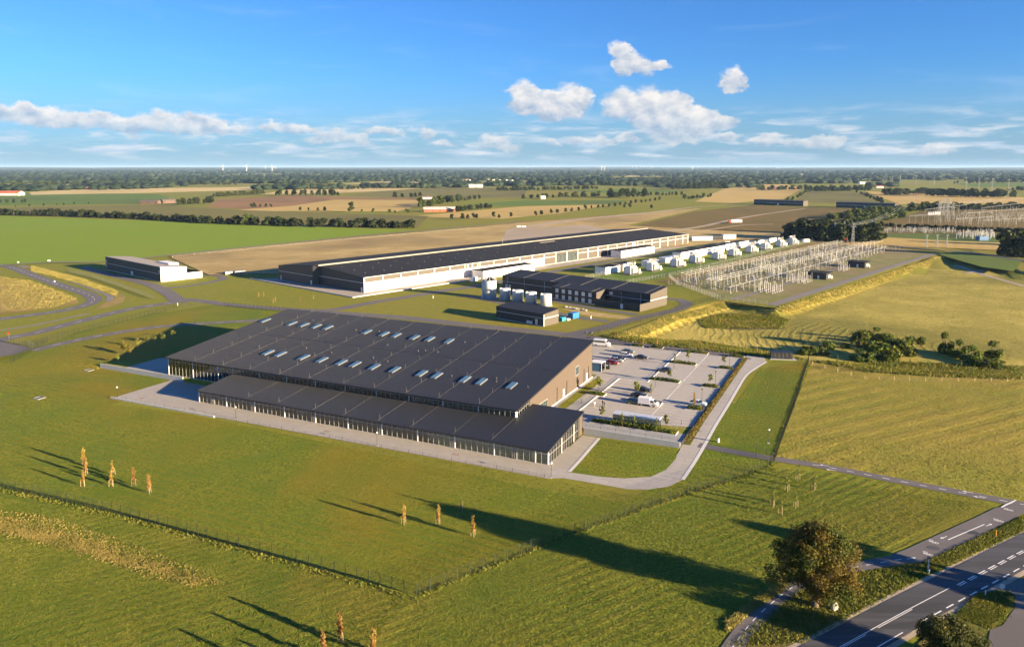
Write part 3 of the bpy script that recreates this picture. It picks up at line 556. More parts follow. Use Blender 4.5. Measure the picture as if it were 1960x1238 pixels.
# hall paving, substation plateau with grassy banks
sheet('hall_apron', [B.w(*p) for p in ((-14, -9), (120, -13), (260, -14), (362, -13), (366, -1), (0, -.3), (-.2, 80), (-14, 92))], hallpave_m, .06)
mbk = MB()
for a, b in (((-14, -9), (-14, 92)), ((-14, -9), (95, -12.5))):
    a, b = B.w(*a), B.w(*b); mbk.box(((a[0] + b[0])/2, (a[1] + b[1])/2, .25), (hypot(b[0] - a[0], b[1] - a[1]), .4, .5), atan2(b[1] - a[1], b[0] - a[0]))
structure(mbk.build('concrete_edge', wallconc_m))
ribbon('site_road', [B.w(*p) for p in ((96, -27), (160, -23), (240, -22), (330, -23), (420, -25), (470, -26))], 7, lane_m, .075)
ribbon('green_strip', [B.w(*p) for p in ((232, -17), (300, -16), (420, -18))], 4, green2_m, .05)
S = Fr(G(1382,573,0)[:2], 48.5)                                   # substation: u along the rows, v to the left
for mat, nm, pts in ((yard_m, 'substation_yard', ((-1, 0), (3, -23), (298, -26), (345, 20), (345, 78), (150, 66), (52, 60), (28, 41))), (green2_m, 'transformer_lawn', ((20, 62), (52, 62), (150, 68), (345, 80), (300, 92), (20, 96)))): sheet(nm, [S.w(*p) for p in pts], mat, .055 if mat is yard_m else .05)
ribbon('substation_road', [S.w(*p) for p in ((0, -25.5), (100, -26.5), (200, -27.5), (298, -29))], 5, lgrey_m, .12); ribbon('substation_path', [S.w(*p) for p in ((4, -4), (60, -4), (178, -3))], 3, lgrey_m, .10)
ribbon('dry_strip', [S.w(*p) for p in ((30, 52), (150, 58), (320, 68))], 7, dry_m, .07)
# ================================================================== THE FRONT BUILDING
def slab_uv(mb, f, u0, u1, v0, z0, v1, z1, th):
    b = [f.w(u0, v0, z0 - th), f.w(u1, v0, z0 - th), f.w(u1, v1, z1 - th), f.w(u0, v1, z1 - th)]; t = [f.w(u0, v0, z0), f.w(u1, v0, z0), f.w(u1, v1, z1), f.w(u0, v1, z1)]
    return mb.hexa(b, t)
def bbox_uv(mb, f, u0, u1, v0, v1, z0, z1): return mb.hexa([f.w(u0, v0, z0), f.w(u1, v0, z0), f.w(u1, v1, z0), f.w(u0, v1, z0)], [f.w(u0, v0, z1), f.w(u1, v0, z1), f.w(u1, v1, z1), f.w(u0, v1, z1)])
def wallq(f, pts, th=.3, d=(0, 1)):
    """a wall panel from (u, v, z) outline points, given thickness along direction d in the frame"""
    a = [f.w(u, v, z) for u, v, z in pts]; b = [f.w(u + d[0]*th, v + d[1]*th, z) for u, v, z in pts]; return MB().hexa(a, b)
def fbox(name, mat, parent, f, u0, u1, v0, v1, z0, z1): return ubox(name, mat, parent, f.w((u0 + u1)/2, (v0 + v1)/2, (z0 + z1)/2), (abs(u1 - u0), abs(v1 - v0), abs(z1 - z0)), f.a)
mbld = thing('front_building', (0, 0, 0), 0, 'long low glass-fronted building with dark ribbed roofs in the foreground', 'building')
LZ = lambda v: 2.08 + (v + .6)*.1055                                # lower roof plane
UZ = lambda v: 5.84 + (v - 12.55)*.1065                             # upper roof plane
def roof_part(name, u0, u1, v0, v1, zf, wires, sky_rows, rods_at):
    ro = slab_uv(MB(), A, u0, u1, v0, zf(v0), v1, zf(v1), .32).build(name, roof_m, mbld)
    rb = MB(); u = u0 + .25
    while u < u1 - .1: slab_uv(rb, A, u - .035, u + .035, v0, zf(v0) + .075, v1, zf(v1) + .075, .073); u += .5
    tag(rb.build('roof_rib', rib_m, ro), kind='stuff')
    for us, d in ((u0, -.05), (u1, .05)): slab_uv(MB(), A, min(us, us + d), max(us, us + d), v0, zf(v0) + .06, v1, zf(v1) + .06, .42).build('verge_trim', fascia_m, ro)
    slab_uv(MB(), A, u0, u1, v0 - .14, zf(v0) - .04, v0 - .003, zf(v0) - .03, .2).build('gutter', fascia_m, ro)
    for w in wires:
        slab_uv(MB(), A, w - .045, w + .045, v0 + .1, zf(v0 + .1) + .12, v1 - .1, zf(v1 - .1) + .12, .04).build('lightning_wire', wire_m, ro)
        for rv in rods_at:
            p = A.w(w, rv, zf(rv)); ubox('lightning_rod', wire_m, ro, (p[0], p[1], p[2] + .65), (.07, .07, 1.3), A.a)
    return ro
low_w = [-91.6, -80.6, -67.9, -57.8, -47., -36.8, -24.7, -14.0]; up_w = [-126.2, -114.2, -103.1, -91.4, -80.4, -68., -57.6, -47., -36.7, -24.6]
rl = roof_part('lower_roof', -110.1, .65, -.6, 23., LZ, [w for w in low_w if w < -15] + [-14.3], (), (1.0,))
ru = roof_part('upper_roof', -138.5, -13.4, 12.55, 70.2, UZ, up_w, (), (13.5, 21, 29, 37, 45, 53, 61, 69))
for v in (41.5,): slab_uv(MB(), A, -138.4, -13.5, v - .12, UZ(v) + .10, v + .12, UZ(v) + .10, .08).build('roof_joint', fascia_m, ru)
for v, us in ((26.6, (-108.4,-103.3,-93.9,-86.7,-79.3,-74.1,-67.1,-59.8,-50.5,-45.4,-36.2,-31.0,-21.7)), (54.4, (-135.8,-123.2,-117.6,-112.1,-106.9,-90.2,-83.0,-78.1,-70.8,-64.9,-57.6))):
    for u in us:
        s = slab_uv(MB(), A, u - .85, u + .85, v - 2.3, UZ(v - 2.3) + .34, v + 2.3, UZ(v + 2.3) + .34, .4).build('skylight', sframe_m, ru)
        slab_uv(MB(), A, u - .75, u + .75, v - 2.2, UZ(v - 2.2) + .40, v + 2.2, UZ(v + 2.2) + .40, .06).build('skylight_pane', skyl_m, s)
for u, v in ((-118, 60), (-95, 55), (-60, 44), (-62, 43), (-88, 33), (-99, 34), (-72, 33), (-66, 32), (-41, 27.5), (-27, 28), (-52, 55), (-86, 56), (-28, 30), (-17, 27), (-75, 45), (-55.5, 44)):
    p = A.w(u, v, UZ(v)); ubox('roof_vent', wire_m, ru, (p[0], p[1], p[2] + .3), (.25, .25, .45), A.a)
GLASS_BASE = {}
def glazing(u_or_v, fixed, lo, hi, step, z0, ztop, axis, transom, thick_every=7, parent=mbld, inset=.0):
    """a run of panes with a mullion at each joint; axis 'u' runs along the facade, 'v' into the depth"""
    n = int(round((hi - lo)/step)); st = (hi - lo)/n
    for i in range(n + 1):
        q = lo + i*st; thick = (i % thick_every == 0); w = .22 if thick else .085; d = .30 if thick else .14; zt = ztop(q)
        u, v = (q, fixed) if axis == 'u' else (fixed, q); zb = z0(q)
        if zt - zb < .15: continue
        ubox('column' if thick else 'mullion', whitep_m if thick else alu_m, parent, A.w(u, v, (zb + zt)/2), (w, d, zt - zb) if axis == 'u' else (d, w, zt - zb), A.a)
        if i == n: break
        a, b = q + w/2, q + st - .06
        za, zc = ztop(a), ztop(b)
        if axis == 'u': ubox('pane', glass_m, parent, A.w((a + b)/2, fixed, (zb + za)/2 - .03), (b - a, .02, za - zb - .06), A.a)
        else: wallq(A, [(fixed, a, z0(a)), (fixed, b, z0(b)), (fixed, b, zc), (fixed, a, za)], .02, (1, 0)).build('pane', glass_m, parent)
        for t in transom:
            zt_ = t(q)
            if zt_ < min(za, zc) - .2 and zt_ > zb + .1:
                u, v = ((a + b)/2, fixed - .02) if axis == 'u' else (fixed + .03, (a + b)/2)
                ubox('transom', alu_m, parent, A.w(u, v, zt_), (b - a, .10, .09) if axis == 'u' else (.10, b - a, .09), A.a)
ftop = LZ(0) - .34
glazing('u', 0, -109.85, .3, 1.53, lambda q: LOW + .06, lambda q: ftop, 'u', (lambda q: ftop - .72,))
for k in (3, 13, 27, 41, 55, 66):                                     # doors in the long front
    u = -109.85 + k*1.53
    for e in (0.25, .76, 1.28): fbox('door_frame', alu_m, mbld, A, u + e - .04, u + e + .04, -.16, -.05, LOW + .06, LOW + 2.3)
glazing('v', .32, .25, 19.6, 1.62, lambda q: LOW + .06, lambda q: LZ(q) - .36, 'v', (lambda q: LOW + 2.1,), 5)
wallq(A, [(.35, 20.3, LOW), (.35, 22.8, LOW), (.35, 22.8, LZ(22.8) - .33), (.35, 20.3, LZ(20.3) - .33)], .4, (-1, 0)).build('wall', taupe_m, mbld)
fbox('wall_recess', black_m, mbld, A, -.2, 0, 19.65, 20.3, LOW, LZ(20) - .4)
fbox('sill', wallconc_m, mbld, A, -110, .45, -.1, .12, LOW - .1, LOW + .10)
gtop = UZ(13.5) - .34
glazing('u', 13.5, -138.1, -110.2, 1.53, lambda q: .12, lambda q: gtop, 'u', (lambda q: gtop - 1.0,))
glazing('u', 13.5, -110.2, -14.2, 1.53, lambda q: LZ(13.5) + .12, lambda q: gtop, 'u', (lambda q: gtop - .55,), 7)
glazing('v', -14., 13.7, 21., 1.5, lambda q: LZ(q) + .1, lambda q: UZ(q) - .36, 'v', (lambda q: LZ(q) + 1.1,), 20)
fbox('plinth', wallconc_m, mbld, A, -138.2, -110, 13.3, 13.9, LOW, .11); slab_uv(MB(), A, -110.2, -14., 13.2, LZ(13.2) + .11, 13.45, LZ(13.45) + .11, .12).build('flashing', fascia_m, mbld)
# walls of the upper volume
wallq(A, [(-13.8, 21.2, 0), (-13.8, 69.6, 0), (-13.8, 69.6, UZ(69.6) - .33), (-13.8, 21.2, UZ(21.2) - .33)], .35, (-1, 0)).build('wall', taupe_m, mbld)
wallq(A, [(-138, 13.6, 0), (-138, 69.6, 0), (-138, 69.6, UZ(69.6) - .33), (-138, 13.6, UZ(13.6) - .33)], .35, (1, 0)).build('wall', taupe_m, mbld)
wallq(A, [(-138, 69.6, 0), (-13.8, 69.6, 0), (-13.8, 69.6, UZ(69.6) - .33), (-138, 69.6, UZ(69.6) - .33)], .35, (0, -1)).build('wall', taupe_m, mbld)
wallq(A, [(-13.5, 22.8, LOW), (.35, 22.8, LOW), (.35, 22.8, LZ(22.8) - .33), (-13.5, 22.8, LZ(22.8) - .33)], .35, (0, -1)).build('wall', taupe_m, mbld)
wallq(A, [(-109.9, .2, LOW), (-109.9, 13.2, LOW), (-109.9, 13.2, LZ(13.2) - .33), (-109.9, .2, LZ(.2) - .33)], .3, (1, 0)).build('wall', taupe_m, mbld)
fbox('wall_base', wallconc_m, mbld, A, -13.78, -13.55, 23, 69.5, 0, .35)
def wallwin(v, z, w, h, n=1):
    o = fbox('window', alu_m, mbld, A, -13.82, -13.72, v - w/2 - .1, v + w/2 + .1, z - .1, z + h + .1)
    for i in range(n): a = v - w/2 + i*w/n; fbox('pane', dkglass_m, mbld, A, -13.74, -13.69, a + .06, a + w/n - .06, z + .05, z + h - .05)
wallwin(29, .3, 8, 2.8, 6); wallwin(56, 4.2, 2.6, 2.6, 1)
for v in (64.5, 45.): fbox('door', whitep_m, mbld, A, -13.8, -13.68, v - .5, v + .5, .35, 2.6)
for v in (47.5, 40, 62, 66): fbox('downpipe', black_m, mbld, A, -13.8, -13.66, v - .07, v + .07, .2, 4.5)
# interior seen through the glass: floor, back partition, blinds, columns
fbox('floor', floor_in_m, mbld, A, -109.8, .1, .1, 13., LOW - .02, LOW + .05); fbox('partition', inter_m, mbld, A, -109.5, -16, 6.2, 6.4, LOW + .05, LZ(6) - .4)
fbox('partition', inter_m, mbld, A, -16, .0, 12.6, 12.8, LOW + .05, LZ(12) - .4); fbox('floor', floor_in_m, mbld, A, -13.6, .1, 13., 22.4, LOW - .02, LOW + .05)
fbox('upper_floor', floor_in_m, mbld, A, -137.5, -14.4, 13.95, 69, .02, .08); fbox('partition', inter_m, mbld, A, -137, -16, 24, 24.2, .1, UZ(24) - .5)
for k in range(9): u = -14. + k*1.53; fbox('blind', blind_m, mbld, A, u + .12, u + 1.40, .35, .38, LOW + .35 + (k % 3)*.35, ftop - .05)
for k in (0, 1, 2, 4, 5, 9, 10, 16, 17, 25, 31, 32, 40): u = -109.85 + k*1.53; fbox('blind', grey_m, mbld, A, u + .15, u + 1.4, .35, .38, LOW + 1.3, ftop - .05)
# retaining walls
def rwall(label, pts, z0, z1, th=.4, name='retaining_wall'):
    mb = MB()
    for (u0, v0), (u1, v1) in zip(pts, pts[1:]):
        a, b = A.w(u0, v0), A.w(u1, v1); mb.box(((a[0] + b[0])/2, (a[1] + b[1])/2, (z0 + z1)/2), (hypot(b[0] - a[0], b[1] - a[1]), th, z1 - z0), atan2(b[1] - a[1], b[0] - a[0]))
    return tag(mb.build(name, wallconc_m), label, 'wall')
rwall('pale concrete retaining wall left of the glass front', ((-170.5, 12.9), (-131.2, 12.9)), LOW - .3, .16)
rwall('concrete retaining wall below the bicycle shelter', ((.8, 22.6), (25.5, 22.6)), LOW - .3, .45)
rwall('low concrete edge wall along the front terrace', ((-136.2, -8.9), (-95, -8.5)), LOW - .3, LOW + .45, .5)
rwall('low wall with shade painted into its colour beside the parking bays and dry hedge strip', ((25.5, 22.85), (25.5, 117)), -1.4, .22, .24).data.materials[0] = dark_m  # dark colour stands in for the wall's shadow side
# ================================================================== THE LONG HALL
hall = thing('data_hall', (0, 0, 0), 0, 'very long flat hall with black roof and white and taupe panelled side', 'building')
HL, HW = 352, 78; h0, hr = 8.2, 10.8
def hz(v): return h0 + (hr - h0)*v/40.5
MB().hexa([B.w(0, 0, h0 - .25), B.w(HL, 0, h0 - .25), B.w(HL, 40.5, hr - .25), B.w(0, 40.5, hr - .25)], [B.w(-.3, -.4, h0), B.w(HL + .3, -.4, h0), B.w(HL + .3, 40.5, hr), B.w(-.3, 40.5, hr)]).build('roof', bit_m, hall)
MB().hexa([B.w(-3, 40.9, 11.3), B.w(HL, 40.9, 11.3), B.w(HL, 78, 8.2), B.w(-3, 78, 8.2)], [B.w(-3.3, 40.9, 11.55), B.w(HL + .3, 40.9, 11.55), B.w(HL + .3, 78.3, 8.45), B.w(-3.3, 78.3, 8.45)]).build('roof', bit_m, hall)
bbox_uv(MB(), B, -.5, HL + .2, 40.5, 40.9, hr - .3, 11.6).build('parapet', parap_m, hall)
wallq(B, [(0, 0, 0), (0, 40.4, 0), (0, 40.4, hr - .3), (0, 0, h0 - .26)], .35, (1, 0)).build('gable_wall', dark_m, hall); wallq(B, [(-3, 42.5, 0), (-3, 77.9, 0), (-3, 77.9, 8.1), (-3, 42.5, 11.1)], .35, (1, 0)).build('gable_wall', dark_m, hall)
wallq(B, [(0, 40.4, 0), (-3, 42.5, 0), (-3, 42.5, 11.1), (0, 40.4, hr - .3)], .3, (1, 0)).build('corner_wall', black_m, hall)
wallq(B, [(0, 77.9, 0), (HL, 77.9, 0), (HL, 77.9, 8.1), (0, 77.9, 8.1)], .3, (0, -1)).build('side_wall', dark_m, hall); wallq(B, [(HL, 0, 0), (HL, 77.9, 0), (HL, 77.9, 8.0), (HL, 0, h0 - .3)], .3, (-1, 0)).build('gable_wall', dark_m, hall)
fbox('wall_stripe', grey_m, hall, B, -.1, -.02, 0, 40.4, 5., 5.22); fbox('wall_stripe', grey_m, hall, B, -3.1, -3.02, 42.6, 77.8, 5., 5.22)
PIL = [0.25 + 12.68*i for i in range(28)] + [HL - .3]
for i, (a, b) in enumerate(zip(PIL, PIL[1:])):
    glazed = 160 < (a + b)/2 < 192; wh = b < 162
    if not glazed:
        fbox('wall_panel', white_m if wh else taupe2_m, hall, B, a + .2, b - .2, .0, .3, .25, 5.0 if wh else 4.9)
        fbox('upper_panel', taupe2_m, hall, B, a + .2, b - .2, .05, .3, 5.25, h0 - .3)
        fbox('band', whitep_m, hall, B, a + .2, b - .2, -.03, .3, 4.95 if not wh else 5.02, 5.22)
    else:
        fbox('upper_panel', taupe2_m, hall, B, a + .2, b - .2, .05, .3, 6.2, h0 - .3)
        for k in range(8):
            u = a + .3 + k*(b - a - .6)/8
            for z in (0.3, 2.2, 4.1): fbox('pane', dkglass_m, hall, B, u + .08, u + (b - a - .6)/8 - .08, .08, .14, z, z + 1.8)
            fbox('mullion', alu_m, hall, B, u - .06, u + .06, .0, .14, .2, 6.1)
    fbox('base', kerb_m, hall, B, a + .2, b - .2, -.08, .3, .0, .24)
for u in PIL + [78.7, 82.5, 87.1, 263, 266, 270]: fbox('pilaster', whitep_m, hall, B, u - .28, u + .28, -.22, .3, 0, h0 - .28)
fbox('coping', whitep_m, hall, B, -.2, HL + .2, -.42, -.1, h0 - .28, h0 - .1)
fbox('door', grey_m, hall, B, 80, 81.6, -.06, .02, 0.1, 4); fbox('door', grey_m, hall, B, -.12, -.03, 1.2, 2.4, .1, 2.6); fbox('door', grey_m, hall, B, -3.12, -3.03, 43.5, 45, .1, 2.6); fbox('door', grey_m, hall, B, -3.12, -3.03, 75, 76, .1, 2.6)
fbox('interior_floor', inter_m, hall, B, 158, 194, .5, 6, .05, .15)
for i in range(26):
    for v in (9, 19, 30): p = B.w(8 + i*13.1, v, hz(v)); ubox('roof_anchor', wire_m, hall, (p[0], p[1], p[2] + .25), (.25, .25, .5), B.a)
for u in (84, 195, 260): slab = MB().hexa([B.w(u, 0, hz(0)), B.w(u + .3, 0, hz(0)), B.w(u + .3, 40, hz(40)), B.w(u, 40, hz(40))], [B.w(u, 0, hz(0) + .1), B.w(u + .3, 0, hz(0) + .1), B.w(u + .3, 40, hz(40) + .1), B.w(u, 40, hz(40) + .1)]).build('roof_seam', fascia_m, hall)
bbox_uv(MB(), B, 188, 206, 33, 40.3, hr - 1.3, hr + .15).build('roof_hatch', taupe2_m, hall); fbox('mast', galv_m, hall, B, 163, 163.2, 48, 48.2, 10.5, 15)
# ================================================================== OTHER SITE BUILDINGS
def flat_box(name, f, u0, u1, v0, v1, h, wall, roof, label, cat='building', rise=0., group=None, ov=.15):
    t = thing(name, (0, 0, 0), 0, label, cat, group)
    zz = lambda v: h + rise*(v - v0)/(v1 - v0)
    MB().hexa([f.w(u0, v0, 0), f.w(u1, v0, 0), f.w(u1, v1, 0), f.w(u0, v1, 0)], [f.w(u0, v0, zz(v0) - .2), f.w(u1, v0, zz(v0) - .2), f.w(u1, v1, zz(v1) - .2), f.w(u0, v1, zz(v1) - .2)]).build('wall', wall, t)
    MB().hexa([f.w(u0 - ov, v0 - ov, h - .2), f.w(u1 + ov, v0 - ov, h - .2), f.w(u1 + ov, v1 + ov, h + rise - .2), f.w(u0 - ov, v1 + ov, h + rise - .2)], [f.w(u0 - ov, v0 - ov, h + .08), f.w(u1 + ov, v0 - ov, h + .08), f.w(u1 + ov, v1 + ov, h + rise + .08), f.w(u0 - ov, v1 + ov, h + rise + .08)]).build('roof', roof, t)
    return t
def uvof(f, px, py): return f.loc(*G(px, py)[:2])
# annexes beside the hall
u0, v0 = uvof(B, 925, 534.4); u1, _ = uvof(B, 1022, 518.7)
t = flat_box('annex', B, u0, u1, v0, v0 + 9, 5.0, white_m, bit_m, 'white annex with black roof beside the long hall, behind the silo')
for k in range(4): fbox('panel_joint', grey_m, t, B, u0 + 9*k + 8, u0 + 9*k + 8.15, v0 - .04, v0 + .02, .2, 4.7)
fbox('door', grey_m, t, B, u0 - .06, u0 + .02, v0 + 3, v0 + 4.2, .1, 2.4)
u0, v0 = uvof(B, 1188.8, 493.9); u1, _ = uvof(B, 1249.6, 483.5)
t = flat_box('annex', B, u0, u1, v0, v0 + 9, 5.4, white_m, bit_m, 'white annex with black roof by the far half of the long hall')
for k in range(4): fbox('panel_joint', grey_m, t, B, u0 + 9*k + 8, u0 + 9*k + 8.15, v0 - .04, v0 + .02, .2, 5.)
fbox('door', grey_m, t, B, u0 - .06, u0 + .02, v0 + 3, v0 + 4.2, .1, 2.4)
# left warehouse
C = Fr(G(307.8, 539.5)[:2], 48.5)
t = thing('warehouse', (0, 0, 0), 0, 'dark warehouse with white end wall on the left by the green field', 'building')
MB().hexa([C.w(0, 0, 0), C.w(15.5, 0, 0), C.w(15.5, 80, 0), C.w(0, 80, 0)], [C.w(0, 0, 8.6), C.w(15.5, 0, 7.2), C.w(15.5, 80, 7.2), C.w(0, 80, 8.6)]).build('wall', dark_m, t)
MB().hexa([C.w(-.2, -.1, 8.62), C.w(15.7, -.1, 7.22), C.w(15.7, 80.2, 7.22), C.w(-.2, 80.2, 8.62)], [C.w(-.2, -.1, 8.9), C.w(15.7, -.1, 7.5), C.w(15.7, 80.2, 7.5), C.w(-.2, 80.2, 8.9)]).build('roof', plain('grey_roof', (.36, .31, .25), .7, .15, .1), t)
wallq(C, [(0, -.05, 0), (15.5, -.05, 0), (15.5, -.05, 7.4), (0, -.05, 8.8)], .25, (0, -1)).build('end_wall', white_m, t); fbox('stripe', whitep_m, t, C, 0, 15.5, -.36, -.31, 4.1, 4.35)
fbox('stripe', grey_m, t, C, -.1, -.01, .2, 79.8, 4.4, 4.6); fbox('base', wallconc_m, t, C, -.12, 0, .2, 79.8, 0, .4)
for v in (38, 40): fbox('door', whitep_m, t, C, -.1, -.02, v, v + 1.2, .4, 2.8)
for v, z in ((78.5, 5), (1.5, 5), (79, 2)): fbox('vent_panel', grey_m, t, C, -.1, -.02, v - .6, v + .4, z, z + 1.6)
fbox('yard_wall', white_m, t, C, 15.6, 25, -.3, .0, 0, 3.7); fbox('yard_wall', dark_m, t, C, 24.7, 25, 0, 20, 0, 3.7); fbox('penthouse', white_m, t, C, 11.5, 17.5, 14, 30, 6, 8.6)
# dark two-storey office by the tanks
ux, vx = uvof(B, 1223.8, 596.6); D = Fr(G(1223.8, 596.6)[:2], 48.5)
off = thing('office_block', (0, 0, 0), 0, 'dark two-storey office block with rows of grey shutters behind the tanks', 'building')
DZ = lambda u: 6.1 + .118*u                                          # roof rises to the back
def dvol(u0, u1, v0, v1, wall): return MB().hexa([D.w(u0, v0, 0), D.w(u1, v0, 0), D.w(u1, v1, 0), D.w(u0, v1, 0)], [D.w(u0, v0, DZ(u0) - .25), D.w(u1, v0, DZ(u1) - .25), D.w(u1, v1, DZ(u1) - .25), D.w(u0, v1, DZ(u0) - .25)]).build('wall', wall, off)
def droof(u0, u1, v0, v1):
    r = MB().hexa([D.w(u0, v0, DZ(u0) - .25), D.w(u1, v0, DZ(u1) - .25), D.w(u1, v1, DZ(u1) - .25), D.w(u0, v1, DZ(u0) - .25)], [D.w(u0, v0, DZ(u0)), D.w(u1, v0, DZ(u1)), D.w(u1, v1, DZ(u1)), D.w(u0, v1, DZ(u0))]).build('roof', roof2_m, off)
    v = v0 + 3
    while v < v1 - 1: MB().hexa([D.w(u0, v, DZ(u0)), D.w(u1, v, DZ(u1)), D.w(u1, v + .1, DZ(u1)), D.w(u0, v + .1, DZ(u0))], [D.w(u0, v, DZ(u0) + .1), D.w(u1, v, DZ(u1) + .1), D.w(u1, v + .1, DZ(u1) + .1), D.w(u0, v + .1, DZ(u0) + .1)]).build('lightning_wire', wire_m, r); v += 19.
dvol(9.2, 24.5, 0, 94, dark_m); dvol(1.2, 9.2, 25.3, 53, dark_m); droof(8.9, 24.8, -.3, 94.3); droof(.8, 8.9, 25., 53.3)
wallq(D, [(9.2, -.02, 0), (24.5, -.02, 0), (24.5, -.02, DZ(24.5) - .26), (9.2, -.02, DZ(9.2) - .26)], .2, (0, -1)).build('end_wall', taupe2_m, off)
wallq(D, [(1.2, 25.25, 0), (9.2, 25.25, 0), (9.2, 25.25, DZ(9.2) - .26), (1.2, 25.25, DZ(1.2) - .26)], .1, (0, -1)).build('end_wall', taupe2_m, off)
fbox('screen_wall', taupe2_m, off, D, 0, 9.1, -.25, 0, 0, 3.4); fbox('screen_wall', dark_m, off, D, 0, .25, 0, 25.2, 0, 3.4); fbox('door', grey_m, off, D, -.08, -.01, 9, 10.5, .1, 2.5)
fbox('stripe', whitep_m, off, D, 9.2, 24.5, -.30, -.23, 3.9, 4.15); fbox('stripe', grey_m, off, D, 9.08, 9.18, 0, 25, 3.9, 4.08); fbox('stripe', grey_m, off, D, 9.08, 9.18, 53.5, 94, 3.9, 4.08)
fbox('ledge', black_m, off, D, .7, 1.19, 25.3, 53, 2.95, 3.25)
for z in (.5, 3.5):
    for k in range(6): v = 28 + k*4.1; fbox('window_shutter', grey_m, off, D, 1.1, 1.19, v, v + 1.9, z, z + 2.0)
fbox('window', grey_m, off, D, 9.1, 9.19, 21, 23, 4.4, 5.9); fbox('base', wallconc_m, off, D, 1.0, 1.18, 25.3, 53, 0, .35)
for v in (5, 16, 64, 78, 90): fbox('downpipe', grey_m, off, D, 9.08, 9.19, v, v + .12, .2, 6.6)
for v, z in ((90.5, .4), (88, .4)): fbox('door', grey_m, off, D, 9.1, 9.19, v, v + 1.1, z, z + 2.2)
# small dark plant building in front of the tanks
E_ = Fr(G(1040.3, 625)[:2], 48.5)
pb = thing('plant_building', (0, 0, 0), 0, 'small dark monopitch building with taupe gable in front of the tanks', 'building')
MB().hexa([E_.w(0, 0, 0), E_.w(10, 0, 0), E_.w(10, 27, 0), E_.w(0, 27, 0)], [E_.w(0, 0, 5.1), E_.w(10, 0, 6.1), E_.w(10, 27, 6.1), E_.w(0, 27, 5.1)]).build('wall', dark_m, pb)
MB().hexa([E_.w(-.2, -.2, 5.1), E_.w(10.2, -.2, 6.12), E_.w(10.2, 27.2, 6.12), E_.w(-.2, 27.2, 5.1)], [E_.w(-.2, -.2, 5.35), E_.w(10.2, -.2, 6.37), E_.w(10.2, 27.2, 6.37), E_.w(-.2, 27.2, 5.35)]).build('roof', roof2_m, pb)
wallq(E_, [(0, -.02, 0), (10, -.02, 0), (10, -.02, 6.1), (0, -.02, 5.1)], .15, (0, -1)).build('end_wall', taupe2_m, pb)
fbox('stripe', whitep_m, pb, E_, 0, 10, -.24, -.18, 3.3, 3.55); fbox('stripe', grey_m, pb, E_, -.08, -.005, 0, 27, 3.3, 3.48); fbox('base', wallconc_m, pb, E_, -.1, -.006, 0, 27, 0, .3); fbox('corner_trim', whitep_m, pb, E_, -.1, .1, -.24, -.05, 0, 5.1)
fbox('door', grey_m, pb, E_, -.08, -.006, 3.2, 4.5, .3, 2.7)
for v in (6, 7.6): fbox('air_conditioner', whitep_m, pb, E_, -.8, -.05, v, v + 1.1, .4, 1.6)
# tanks and silo
def tank(px, py, r, h, label):
    c = G(px, py); t = thing('storage_tank', c, 0, label, 'tank', 'upright steel tanks')
    MB().lathe([(r, 0), (r, h - .1), (r*.98, h), (r*.5, h + .22), (.05, h + .3)], 40).build('shell', steel_m, t, smooth=True)
    for z in (h*.33, h*.66, h - .12): MB().lathe([(r + .01, z - .05), (r + .06, z - .05), (r + .06, z + .05), (r + .01, z + .05)], 40).build('hoop', grey_m, t)
    MB().box((-r*.75, -r*.75, h + .35), (.9, .9, .7)).build('hatch', whitep_m, t); MB().tube((r*.6, -r*.9, 0), (r*.6, -r*.9, h + .4), .08).build('pipe', galv_m, t)
    MB().lathe([(r + .5, 0), (r + .5, .12)], 40).build('foundation', wallconc_m, t)
    return t
for px, py, lb in ((966.8, 573, 'steel tank nearest the silo, first of four'), (991, 576.5, 'second steel tank from the silo'), (1016.5, 580.5, 'third steel tank from the silo, next to the sunlit end tank'), (1045, 584.5, 'sunlit end tank farthest from the silo')):
    tank(px, py, 2.75, 5.6, lb)
sl = thing('silo', G(937.5, 570), 0, 'tall pale silo with ribbed conical top beside the tanks', 'silo')
MB().lathe([(3.4, 0), (3.4, 9.2), (3.3, 9.3)], 40).build('shell', steel_m, sl, smooth=True); MB().lathe([(3.45, 9.3), (.5, 11.0), (.45, 11.1)], 40).build('cone', fascia_m, sl)
for i in range(8): a = i*pi/4; MB().tube((3.4*cos(a), 3.4*sin(a), 9.4), (.4*cos(a), .4*sin(a), 11.15), .12, n=6).build('rib', grey_m, sl); MB().tube((3.1*cos(a), 3.1*sin(a), 9.3), (3.1*cos(a), 3.1*sin(a), 11.4), .09, n=6).build('vent_pipe', galv_m, sl)
MB().tube((-3.6, -.9, 0), (-3.6, -.9, 9.8), .45, n=12).build('riser', grey_m, sl); MB().lathe([(4.6, 0), (4.6, .25)], 24).build('foundation', wallconc_m, sl)
for z in (3, 6): MB().lathe([(3.41, z), (3.47, z), (3.47, z + .12), (3.41, z + .12)], 40).build('hoop', grey_m, sl)
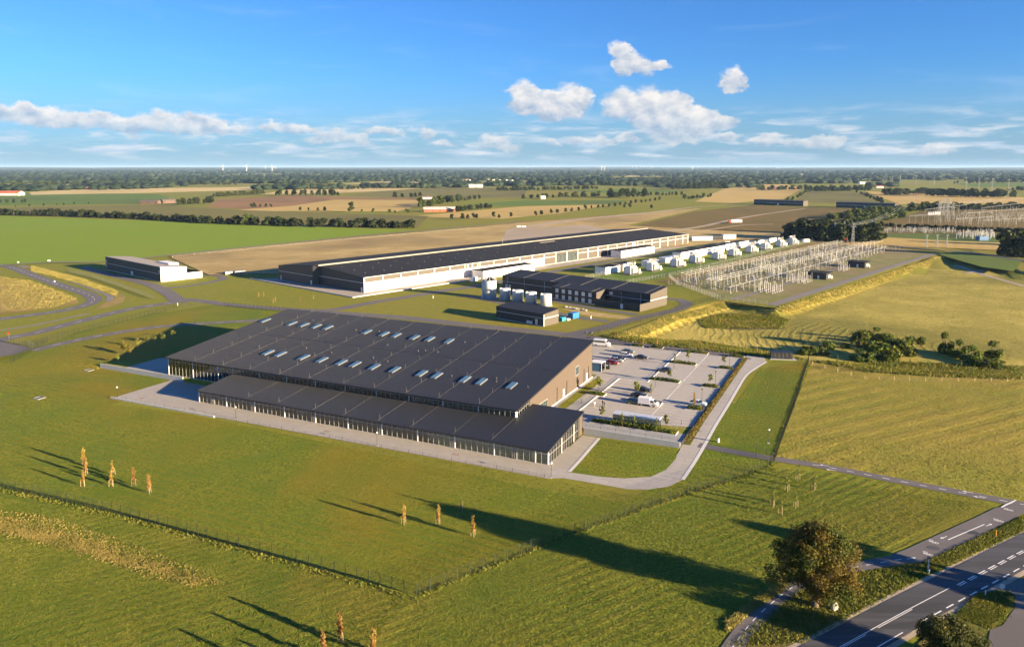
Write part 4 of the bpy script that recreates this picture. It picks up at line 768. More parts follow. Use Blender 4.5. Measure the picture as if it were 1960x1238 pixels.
# skips and containers
def container(px, py, d, rz, mat, label, cat='container', name='container'):
    c = G(px, py); t = thing(name, c, rz, label, cat); MB().hexa([(-d[0]/2*.96, -d[1]/2*.96, .12), (d[0]/2*.96, -d[1]/2*.96, .12), (d[0]/2*.96, d[1]/2*.96, .12), (-d[0]/2*.96, d[1]/2*.96, .12)], [(-d[0]/2, -d[1]/2, d[2]), (d[0]/2, -d[1]/2, d[2]), (d[0]/2, d[1]/2, d[2]), (-d[0]/2, d[1]/2, d[2])]).build('body', mat, t)
    n = int(d[0]/.7)
    for i in range(n + 1):
        for s in (-1, 1): ubox('rib', mat, t, (-d[0]/2*.97 + i*d[0]*.97/n, s*(d[1]/2 + .0), d[2]/2 + .05), (.1, .1, d[2]*.85))
    for a in (-1, 1): ubox('skid', black_m, t, (0, a*d[1]*.35, .06), (d[0]*.9, .15, .12))
    ubox('lid', mat, t, (0, 0, d[2] + .05), (d[0]*1.02, d[1]*1.02, .1)); return t
container(1098, 609, (4.6, 2.6, 2.5), B.a, blue_m, 'dark blue ribbed container beside the small dark building'); container(1076, 614, (2.6, 2.0, 1.5), B.a, cyan_m, 'small cyan skip at the gable of the small dark building'); container(1086, 613, (1.8, 1.6, .7), B.a, whitep_m, 'low white box between the cyan skip and blue container')
# far pair of dark warehouses
for px, py, L_, lb in ((1537, 395, 88, 'far dark warehouse left of the pair beyond the brown moor'), (1712, 401, 90, 'far dark warehouse right of the pair beyond the brown moor')):
    f = Fr(G(px, py)[:2], 48.5); t = flat_box('far_warehouse', f, 0, 22, 0, L_, 9.2, dark_m, bit_m, lb, rise=0., group='dark warehouses on the moor')
    fbox('end_wall', taupe2_m, t, f, 0, 22, -.3, -.02, 0, 8.9); fbox('stripe', grey_m, t, f, -.15, -.01, 0, L_, 4.6, 5.); fbox('gate', grey_m, t, f, -.15, -.01, L_*.48, L_*.48 + 3, 0, 4); fbox('coping', grey_m, t, f, -.3, -.16, 0, L_, 9., 9.3)
# cabin by the end of the concrete lane
f = Fr(G(1476, 687)[:2], -8); t = flat_box('equipment_cabin', f, 0, 7.2, 0, 2.6, 2.5, dark_m, roof_m, 'small dark blue equipment cabin at the end of the concrete lane', 'cabin')
for k in range(5): fbox('panel_rib', black_m, t, f, .6 + k*1.4, .7 + k*1.4, -.06, -.01, .2, 2.2)
fbox('foundation', wallconc_m, t, f, -.4, 8.4, -.8, 3, 0, .14)
# ================================================================== SUBSTATION
def firebox(px0, py0, px1, py1, depth, h, label, roof=bit_m):
    u0, v0 = uvof(B, px0, py0); u1, v1 = uvof(B, px1, py1); v = (v0 + v1)/2
    t = flat_box('switchgear_building', B, u0, u1, v, v + depth, h, white_m, roof, label, 'building', group='white switchgear buildings behind the transformers')
    for k in range(int((u1 - u0)/7)): fbox('panel_joint', grey_m, t, B, u0 + 6 + 7*k, u0 + 6.15 + 7*k, v - .04, v + .02, .2, h - .3)
    fbox('door', grey_m, t, B, u0 - .06, u0 + .02, v + 1.5, v + 2.6, .1, 2.3)
firebox(1159.4, 525.7, 1186, 520.5, 8, 4.6, 'nearest white switchgear building with black roof, left of the transformers'); firebox(1193, 519, 1216, 514.5, 8, 4.6, 'second nearest white switchgear building, just behind the first transformer')
firebox(1240, 511, 1260, 507, 5, 3.6, 'low grey-roofed switchgear cabin between the two nearest transformers', grey_m); firebox(1275, 503.5, 1298, 499, 6, 3.4, 'low switchgear cabin with grey roof before the longest white block', grey_m)
firebox(1307, 497, 1383, 481.5, 7, 5.2, 'longest white switchgear building with black roof in the transformer row'); firebox(1389, 480, 1406, 476.5, 8, 5.2, 'white switchgear block right after the longest one')
firebox(1415, 475, 1432, 471.5, 8, 5.0, 'white switchgear block in the middle of the far transformer row'); firebox(1445, 470.5, 1462, 467.5, 7, 4.2, 'second to last white switchgear block of the row'); firebox(1472, 465.5, 1486, 463, 7, 4.2, 'last and farthest white switchgear block of the row')
def build_transformer():
    t = thing('power_transformer', (0, 0, 0), B.a, '-', 'transformer', 'grey power transformers on the substation lawn')
    ubox('foundation', slate_m, t, (0, 0, .12), (7.5, 5.5, .24)); MB().box((0, 0, 2.1), (5.2, 3., 3.2)).box((0, 0, 3.8), (4.8, 2.6, .25)).build('tank', trf_m, t)
    for s in (-1, 1):
        r = MB()
        for k in range(9): r.box((-2 + k*.5, s*2.1, 2.0), (.22, .9, 2.6))
        r.build('radiator', fin_m, t)
    for k in range(2):
        r = MB()
        for j in range(5): r.box((2.85 + .22*k, -1.1 + j*.55, 2.1), (.12, .4, 2.4))
        r.build('radiator', fin_m, t)
    MB().tube((-1.8, 1.0, 4.9), (1.6, 1.0, 4.9), .55, n=14).build('conservator', trf_m, t)
    for x in (-1.5, 1.3): ubox('conservator_bracket', fin_m, t, (x, 1., 4.2), (.2, .2, .8))
    for k in range(3):
        x = -1.7 + k*1.7; b = MB(); b.tube((x, -.6, 3.9), (x - .1, -1.0, 6.0), .24, .14, 10)
        for j in range(5): zz = 4.2 + j*.35; b.lathe([(.36, 0), (.36, .08)], 10, (x - .02*j, -.66 - .07*j, zz))
        b.build('bushing', ins_m, t); MB().tube((x + .7, .2, 3.9), (x + .75, .15, 5.1), .16, .10, 8).build('low_voltage_bushing', insb_m, t)
    MB().tube((-3.8, -2.6, .3), (-3.8, -2.6, 4.2), .1).tube((-3.8, -2.6, 4.2), (-1.8, -.7, 5.9), .05).build('cable_mast', galv_m, t)
    ubox('control_box', whitep_m, t, (3.3, -2.5, 1.3), (1., .7, 1.9)); ubox('rubble_bed', rust_m, t, (6.2, .6, .25), (2.2, 4., .5))
    return t
tr0 = build_transformer(); TP = [(1207,525),(1248,518),(1295,510),(1331,503),(1373.6,496),(1403.7,489.5),(1436.7,483),(1463.7,477.5),(1493,472),(1516,468)]
ORD = ['nearest', 'second nearest', 'third nearest', 'fourth nearest', 'fifth nearest', 'sixth nearest', 'fourth from the far end', 'third from the far end', 'second from the far end', 'farthest']
for i, p in enumerate(TP):
    lb = 'grey power transformer with bushings, %s in the row beside the fence' % ORD[i]
    o = tr0 if i == 0 else copy_tree(tr0); o.location = G(*p); o.scale = (1.38,)*3; o['label'] = lb
# post insulators and busbars: rows along u
def ins_mesh(h, r=.11, base=2.4):
    mb = MB(); mb.box((0, 0, .12), (.8, .8, .24)); mb.tube((0, 0, .2), (0, 0, base), .13, n=6)
    k = int((h - base)/.42)
    for i in range(k): mb.lathe([(r, base + i*.42), (r + .08, base + i*.42 + .1), (r, base + i*.42 + .22)], 7)
    mb.tube((0, 0, base), (0, 0, h), r*.8, n=6); mb.box((0, 0, h), (.7, .12, .14)); return mb.mesh('post_insulator', ins_m)
IM = [ins_mesh(4.6), ins_mesh(3.4, .14, 1.6), ins_mesh(5.6, .10, 3.0)]
def breaker_mesh():
    mb = MB(); mb.box((0, 0, .15), (3.4, .7, .3)); 
    for x in (-1.3, 0, 1.3): mb.tube((x, 0, .3), (x, 0, 1.7), .12, n=6).lathe([(.2, 1.7), (.3, 2.3), (.2, 2.9), (.3, 3.4), (.2, 4.0)], 7, (x, 0, 0)).tube((x, 0, 4), (x + .5, .3, 4.5), .16, n=6)
    mb.box((0, .2, 1.1), (3.2, .35, .5)); return mb.mesh('circuit_breaker', cer_m)
BRK = breaker_mesh()
rnd = random.Random(11); npost = 0
def in_yard(u, v): return 4 < u < 268 and not (60 < u < 150 and -24 < v < -11) and not (118 < u < 160 and v < -2)
POSTL = 'pale post insulator on a steel foot in the gravelled substation yard'
for v, u0, u1, step, kinds in ((47, 44, 310, 11, (0, 2)), (43.5, 42, 310, 11, (0,)), (40, 40, 300, 11, (0,)), (24, 30, 330, 10, (0, 2)), (20.5, 28, 330, 10, (0,)), (17, 26, 330, 10, (0, 2)), (5.5, 20, 300, 8, (1,))):
    u = u0
    while u < u1:
        if rnd.random() < .93 and npost < 300:
            tag(inst('post_insulator', IM[rnd.choice(kinds)], None, S.w(u + rnd.uniform(-.4, .4), v + rnd.uniform(-.3, .3), .06), S.a, rnd.uniform(.92, 1.08)), POSTL, 'insulator', 'post insulators in the substation yard'); npost += 1
        u += step
for cu, cv, nu_, nv_, du, dv in ((34, -12, 6, 4, 2.6, 3.4), (80, -11, 6, 4, 2.6, 3.4), (58, 33, 4, 3, 2.6, 2.8), (100, 12, 4, 3, 2.6, 2.6), (128, 33, 4, 3, 2.6, 2.8), (190, 10, 5, 3, 2.8, 2.6), (150, -10, 5, 2, 2.8, 3.), (225, 33, 4, 3, 2.8, 2.8), (270, -8, 5, 3, 3., 3.2), (30, 30, 4, 2, 2.6, 2.8), (24, 10, 4, 2, 2.4, 2.6)):
    for i in range(nu_):
        for j in range(nv_):
            if npost < 300: tag(inst('post_insulator', IM[rnd.choice((0, 1, 2))], None, S.w(cu + i*du + rnd.uniform(-.3, .3), cv + j*dv + rnd.uniform(-.3, .3), .06), S.a, rnd.uniform(.85, 1.15)), POSTL, 'insulator', 'post insulators in the substation yard'); npost += 1
for u in range(34, 300, 26):
    for v in (35, 12):
        tag(inst('circuit_breaker', BRK, None, S.w(u + rnd.uniform(-3, 3), v, .06), S.a + pi/2), 'low three-pole circuit breaker between the insulator rows', 'breaker', 'circuit breakers in the substation yard')
for v, z, u0, u1 in ((47, 4.7, 42, 312), (43.5, 4.7, 40, 312), (40, 4.7, 38, 302), (24, 4.7, 28, 332), (20.5, 4.7, 26, 332), (17, 4.7, 24, 332), (5.5, 3.5, 18, 302)):
    a, b = S.w(u0, v, z), S.w(u1, v, z); tag(MB().tube(a, b, .055, n=6).build('busbar', grey_m), 'long pale tubular busbar carried along a row of post insulators', 'busbar', 'busbars over the substation yard')
for u, v, h in ((60, 30, 11), (112, 28, 11), (166, 28, 12), (220, 28, 12), (280, 30, 12), (80, 54, 9), (180, 58, 9)):
    t = thing('lightning_mast', S.w(u, v, .05), 0, 'thin grey lightning mast standing among the substation insulators', 'mast', 'lightning masts'); MB().tube((0, 0, 0), (0, 0, h), .14, .04, 6).build('pole', galv_m, t); MB().box((0, 0, .2), (.7, .7, .4)).build('foot', wallconc_m, t)
sw = MB()
for i in range(700):
    u, v = rnd.uniform(26, 325), rnd.choice((49, 45, 42, 37, 33, 30, 26, 22, 18.5, 14, 11, 8, 3)) + rnd.uniform(-1.2, 1.2)
    p = S.w(u, v, .06); h = rnd.uniform(1.6, 4.4); sw.tube(p, (p[0], p[1], h), .07, .05, 5).box((p[0], p[1], h), (rnd.uniform(.3, 1.1), .14, .16), rnd.uniform(0, 3)).box((p[0], p[1], .2), (.6, .6, .3))
tag(sw.build('switchgear_posts', cer_m), 'dense field of small posts and fittings between the insulator rows', 'switchgear', kind='stuff')
for (px, py), lb in (((1581, 536), 'black flat-roofed control hut nearest in the substation yard'), ((1655, 513.5), 'black flat-roofed control hut farther along the substation road')):
    f = Fr(G(px, py)[:2], 48.5); t = flat_box('control_hut', f, 0, 9, 0, 11, 4.0, dark_m, bit_m, lb, 'hut', ov=.8)
    fbox('sign_panel', whitep_m, t, f, 4, 7, -.08, -.01, .8, 2.4); fbox('door', grey_m, t, f, -.06, -.01, 4, 5.2, .1, 2.3)
    for u in (7.6, 8.4): fbox('cabinet', whitep_m, t, f, u, u + .5, -.6, -.09, .1, 1.8)
# ================================================================== FENCES
def wire_panel(mat, nv=26, nh=8, bay=2.5, hgt=2.2, r=.0042):
    mb = MB()
    for i in range(nv): x = -.5 + (i + .5)/nv; mb.add([(x - r/bay, 0, -.5), (x + r/bay, 0, -.5), (x + r/bay, 0, .5), (x - r/bay, 0, .5), (x, -r, -.5), (x, r, -.5), (x, r, .5), (x, -r, .5)], [(0, 1, 2, 3), (4, 5, 6, 7)])
    for j in range(nh): z = -.5 + (j + .5)/nh; mb.add([(-.5, 0, z - r/hgt), (.5, 0, z - r/hgt), (.5, 0, z + r/hgt), (-.5, 0, z + r/hgt), (-.5, -r, z), (.5, -r, z), (.5, r, z), (-.5, r, z)], [(0, 1, 2, 3), (4, 5, 6, 7)])
    return mb.mesh('wire_panel', mat)
WPD = wire_panel(post_m); WPG = wire_panel(postg_m, 16, 6, 3., 2.4, .006); WPR = wire_panel(post_m, 1, 2, 4., .9, .012); WPW = wire_panel(stake_m, 1, 2, 5., 1.2, .012)
mesh_m, meshg_m = WPD, WPG
def fence(pts, h, label, pm=post_m, wm=mesh_m, sp=2.5, pw=.07, name='wire_fence', top=True):
    """posts and one wire panel for each bay, all parts of one fence"""
    t = thing(name, (pts[0][0], pts[0][1], terr(*pts[0][:2])), 0, label, 'fence'); o0 = pts[0]; z0 = terr(*o0[:2])
    P = [np.array(p[:2]) for p in pts]; pan = {}
    for a, b in zip(P, P[1:]):
        Ln = np.linalg.norm(b - a); n = max(1, int(round(Ln/sp))); d = (b - a)/n; ang = atan2(d[1], d[0]); st = Ln/n
        for i in range(n + 1):
            p = a + d*i; z = terr(*p); l = (p[0] - o0[0], p[1] - o0[1])
            if i < n or b is P[-1]: ubox('post', pm, t, (l[0], l[1], z - z0 + h/2), (pw, pw, h + .1), ang)
            if i < n:
                q = a + d*(i + .5); z1 = terr(*(p + d)); me_z = (z + z1)/2
                inst('wire_panel', wm, t, (q[0] - o0[0], q[1] - o0[1], me_z - z0 + h/2 + .02), ang, (st - pw, 1, h - .08))
    return t
fence(polyG([(-60,920),(15,936),(250,990),(498,1058),(640,1096),(797,1140)], True), 2.2, 'dark green wire fence across the front lawn, left stretch')
fence(polyG([(797,1140),(900,1098),(1100,1022),(1300,952),(1470,894)], True), 2.2, 'dark green wire fence running right from the front corner to the cycle path')
fence(polyG([(1480,888),(1492,855),(1520,778),(1548,690)], True), 2.2, 'dark green wire fence between the mown strip and the right meadow')
fence(polyG([(1447,876),(1447.2,866),(1478,884)], True), 2.4, 'short dark gate fence over the cycle path', name='gate_fence')
fence(polyG([(60,668),(16,655)], True), 2.2, 'dark sliding gate at the left entrance apron', name='entrance_gate'); fence(polyG([(66,667),(52,661)], True), 2.4, 'tall dark gate leaf beside the gate road', name='gate_leaf')
fence(polyG([(60,660),(120,645),(200,625),(300,600),(340,590),(390,583)]), 2.2, 'dark wire fence along the access road to the front building'); fence(polyG([(430,586),(560,598),(640,606)]), 2.2, 'dark wire fence behind the front building beside the site road')
fence(polyG([(90,655),(66,667),(20,690)]), 2.2, 'dark wire fence turning at the gate road')
fence(polyG([(1124,648),(1150,638),(1200,624),(1262,607),(1330,584),(1386,572)]), 2.2, 'dark wire fence on the crest of the yellow bank'); fence(polyG([(130,520),(180,532),(230,549),(295,573)]), 2.2, 'dark wire fence beside the road to the left warehouse')
fence([S.w(*p) for p in ((53, 61), (28, 41), (-2, 0), (-1, -24))], 2.4, 'galvanised palisade fence at the near end of the substation', postg_m, meshg_m, 3.); fence([S.w(*p) for p in ((53, 61.3), (150, 67), (342, 79))], 2.4, 'galvanised fence between transformers and substation yard', postg_m, meshg_m, 3.)
fence([S.w(*p) for p in ((52, 61.6), (14, 66), (12, 94), (40, 96))], 2.4, 'galvanised fence at the near end of the transformer lawn', postg_m, meshg_m, 3.); fence(polyG([(330,493),(520,473),(700,456),(900,438)]), 1.6, 'thin wire fence along the bare ground and green field', postg_m, meshg_m, 6., .1)
fence(polyG([(1555,698),(1655,726),(1740,729),(1960,731)], True), 1.2, 'low wooden post fence above the right meadow', stake_m, WPW, 5., .12)
fence([A.w(*p) for p in ((-134, -8.4), (-60, -7.9), (2.5, -7.0))], .9, 'thin low handrail along the front terrace', post_m, WPR, 4., .05, 'handrail')
fence([A.w(*p) for p in ((1.2, 22.9), (24.8, 22.9))], 1.4, 'thin handrail on the retaining wall by the shelter', post_m, WPR, 4., .05, 'handrail')
# ================================================================== CAR PARK THINGS
def lamp(px, py, h, label, name='lamp_post', cap=whitep_m):
    c = GT(px, py); t = thing(name, c, 0, label, 'lamp', 'lamp posts'); MB().tube((0, 0, 0), (0, 0, h), .07, .05, 6).build('pole', black_m, t); MB().lathe([(.05, h), (.22, h + .05), (.22, h + .3), (.1, h + .36)], 10).build('lantern', cap, t); MB().box((0, 0, .05), (.5, .5, .1)).build('foot', wallconc_m, t); return t
for px, py, lb in ((451.5, 802, 'globe lamp post on the front lawn near the left of the terrace'), (722, 853, 'globe lamp post at the middle of the front terrace edge'), (1055, 914, 'globe lamp post at the right corner of the front terrace'), (225, 762, 'globe lamp post at the left end of the front terrace'), (1471, 848, 'globe lamp post on the strip left of the meadow fence')): lamp(px, py, 3.2, lb)
for px, py, lb in ((1254, 744, 'tall black parking lamp post in the middle planted row'), (1290, 708, 'tall black parking lamp post beside the middle rear island'), (1396, 707, 'black lamp post at the rear right parking edge'), (1369, 743, 'black lamp post at the right parking edge, middle'), (1343, 779, 'black lamp post at the right parking edge beside the white car'), (1191, 699, 'tall lamp post by the row of parked cars'), (373, 624, 'black lamp post by the gate road left of the roof')): lamp(px, py, 5., lb, 'parking_lamp', black_m)
def hump(mb, rx, ry, h, n, seed, leaf):
    r = random.Random(seed)
    for _ in range(n):
        x, y = r.uniform(-rx, rx), r.uniform(-ry, ry); e = max(0, 1 - (abs(x)/rx)**4)*max(0, 1 - (abs(y)/ry)**4); z = h*(.25 + .75*r.random())*(.4 + .6*e)
        a, b, s = r.uniform(0, 6.28), r.uniform(-1, 1), leaf*r.uniform(.6, 1.3); d1 = np.array((cos(a), sin(a), .3*b)); d2 = np.array((-sin(a)*.7, cos(a)*.7, b)); c = np.array((x, y, z))
        mb.add([c - s*d1, c + s*d2*.8, c + s*d1, c - s*d2*.8], [(0, 1, 2, 3)])
    return mb
def island(u0, u1, v0, v1, label, n=None, h=.95):
    c = A.w((u0 + u1)/2, (v0 + v1)/2); t = thing('planted_island', c, A.a, label, 'planting bed', 'planted islands of the car park'); lx, ly = u1 - u0, v1 - v0
    k = MB()
    for s in (-1, 1): k.box((0, s*(ly/2 - .06), .1), (lx, .12, .2)).box((s*(lx/2 - .06), 0, .1), (.12, ly - .24, .2))
    k.build('kerb', kerb_m, t); ubox('soil', plain('soil', (.06, .045, .03), .95) if 'soil' not in MATS else MATS['soil'], t, (0, 0, .09), (lx - .26, ly - .26, .16)); hump(MB(), lx/2 - .2, ly/2 - .2, h, int(lx*ly*34), int(u0*7 + v0*3), .2).build('shrubs', hedge_leaf, t); return t
def isl(px0, py0, px1, py1, label, d=3.0):
    a, b = uvof(A, px0, py0), uvof(A, px1, py1); vm = (a[1] + b[1])/2; return island(min(a[0], b[0]), max(a[0], b[0]), vm - d/2, vm + d/2, label)
isl(1125, 752, 1158, 757, 'planted island beside the grass strip and the taupe wall'); isl(1203, 766, 1266, 774, 'planted island behind the white delivery truck'); isl(1242, 725, 1301, 732, 'planted island in the middle of the car park'); isl(1281, 693.5, 1333, 698, 'planted island one row behind the middle one')
isl(1308, 673, 1356, 677, 'planted island at the rear beside the site road, centre'); isl(1244, 664, 1269, 667, 'small planted island at the rear right of the walkway'); isl(1208, 661, 1232, 663.5, 'small planted island at the rear left of the walkway'); isl(1394, 681.5, 1424, 684.5, 'planted island at the rear right corner')
isl(1374, 703.5, 1404, 707, 'planted island at the right edge, second from the rear'); isl(1343, 738, 1376, 742, 'planted island at the right edge, third from the rear'); isl(1314, 780, 1347, 785, 'planted island at the right edge beside the white car'); isl(1132, 805, 1296, 830, 'long planted bed in front of the bicycle shelter', 3.2)
# clipped dry hedge strip
hs = thing('hedge_strip', A.w(26.4, 71), A.a, 'long narrow dry orange hedge strip between parking and concrete lane', 'hedge'); hump(MB(), .7, 45, .45, 5000, 5, .18).build('shrubs', leafmat('dry_hedge_leaves', (.20, .13, .035), (.17, .135, .035), .05, .4), hs)
# bicycle shelter
a, b = uvof(A, 1173, 808), uvof(A, 1262, 822); sh = thing('bicycle_shelter', A.w((a[0] + b[0])/2, (a[1] + b[1])/2 + 1), A.a, 'long glazed bicycle shelter with pale flat roof', 'shelter'); sl_ = b[0] - a[0]
MB().box((0, 0, 2.55), (sl_, 3., .22)).build('roof', grey_m, sh); nb = 10
for i in range(nb + 1): ubox('post', galv_m, sh, (-sl_/2 + .15 + i*(sl_ - .3)/nb, -1.2, 1.25), (.1, .1, 2.4)); ubox('post', galv_m, sh, (-sl_/2 + .15 + i*(sl_ - .3)/nb, 1.2, 1.25), (.1, .1, 2.4))
for i in range(nb): ubox('glass_panel', glass_m, sh, (-sl_/2 + .15 + (i + .5)*(sl_ - .3)/nb, -1.2, 1.2), ((sl_ - .3)/nb - .14, .03, 2.0)); ubox('back_panel', grey_m, sh, (-sl_/2 + .15 + (i + .5)*(sl_ - .3)/nb, 1.2, 1.2), ((sl_ - .3)/nb - .14, .03, 2.0))
for s in (-1, 1): ubox('glass_panel', glass_m, sh, (s*(sl_/2 - .1), 0, 1.2), (.03, 2.2, 2.0))
# cars
GLS = plain('car_glass', (.015, .018, .022), .08, .02, spec=.8); TYR = plain('tyre', (.02, .02, .02), .8); RIM = plain('wheel_rim', (.45, .45, .46), .35, .05, metal=.6); LMP = plain('headlamp', (.75, .75, .72), .15); TAIL = plain('tail_lamp', (.35, .02, .02), .3)
PAINT = {}
def paintm(c):
    if c not in PAINT:
        m = plain('car_paint_%d' % len(PAINT), c, .28, .03, spec=.6); m.node_tree.nodes['Principled BSDF'].inputs['Coat Weight'].default_value = .6; PAINT[c] = m
    return PAINT[c]
PROF = {'sedan': (4.6, 1.8, 1.42, [(-2.3, .35), (-2.3, .8), (-2.15, .92), (-1.45, .98), (.95, .98), (2.1, .82), (2.3, .62), (2.3, .3)], [(-1.75, .97), (-1.05, 1.42), (.25, 1.42), (1.1, .97)]),
 'wagon': (4.7, 1.82, 1.48, [(-2.3, .35), (-2.32, .85), (-2.2, .98), (.95, 1.0), (2.1, .84), (2.33, .62), (2.33, .3)], [(-2.2, .98), (-1.85, 1.46), (.2, 1.48), (1.1, .99)]),
 'hatch': (4.1, 1.75, 1.5, [(-2.0, .35), (-2.05, .85), (-1.95, 1.0), (.9, 1.0), (1.9, .82), (2.05, .6), (2.05, .3)], [(-1.95, .99), (-1.55, 1.48), (.1, 1.5), (1.05, .99)]),
 'van': (6.2, 2.1, 2.6, [(-3.1, .4), (-3.1, 2.3), (-2.95, 2.58), (1.3, 2.6), (1.75, 2.4), (2.3, 1.5), (3.0, 1.2), (3.1, .8), (3.1, .35)], None), 'truck': (5.6, 2.0, 1.9, [(.6, .4), (.6, 1.9), (.75, 1.98), (1.5, 1.95), (2.2, 1.15), (2.75, .95), (2.8, .4)], None)}
def ext(mb, prof, w0, w1, y0=0.):
    n = len(prof); zlo = min(p[1] for p in prof); zhi = max(p[1] for p in prof)
    ww = lambda z: w0 + (w1 - w0)*(z - zlo)/(zhi - zlo + 1e-6)
    return mb.hexa([(x, -ww(z)/2, z) for x, z in prof], [(x, ww(z)/2, z) for x, z in prof])
def car(kind, px, py, rz, col, label, cat='car'):
    L_, W_, H_, body, cab = PROF[kind]; c = G(px, py, .04); t = thing('parked_car' if cat == 'car' else cat.replace(' ', '_'), c, rz, label, cat, 'vehicles in the car park'); pm = paintm(col)
    ext(MB(), body, W_, W_*.93).build('body', pm, t)
    if cab:
        ext(MB(), cab, W_*.93, W_*.72).build('windows', GLS, t); x0, x1 = cab[1][0] - .04, cab[2][0] + .06; MB().hexa([(x0, -W_*.38, H_ - .03), (x1, -W_*.38, H_ - .03), (x1, W_*.38, H_ - .03), (x0, W_*.38, H_ - .03)], [(x0 + .1, -W_*.34, H_ + .05), (x1 - .1, -W_*.34, H_ + .05), (x1 - .1, W_*.34, H_ + .05), (x0 + .1, W_*.34, H_ + .05)]).build('roof', pm, t)
        for s in (-1, 1): ubox('mirror', pm, t, (.85, s*(W_/2 + .05), 1.0), (.18, .2, .14)); MB().box((-.45, s*W_*.415, 1.2), (.08, .05, .42)).build('pillar', pm, t)
    elif kind == 'van':
        for s in (-1, 1): ubox('side_window', GLS, t, (-.6, s*(W_*.478), 1.85), (4.2, .06, .62))
        MB().hexa([(1.82, -.9, 2.28), (2.28, -.95, 1.56), (2.28, .95, 1.56), (1.82, .9, 2.28)], [(1.9, -.9, 2.3), (2.36, -.95, 1.58), (2.36, .95, 1.58), (1.9, .9, 2.3)]).build('windscreen', GLS, t)
    else:
        MB().box((-1.1, 0, 1.45), (3.3, 2.05, 1.7)).build('cargo_box', whitep_m, t); MB().box((-1.0, 0, .5), (3.5, 1.4, .22)).build('chassis', black_m, t)
        MB().hexa([(1.52, -.85, 1.9), (2.2, -.88, 1.2), (2.2, .88, 1.2), (1.52, .85, 1.9)], [(1.6, -.85, 1.92), (2.28, -.88, 1.22), (2.28, .88, 1.22), (1.6, .85, 1.92)]).build('windscreen', GLS, t)
        for s in (-1, 1): ubox('side_window', GLS, t, (1.25, s*.955, 1.5), (.9, .04, .5))
    xw = .31*L_; r = .33 if kind not in ('van', 'truck') else .38
    for x in (-xw, xw):
        for s in (-1, 1):
            w = MB().tube((x, s*(W_/2 - .2), r), (x, s*(W_/2 + .02), r), r, n=14).build('wheel', TYR, t); MB().tube((x, s*(W_/2 + .021), r), (x, s*(W_/2 + .035), r), r*.62, n=10).build('rim', RIM, w)
    fx = max(p[0] for p in body); bx_ = min(p[0] for p in body) if kind != 'truck' else -2.75
    for s in (-1, 1): ubox('headlight', LMP, t, (fx - .03, s*W_*.36, .68), (.1, .34, .16)); ubox('tail_light', TAIL, t, (bx_ + .02, s*W_*.38, .8), (.08, .2, .22))
    ubox('number_plate', whitep_m, t, (fx + .01, 0, .48), (.04, .5, .12)); return t
RA = A.a
WHT, BLK, NAVY, SIL, RED, GRY, LBL, GRN = (.75, .75, .74), (.012, .012, .015), (.015, .025, .06), (.36, .37, .38), (.28, .012, .015), (.10, .105, .11), (.50, .62, .66), (.10, .12, .10)
car('van', 1152, 662, RA + .05, WHT, 'white minibus with dark windows by the rear corner of the taupe wall', 'van'); car('sedan', 1201, 675, RA + .06, GRN, 'dark green-grey car rearmost in the row left of the walkway'); car('wagon', 1198, 682, RA, WHT, 'white car second from the rear, left of the walkway')
car('wagon', 1184, 688, RA, NAVY, 'dark blue car between the white and the silver car'); car('hatch', 1181, 692.5, RA, SIL, 'silver car directly behind the red one'); car('hatch', 1172.5, 697, RA, RED, 'red hatchback nearest the wall end of its row')
car('sedan', 1227.5, 686.5, RA + .02, BLK, 'black saloon alone on the right of the walkway'); car('wagon', 1271, 711, RA + pi, NAVY, 'dark car by the lone tree near the middle island'); car('wagon', 1231, 749, RA, BLK, 'black car partly behind the round-crowned island tree'); car('sedan', 1223, 759, RA, BLK, 'black saloon in front of the other black car by the round tree')
car('hatch', 1214, 772.5, RA, (.02, .06, .05), 'dark hatchback parked behind the white delivery truck'); car('truck', 1241, 776, RA, WHT, 'white box delivery truck on the near driveway', 'truck'); car('wagon', 1336, 775, RA, LBL, 'pale silver-blue car at the right edge of the car park')
c = G(1144, 708); t = thing('glass_porch', c, A.a, 'small pale glass porch at the rear corner of the taupe wall', 'porch'); MB().box((0, 0, 2.9), (4, 4, .18)).build('roof', whitep_m, t)
for x in (-1.9, 1.9):
    for y in (-1.9, 1.9): ubox('post', whitep_m, t, (x, y, 1.4), (.12, .12, 2.8))
for s in (-1, 1): ubox('glass_panel', glass_m, t, (s*1.9, 0, 1.4), (.03, 3.6, 2.6)); ubox('glass_panel', skyl_m, t, (0, s*1.9, 1.4), (3.6, .03, 2.6))
c = G(1163, 706); t = thing('dark_kiosk', c, A.a, 'small black kiosk on the pavement near the red hatchback', 'kiosk'); MB().box((0, 0, 1.0), (1.4, 1.2, 2.0)).build('body', black_m, t); ubox('roof', fascia_m, t, (0, 0, 2.07), (1.6, 1.4, .14)); ubox('screen', grey_m, t, (0, -.62, 1.4), (.6, .03, .5))
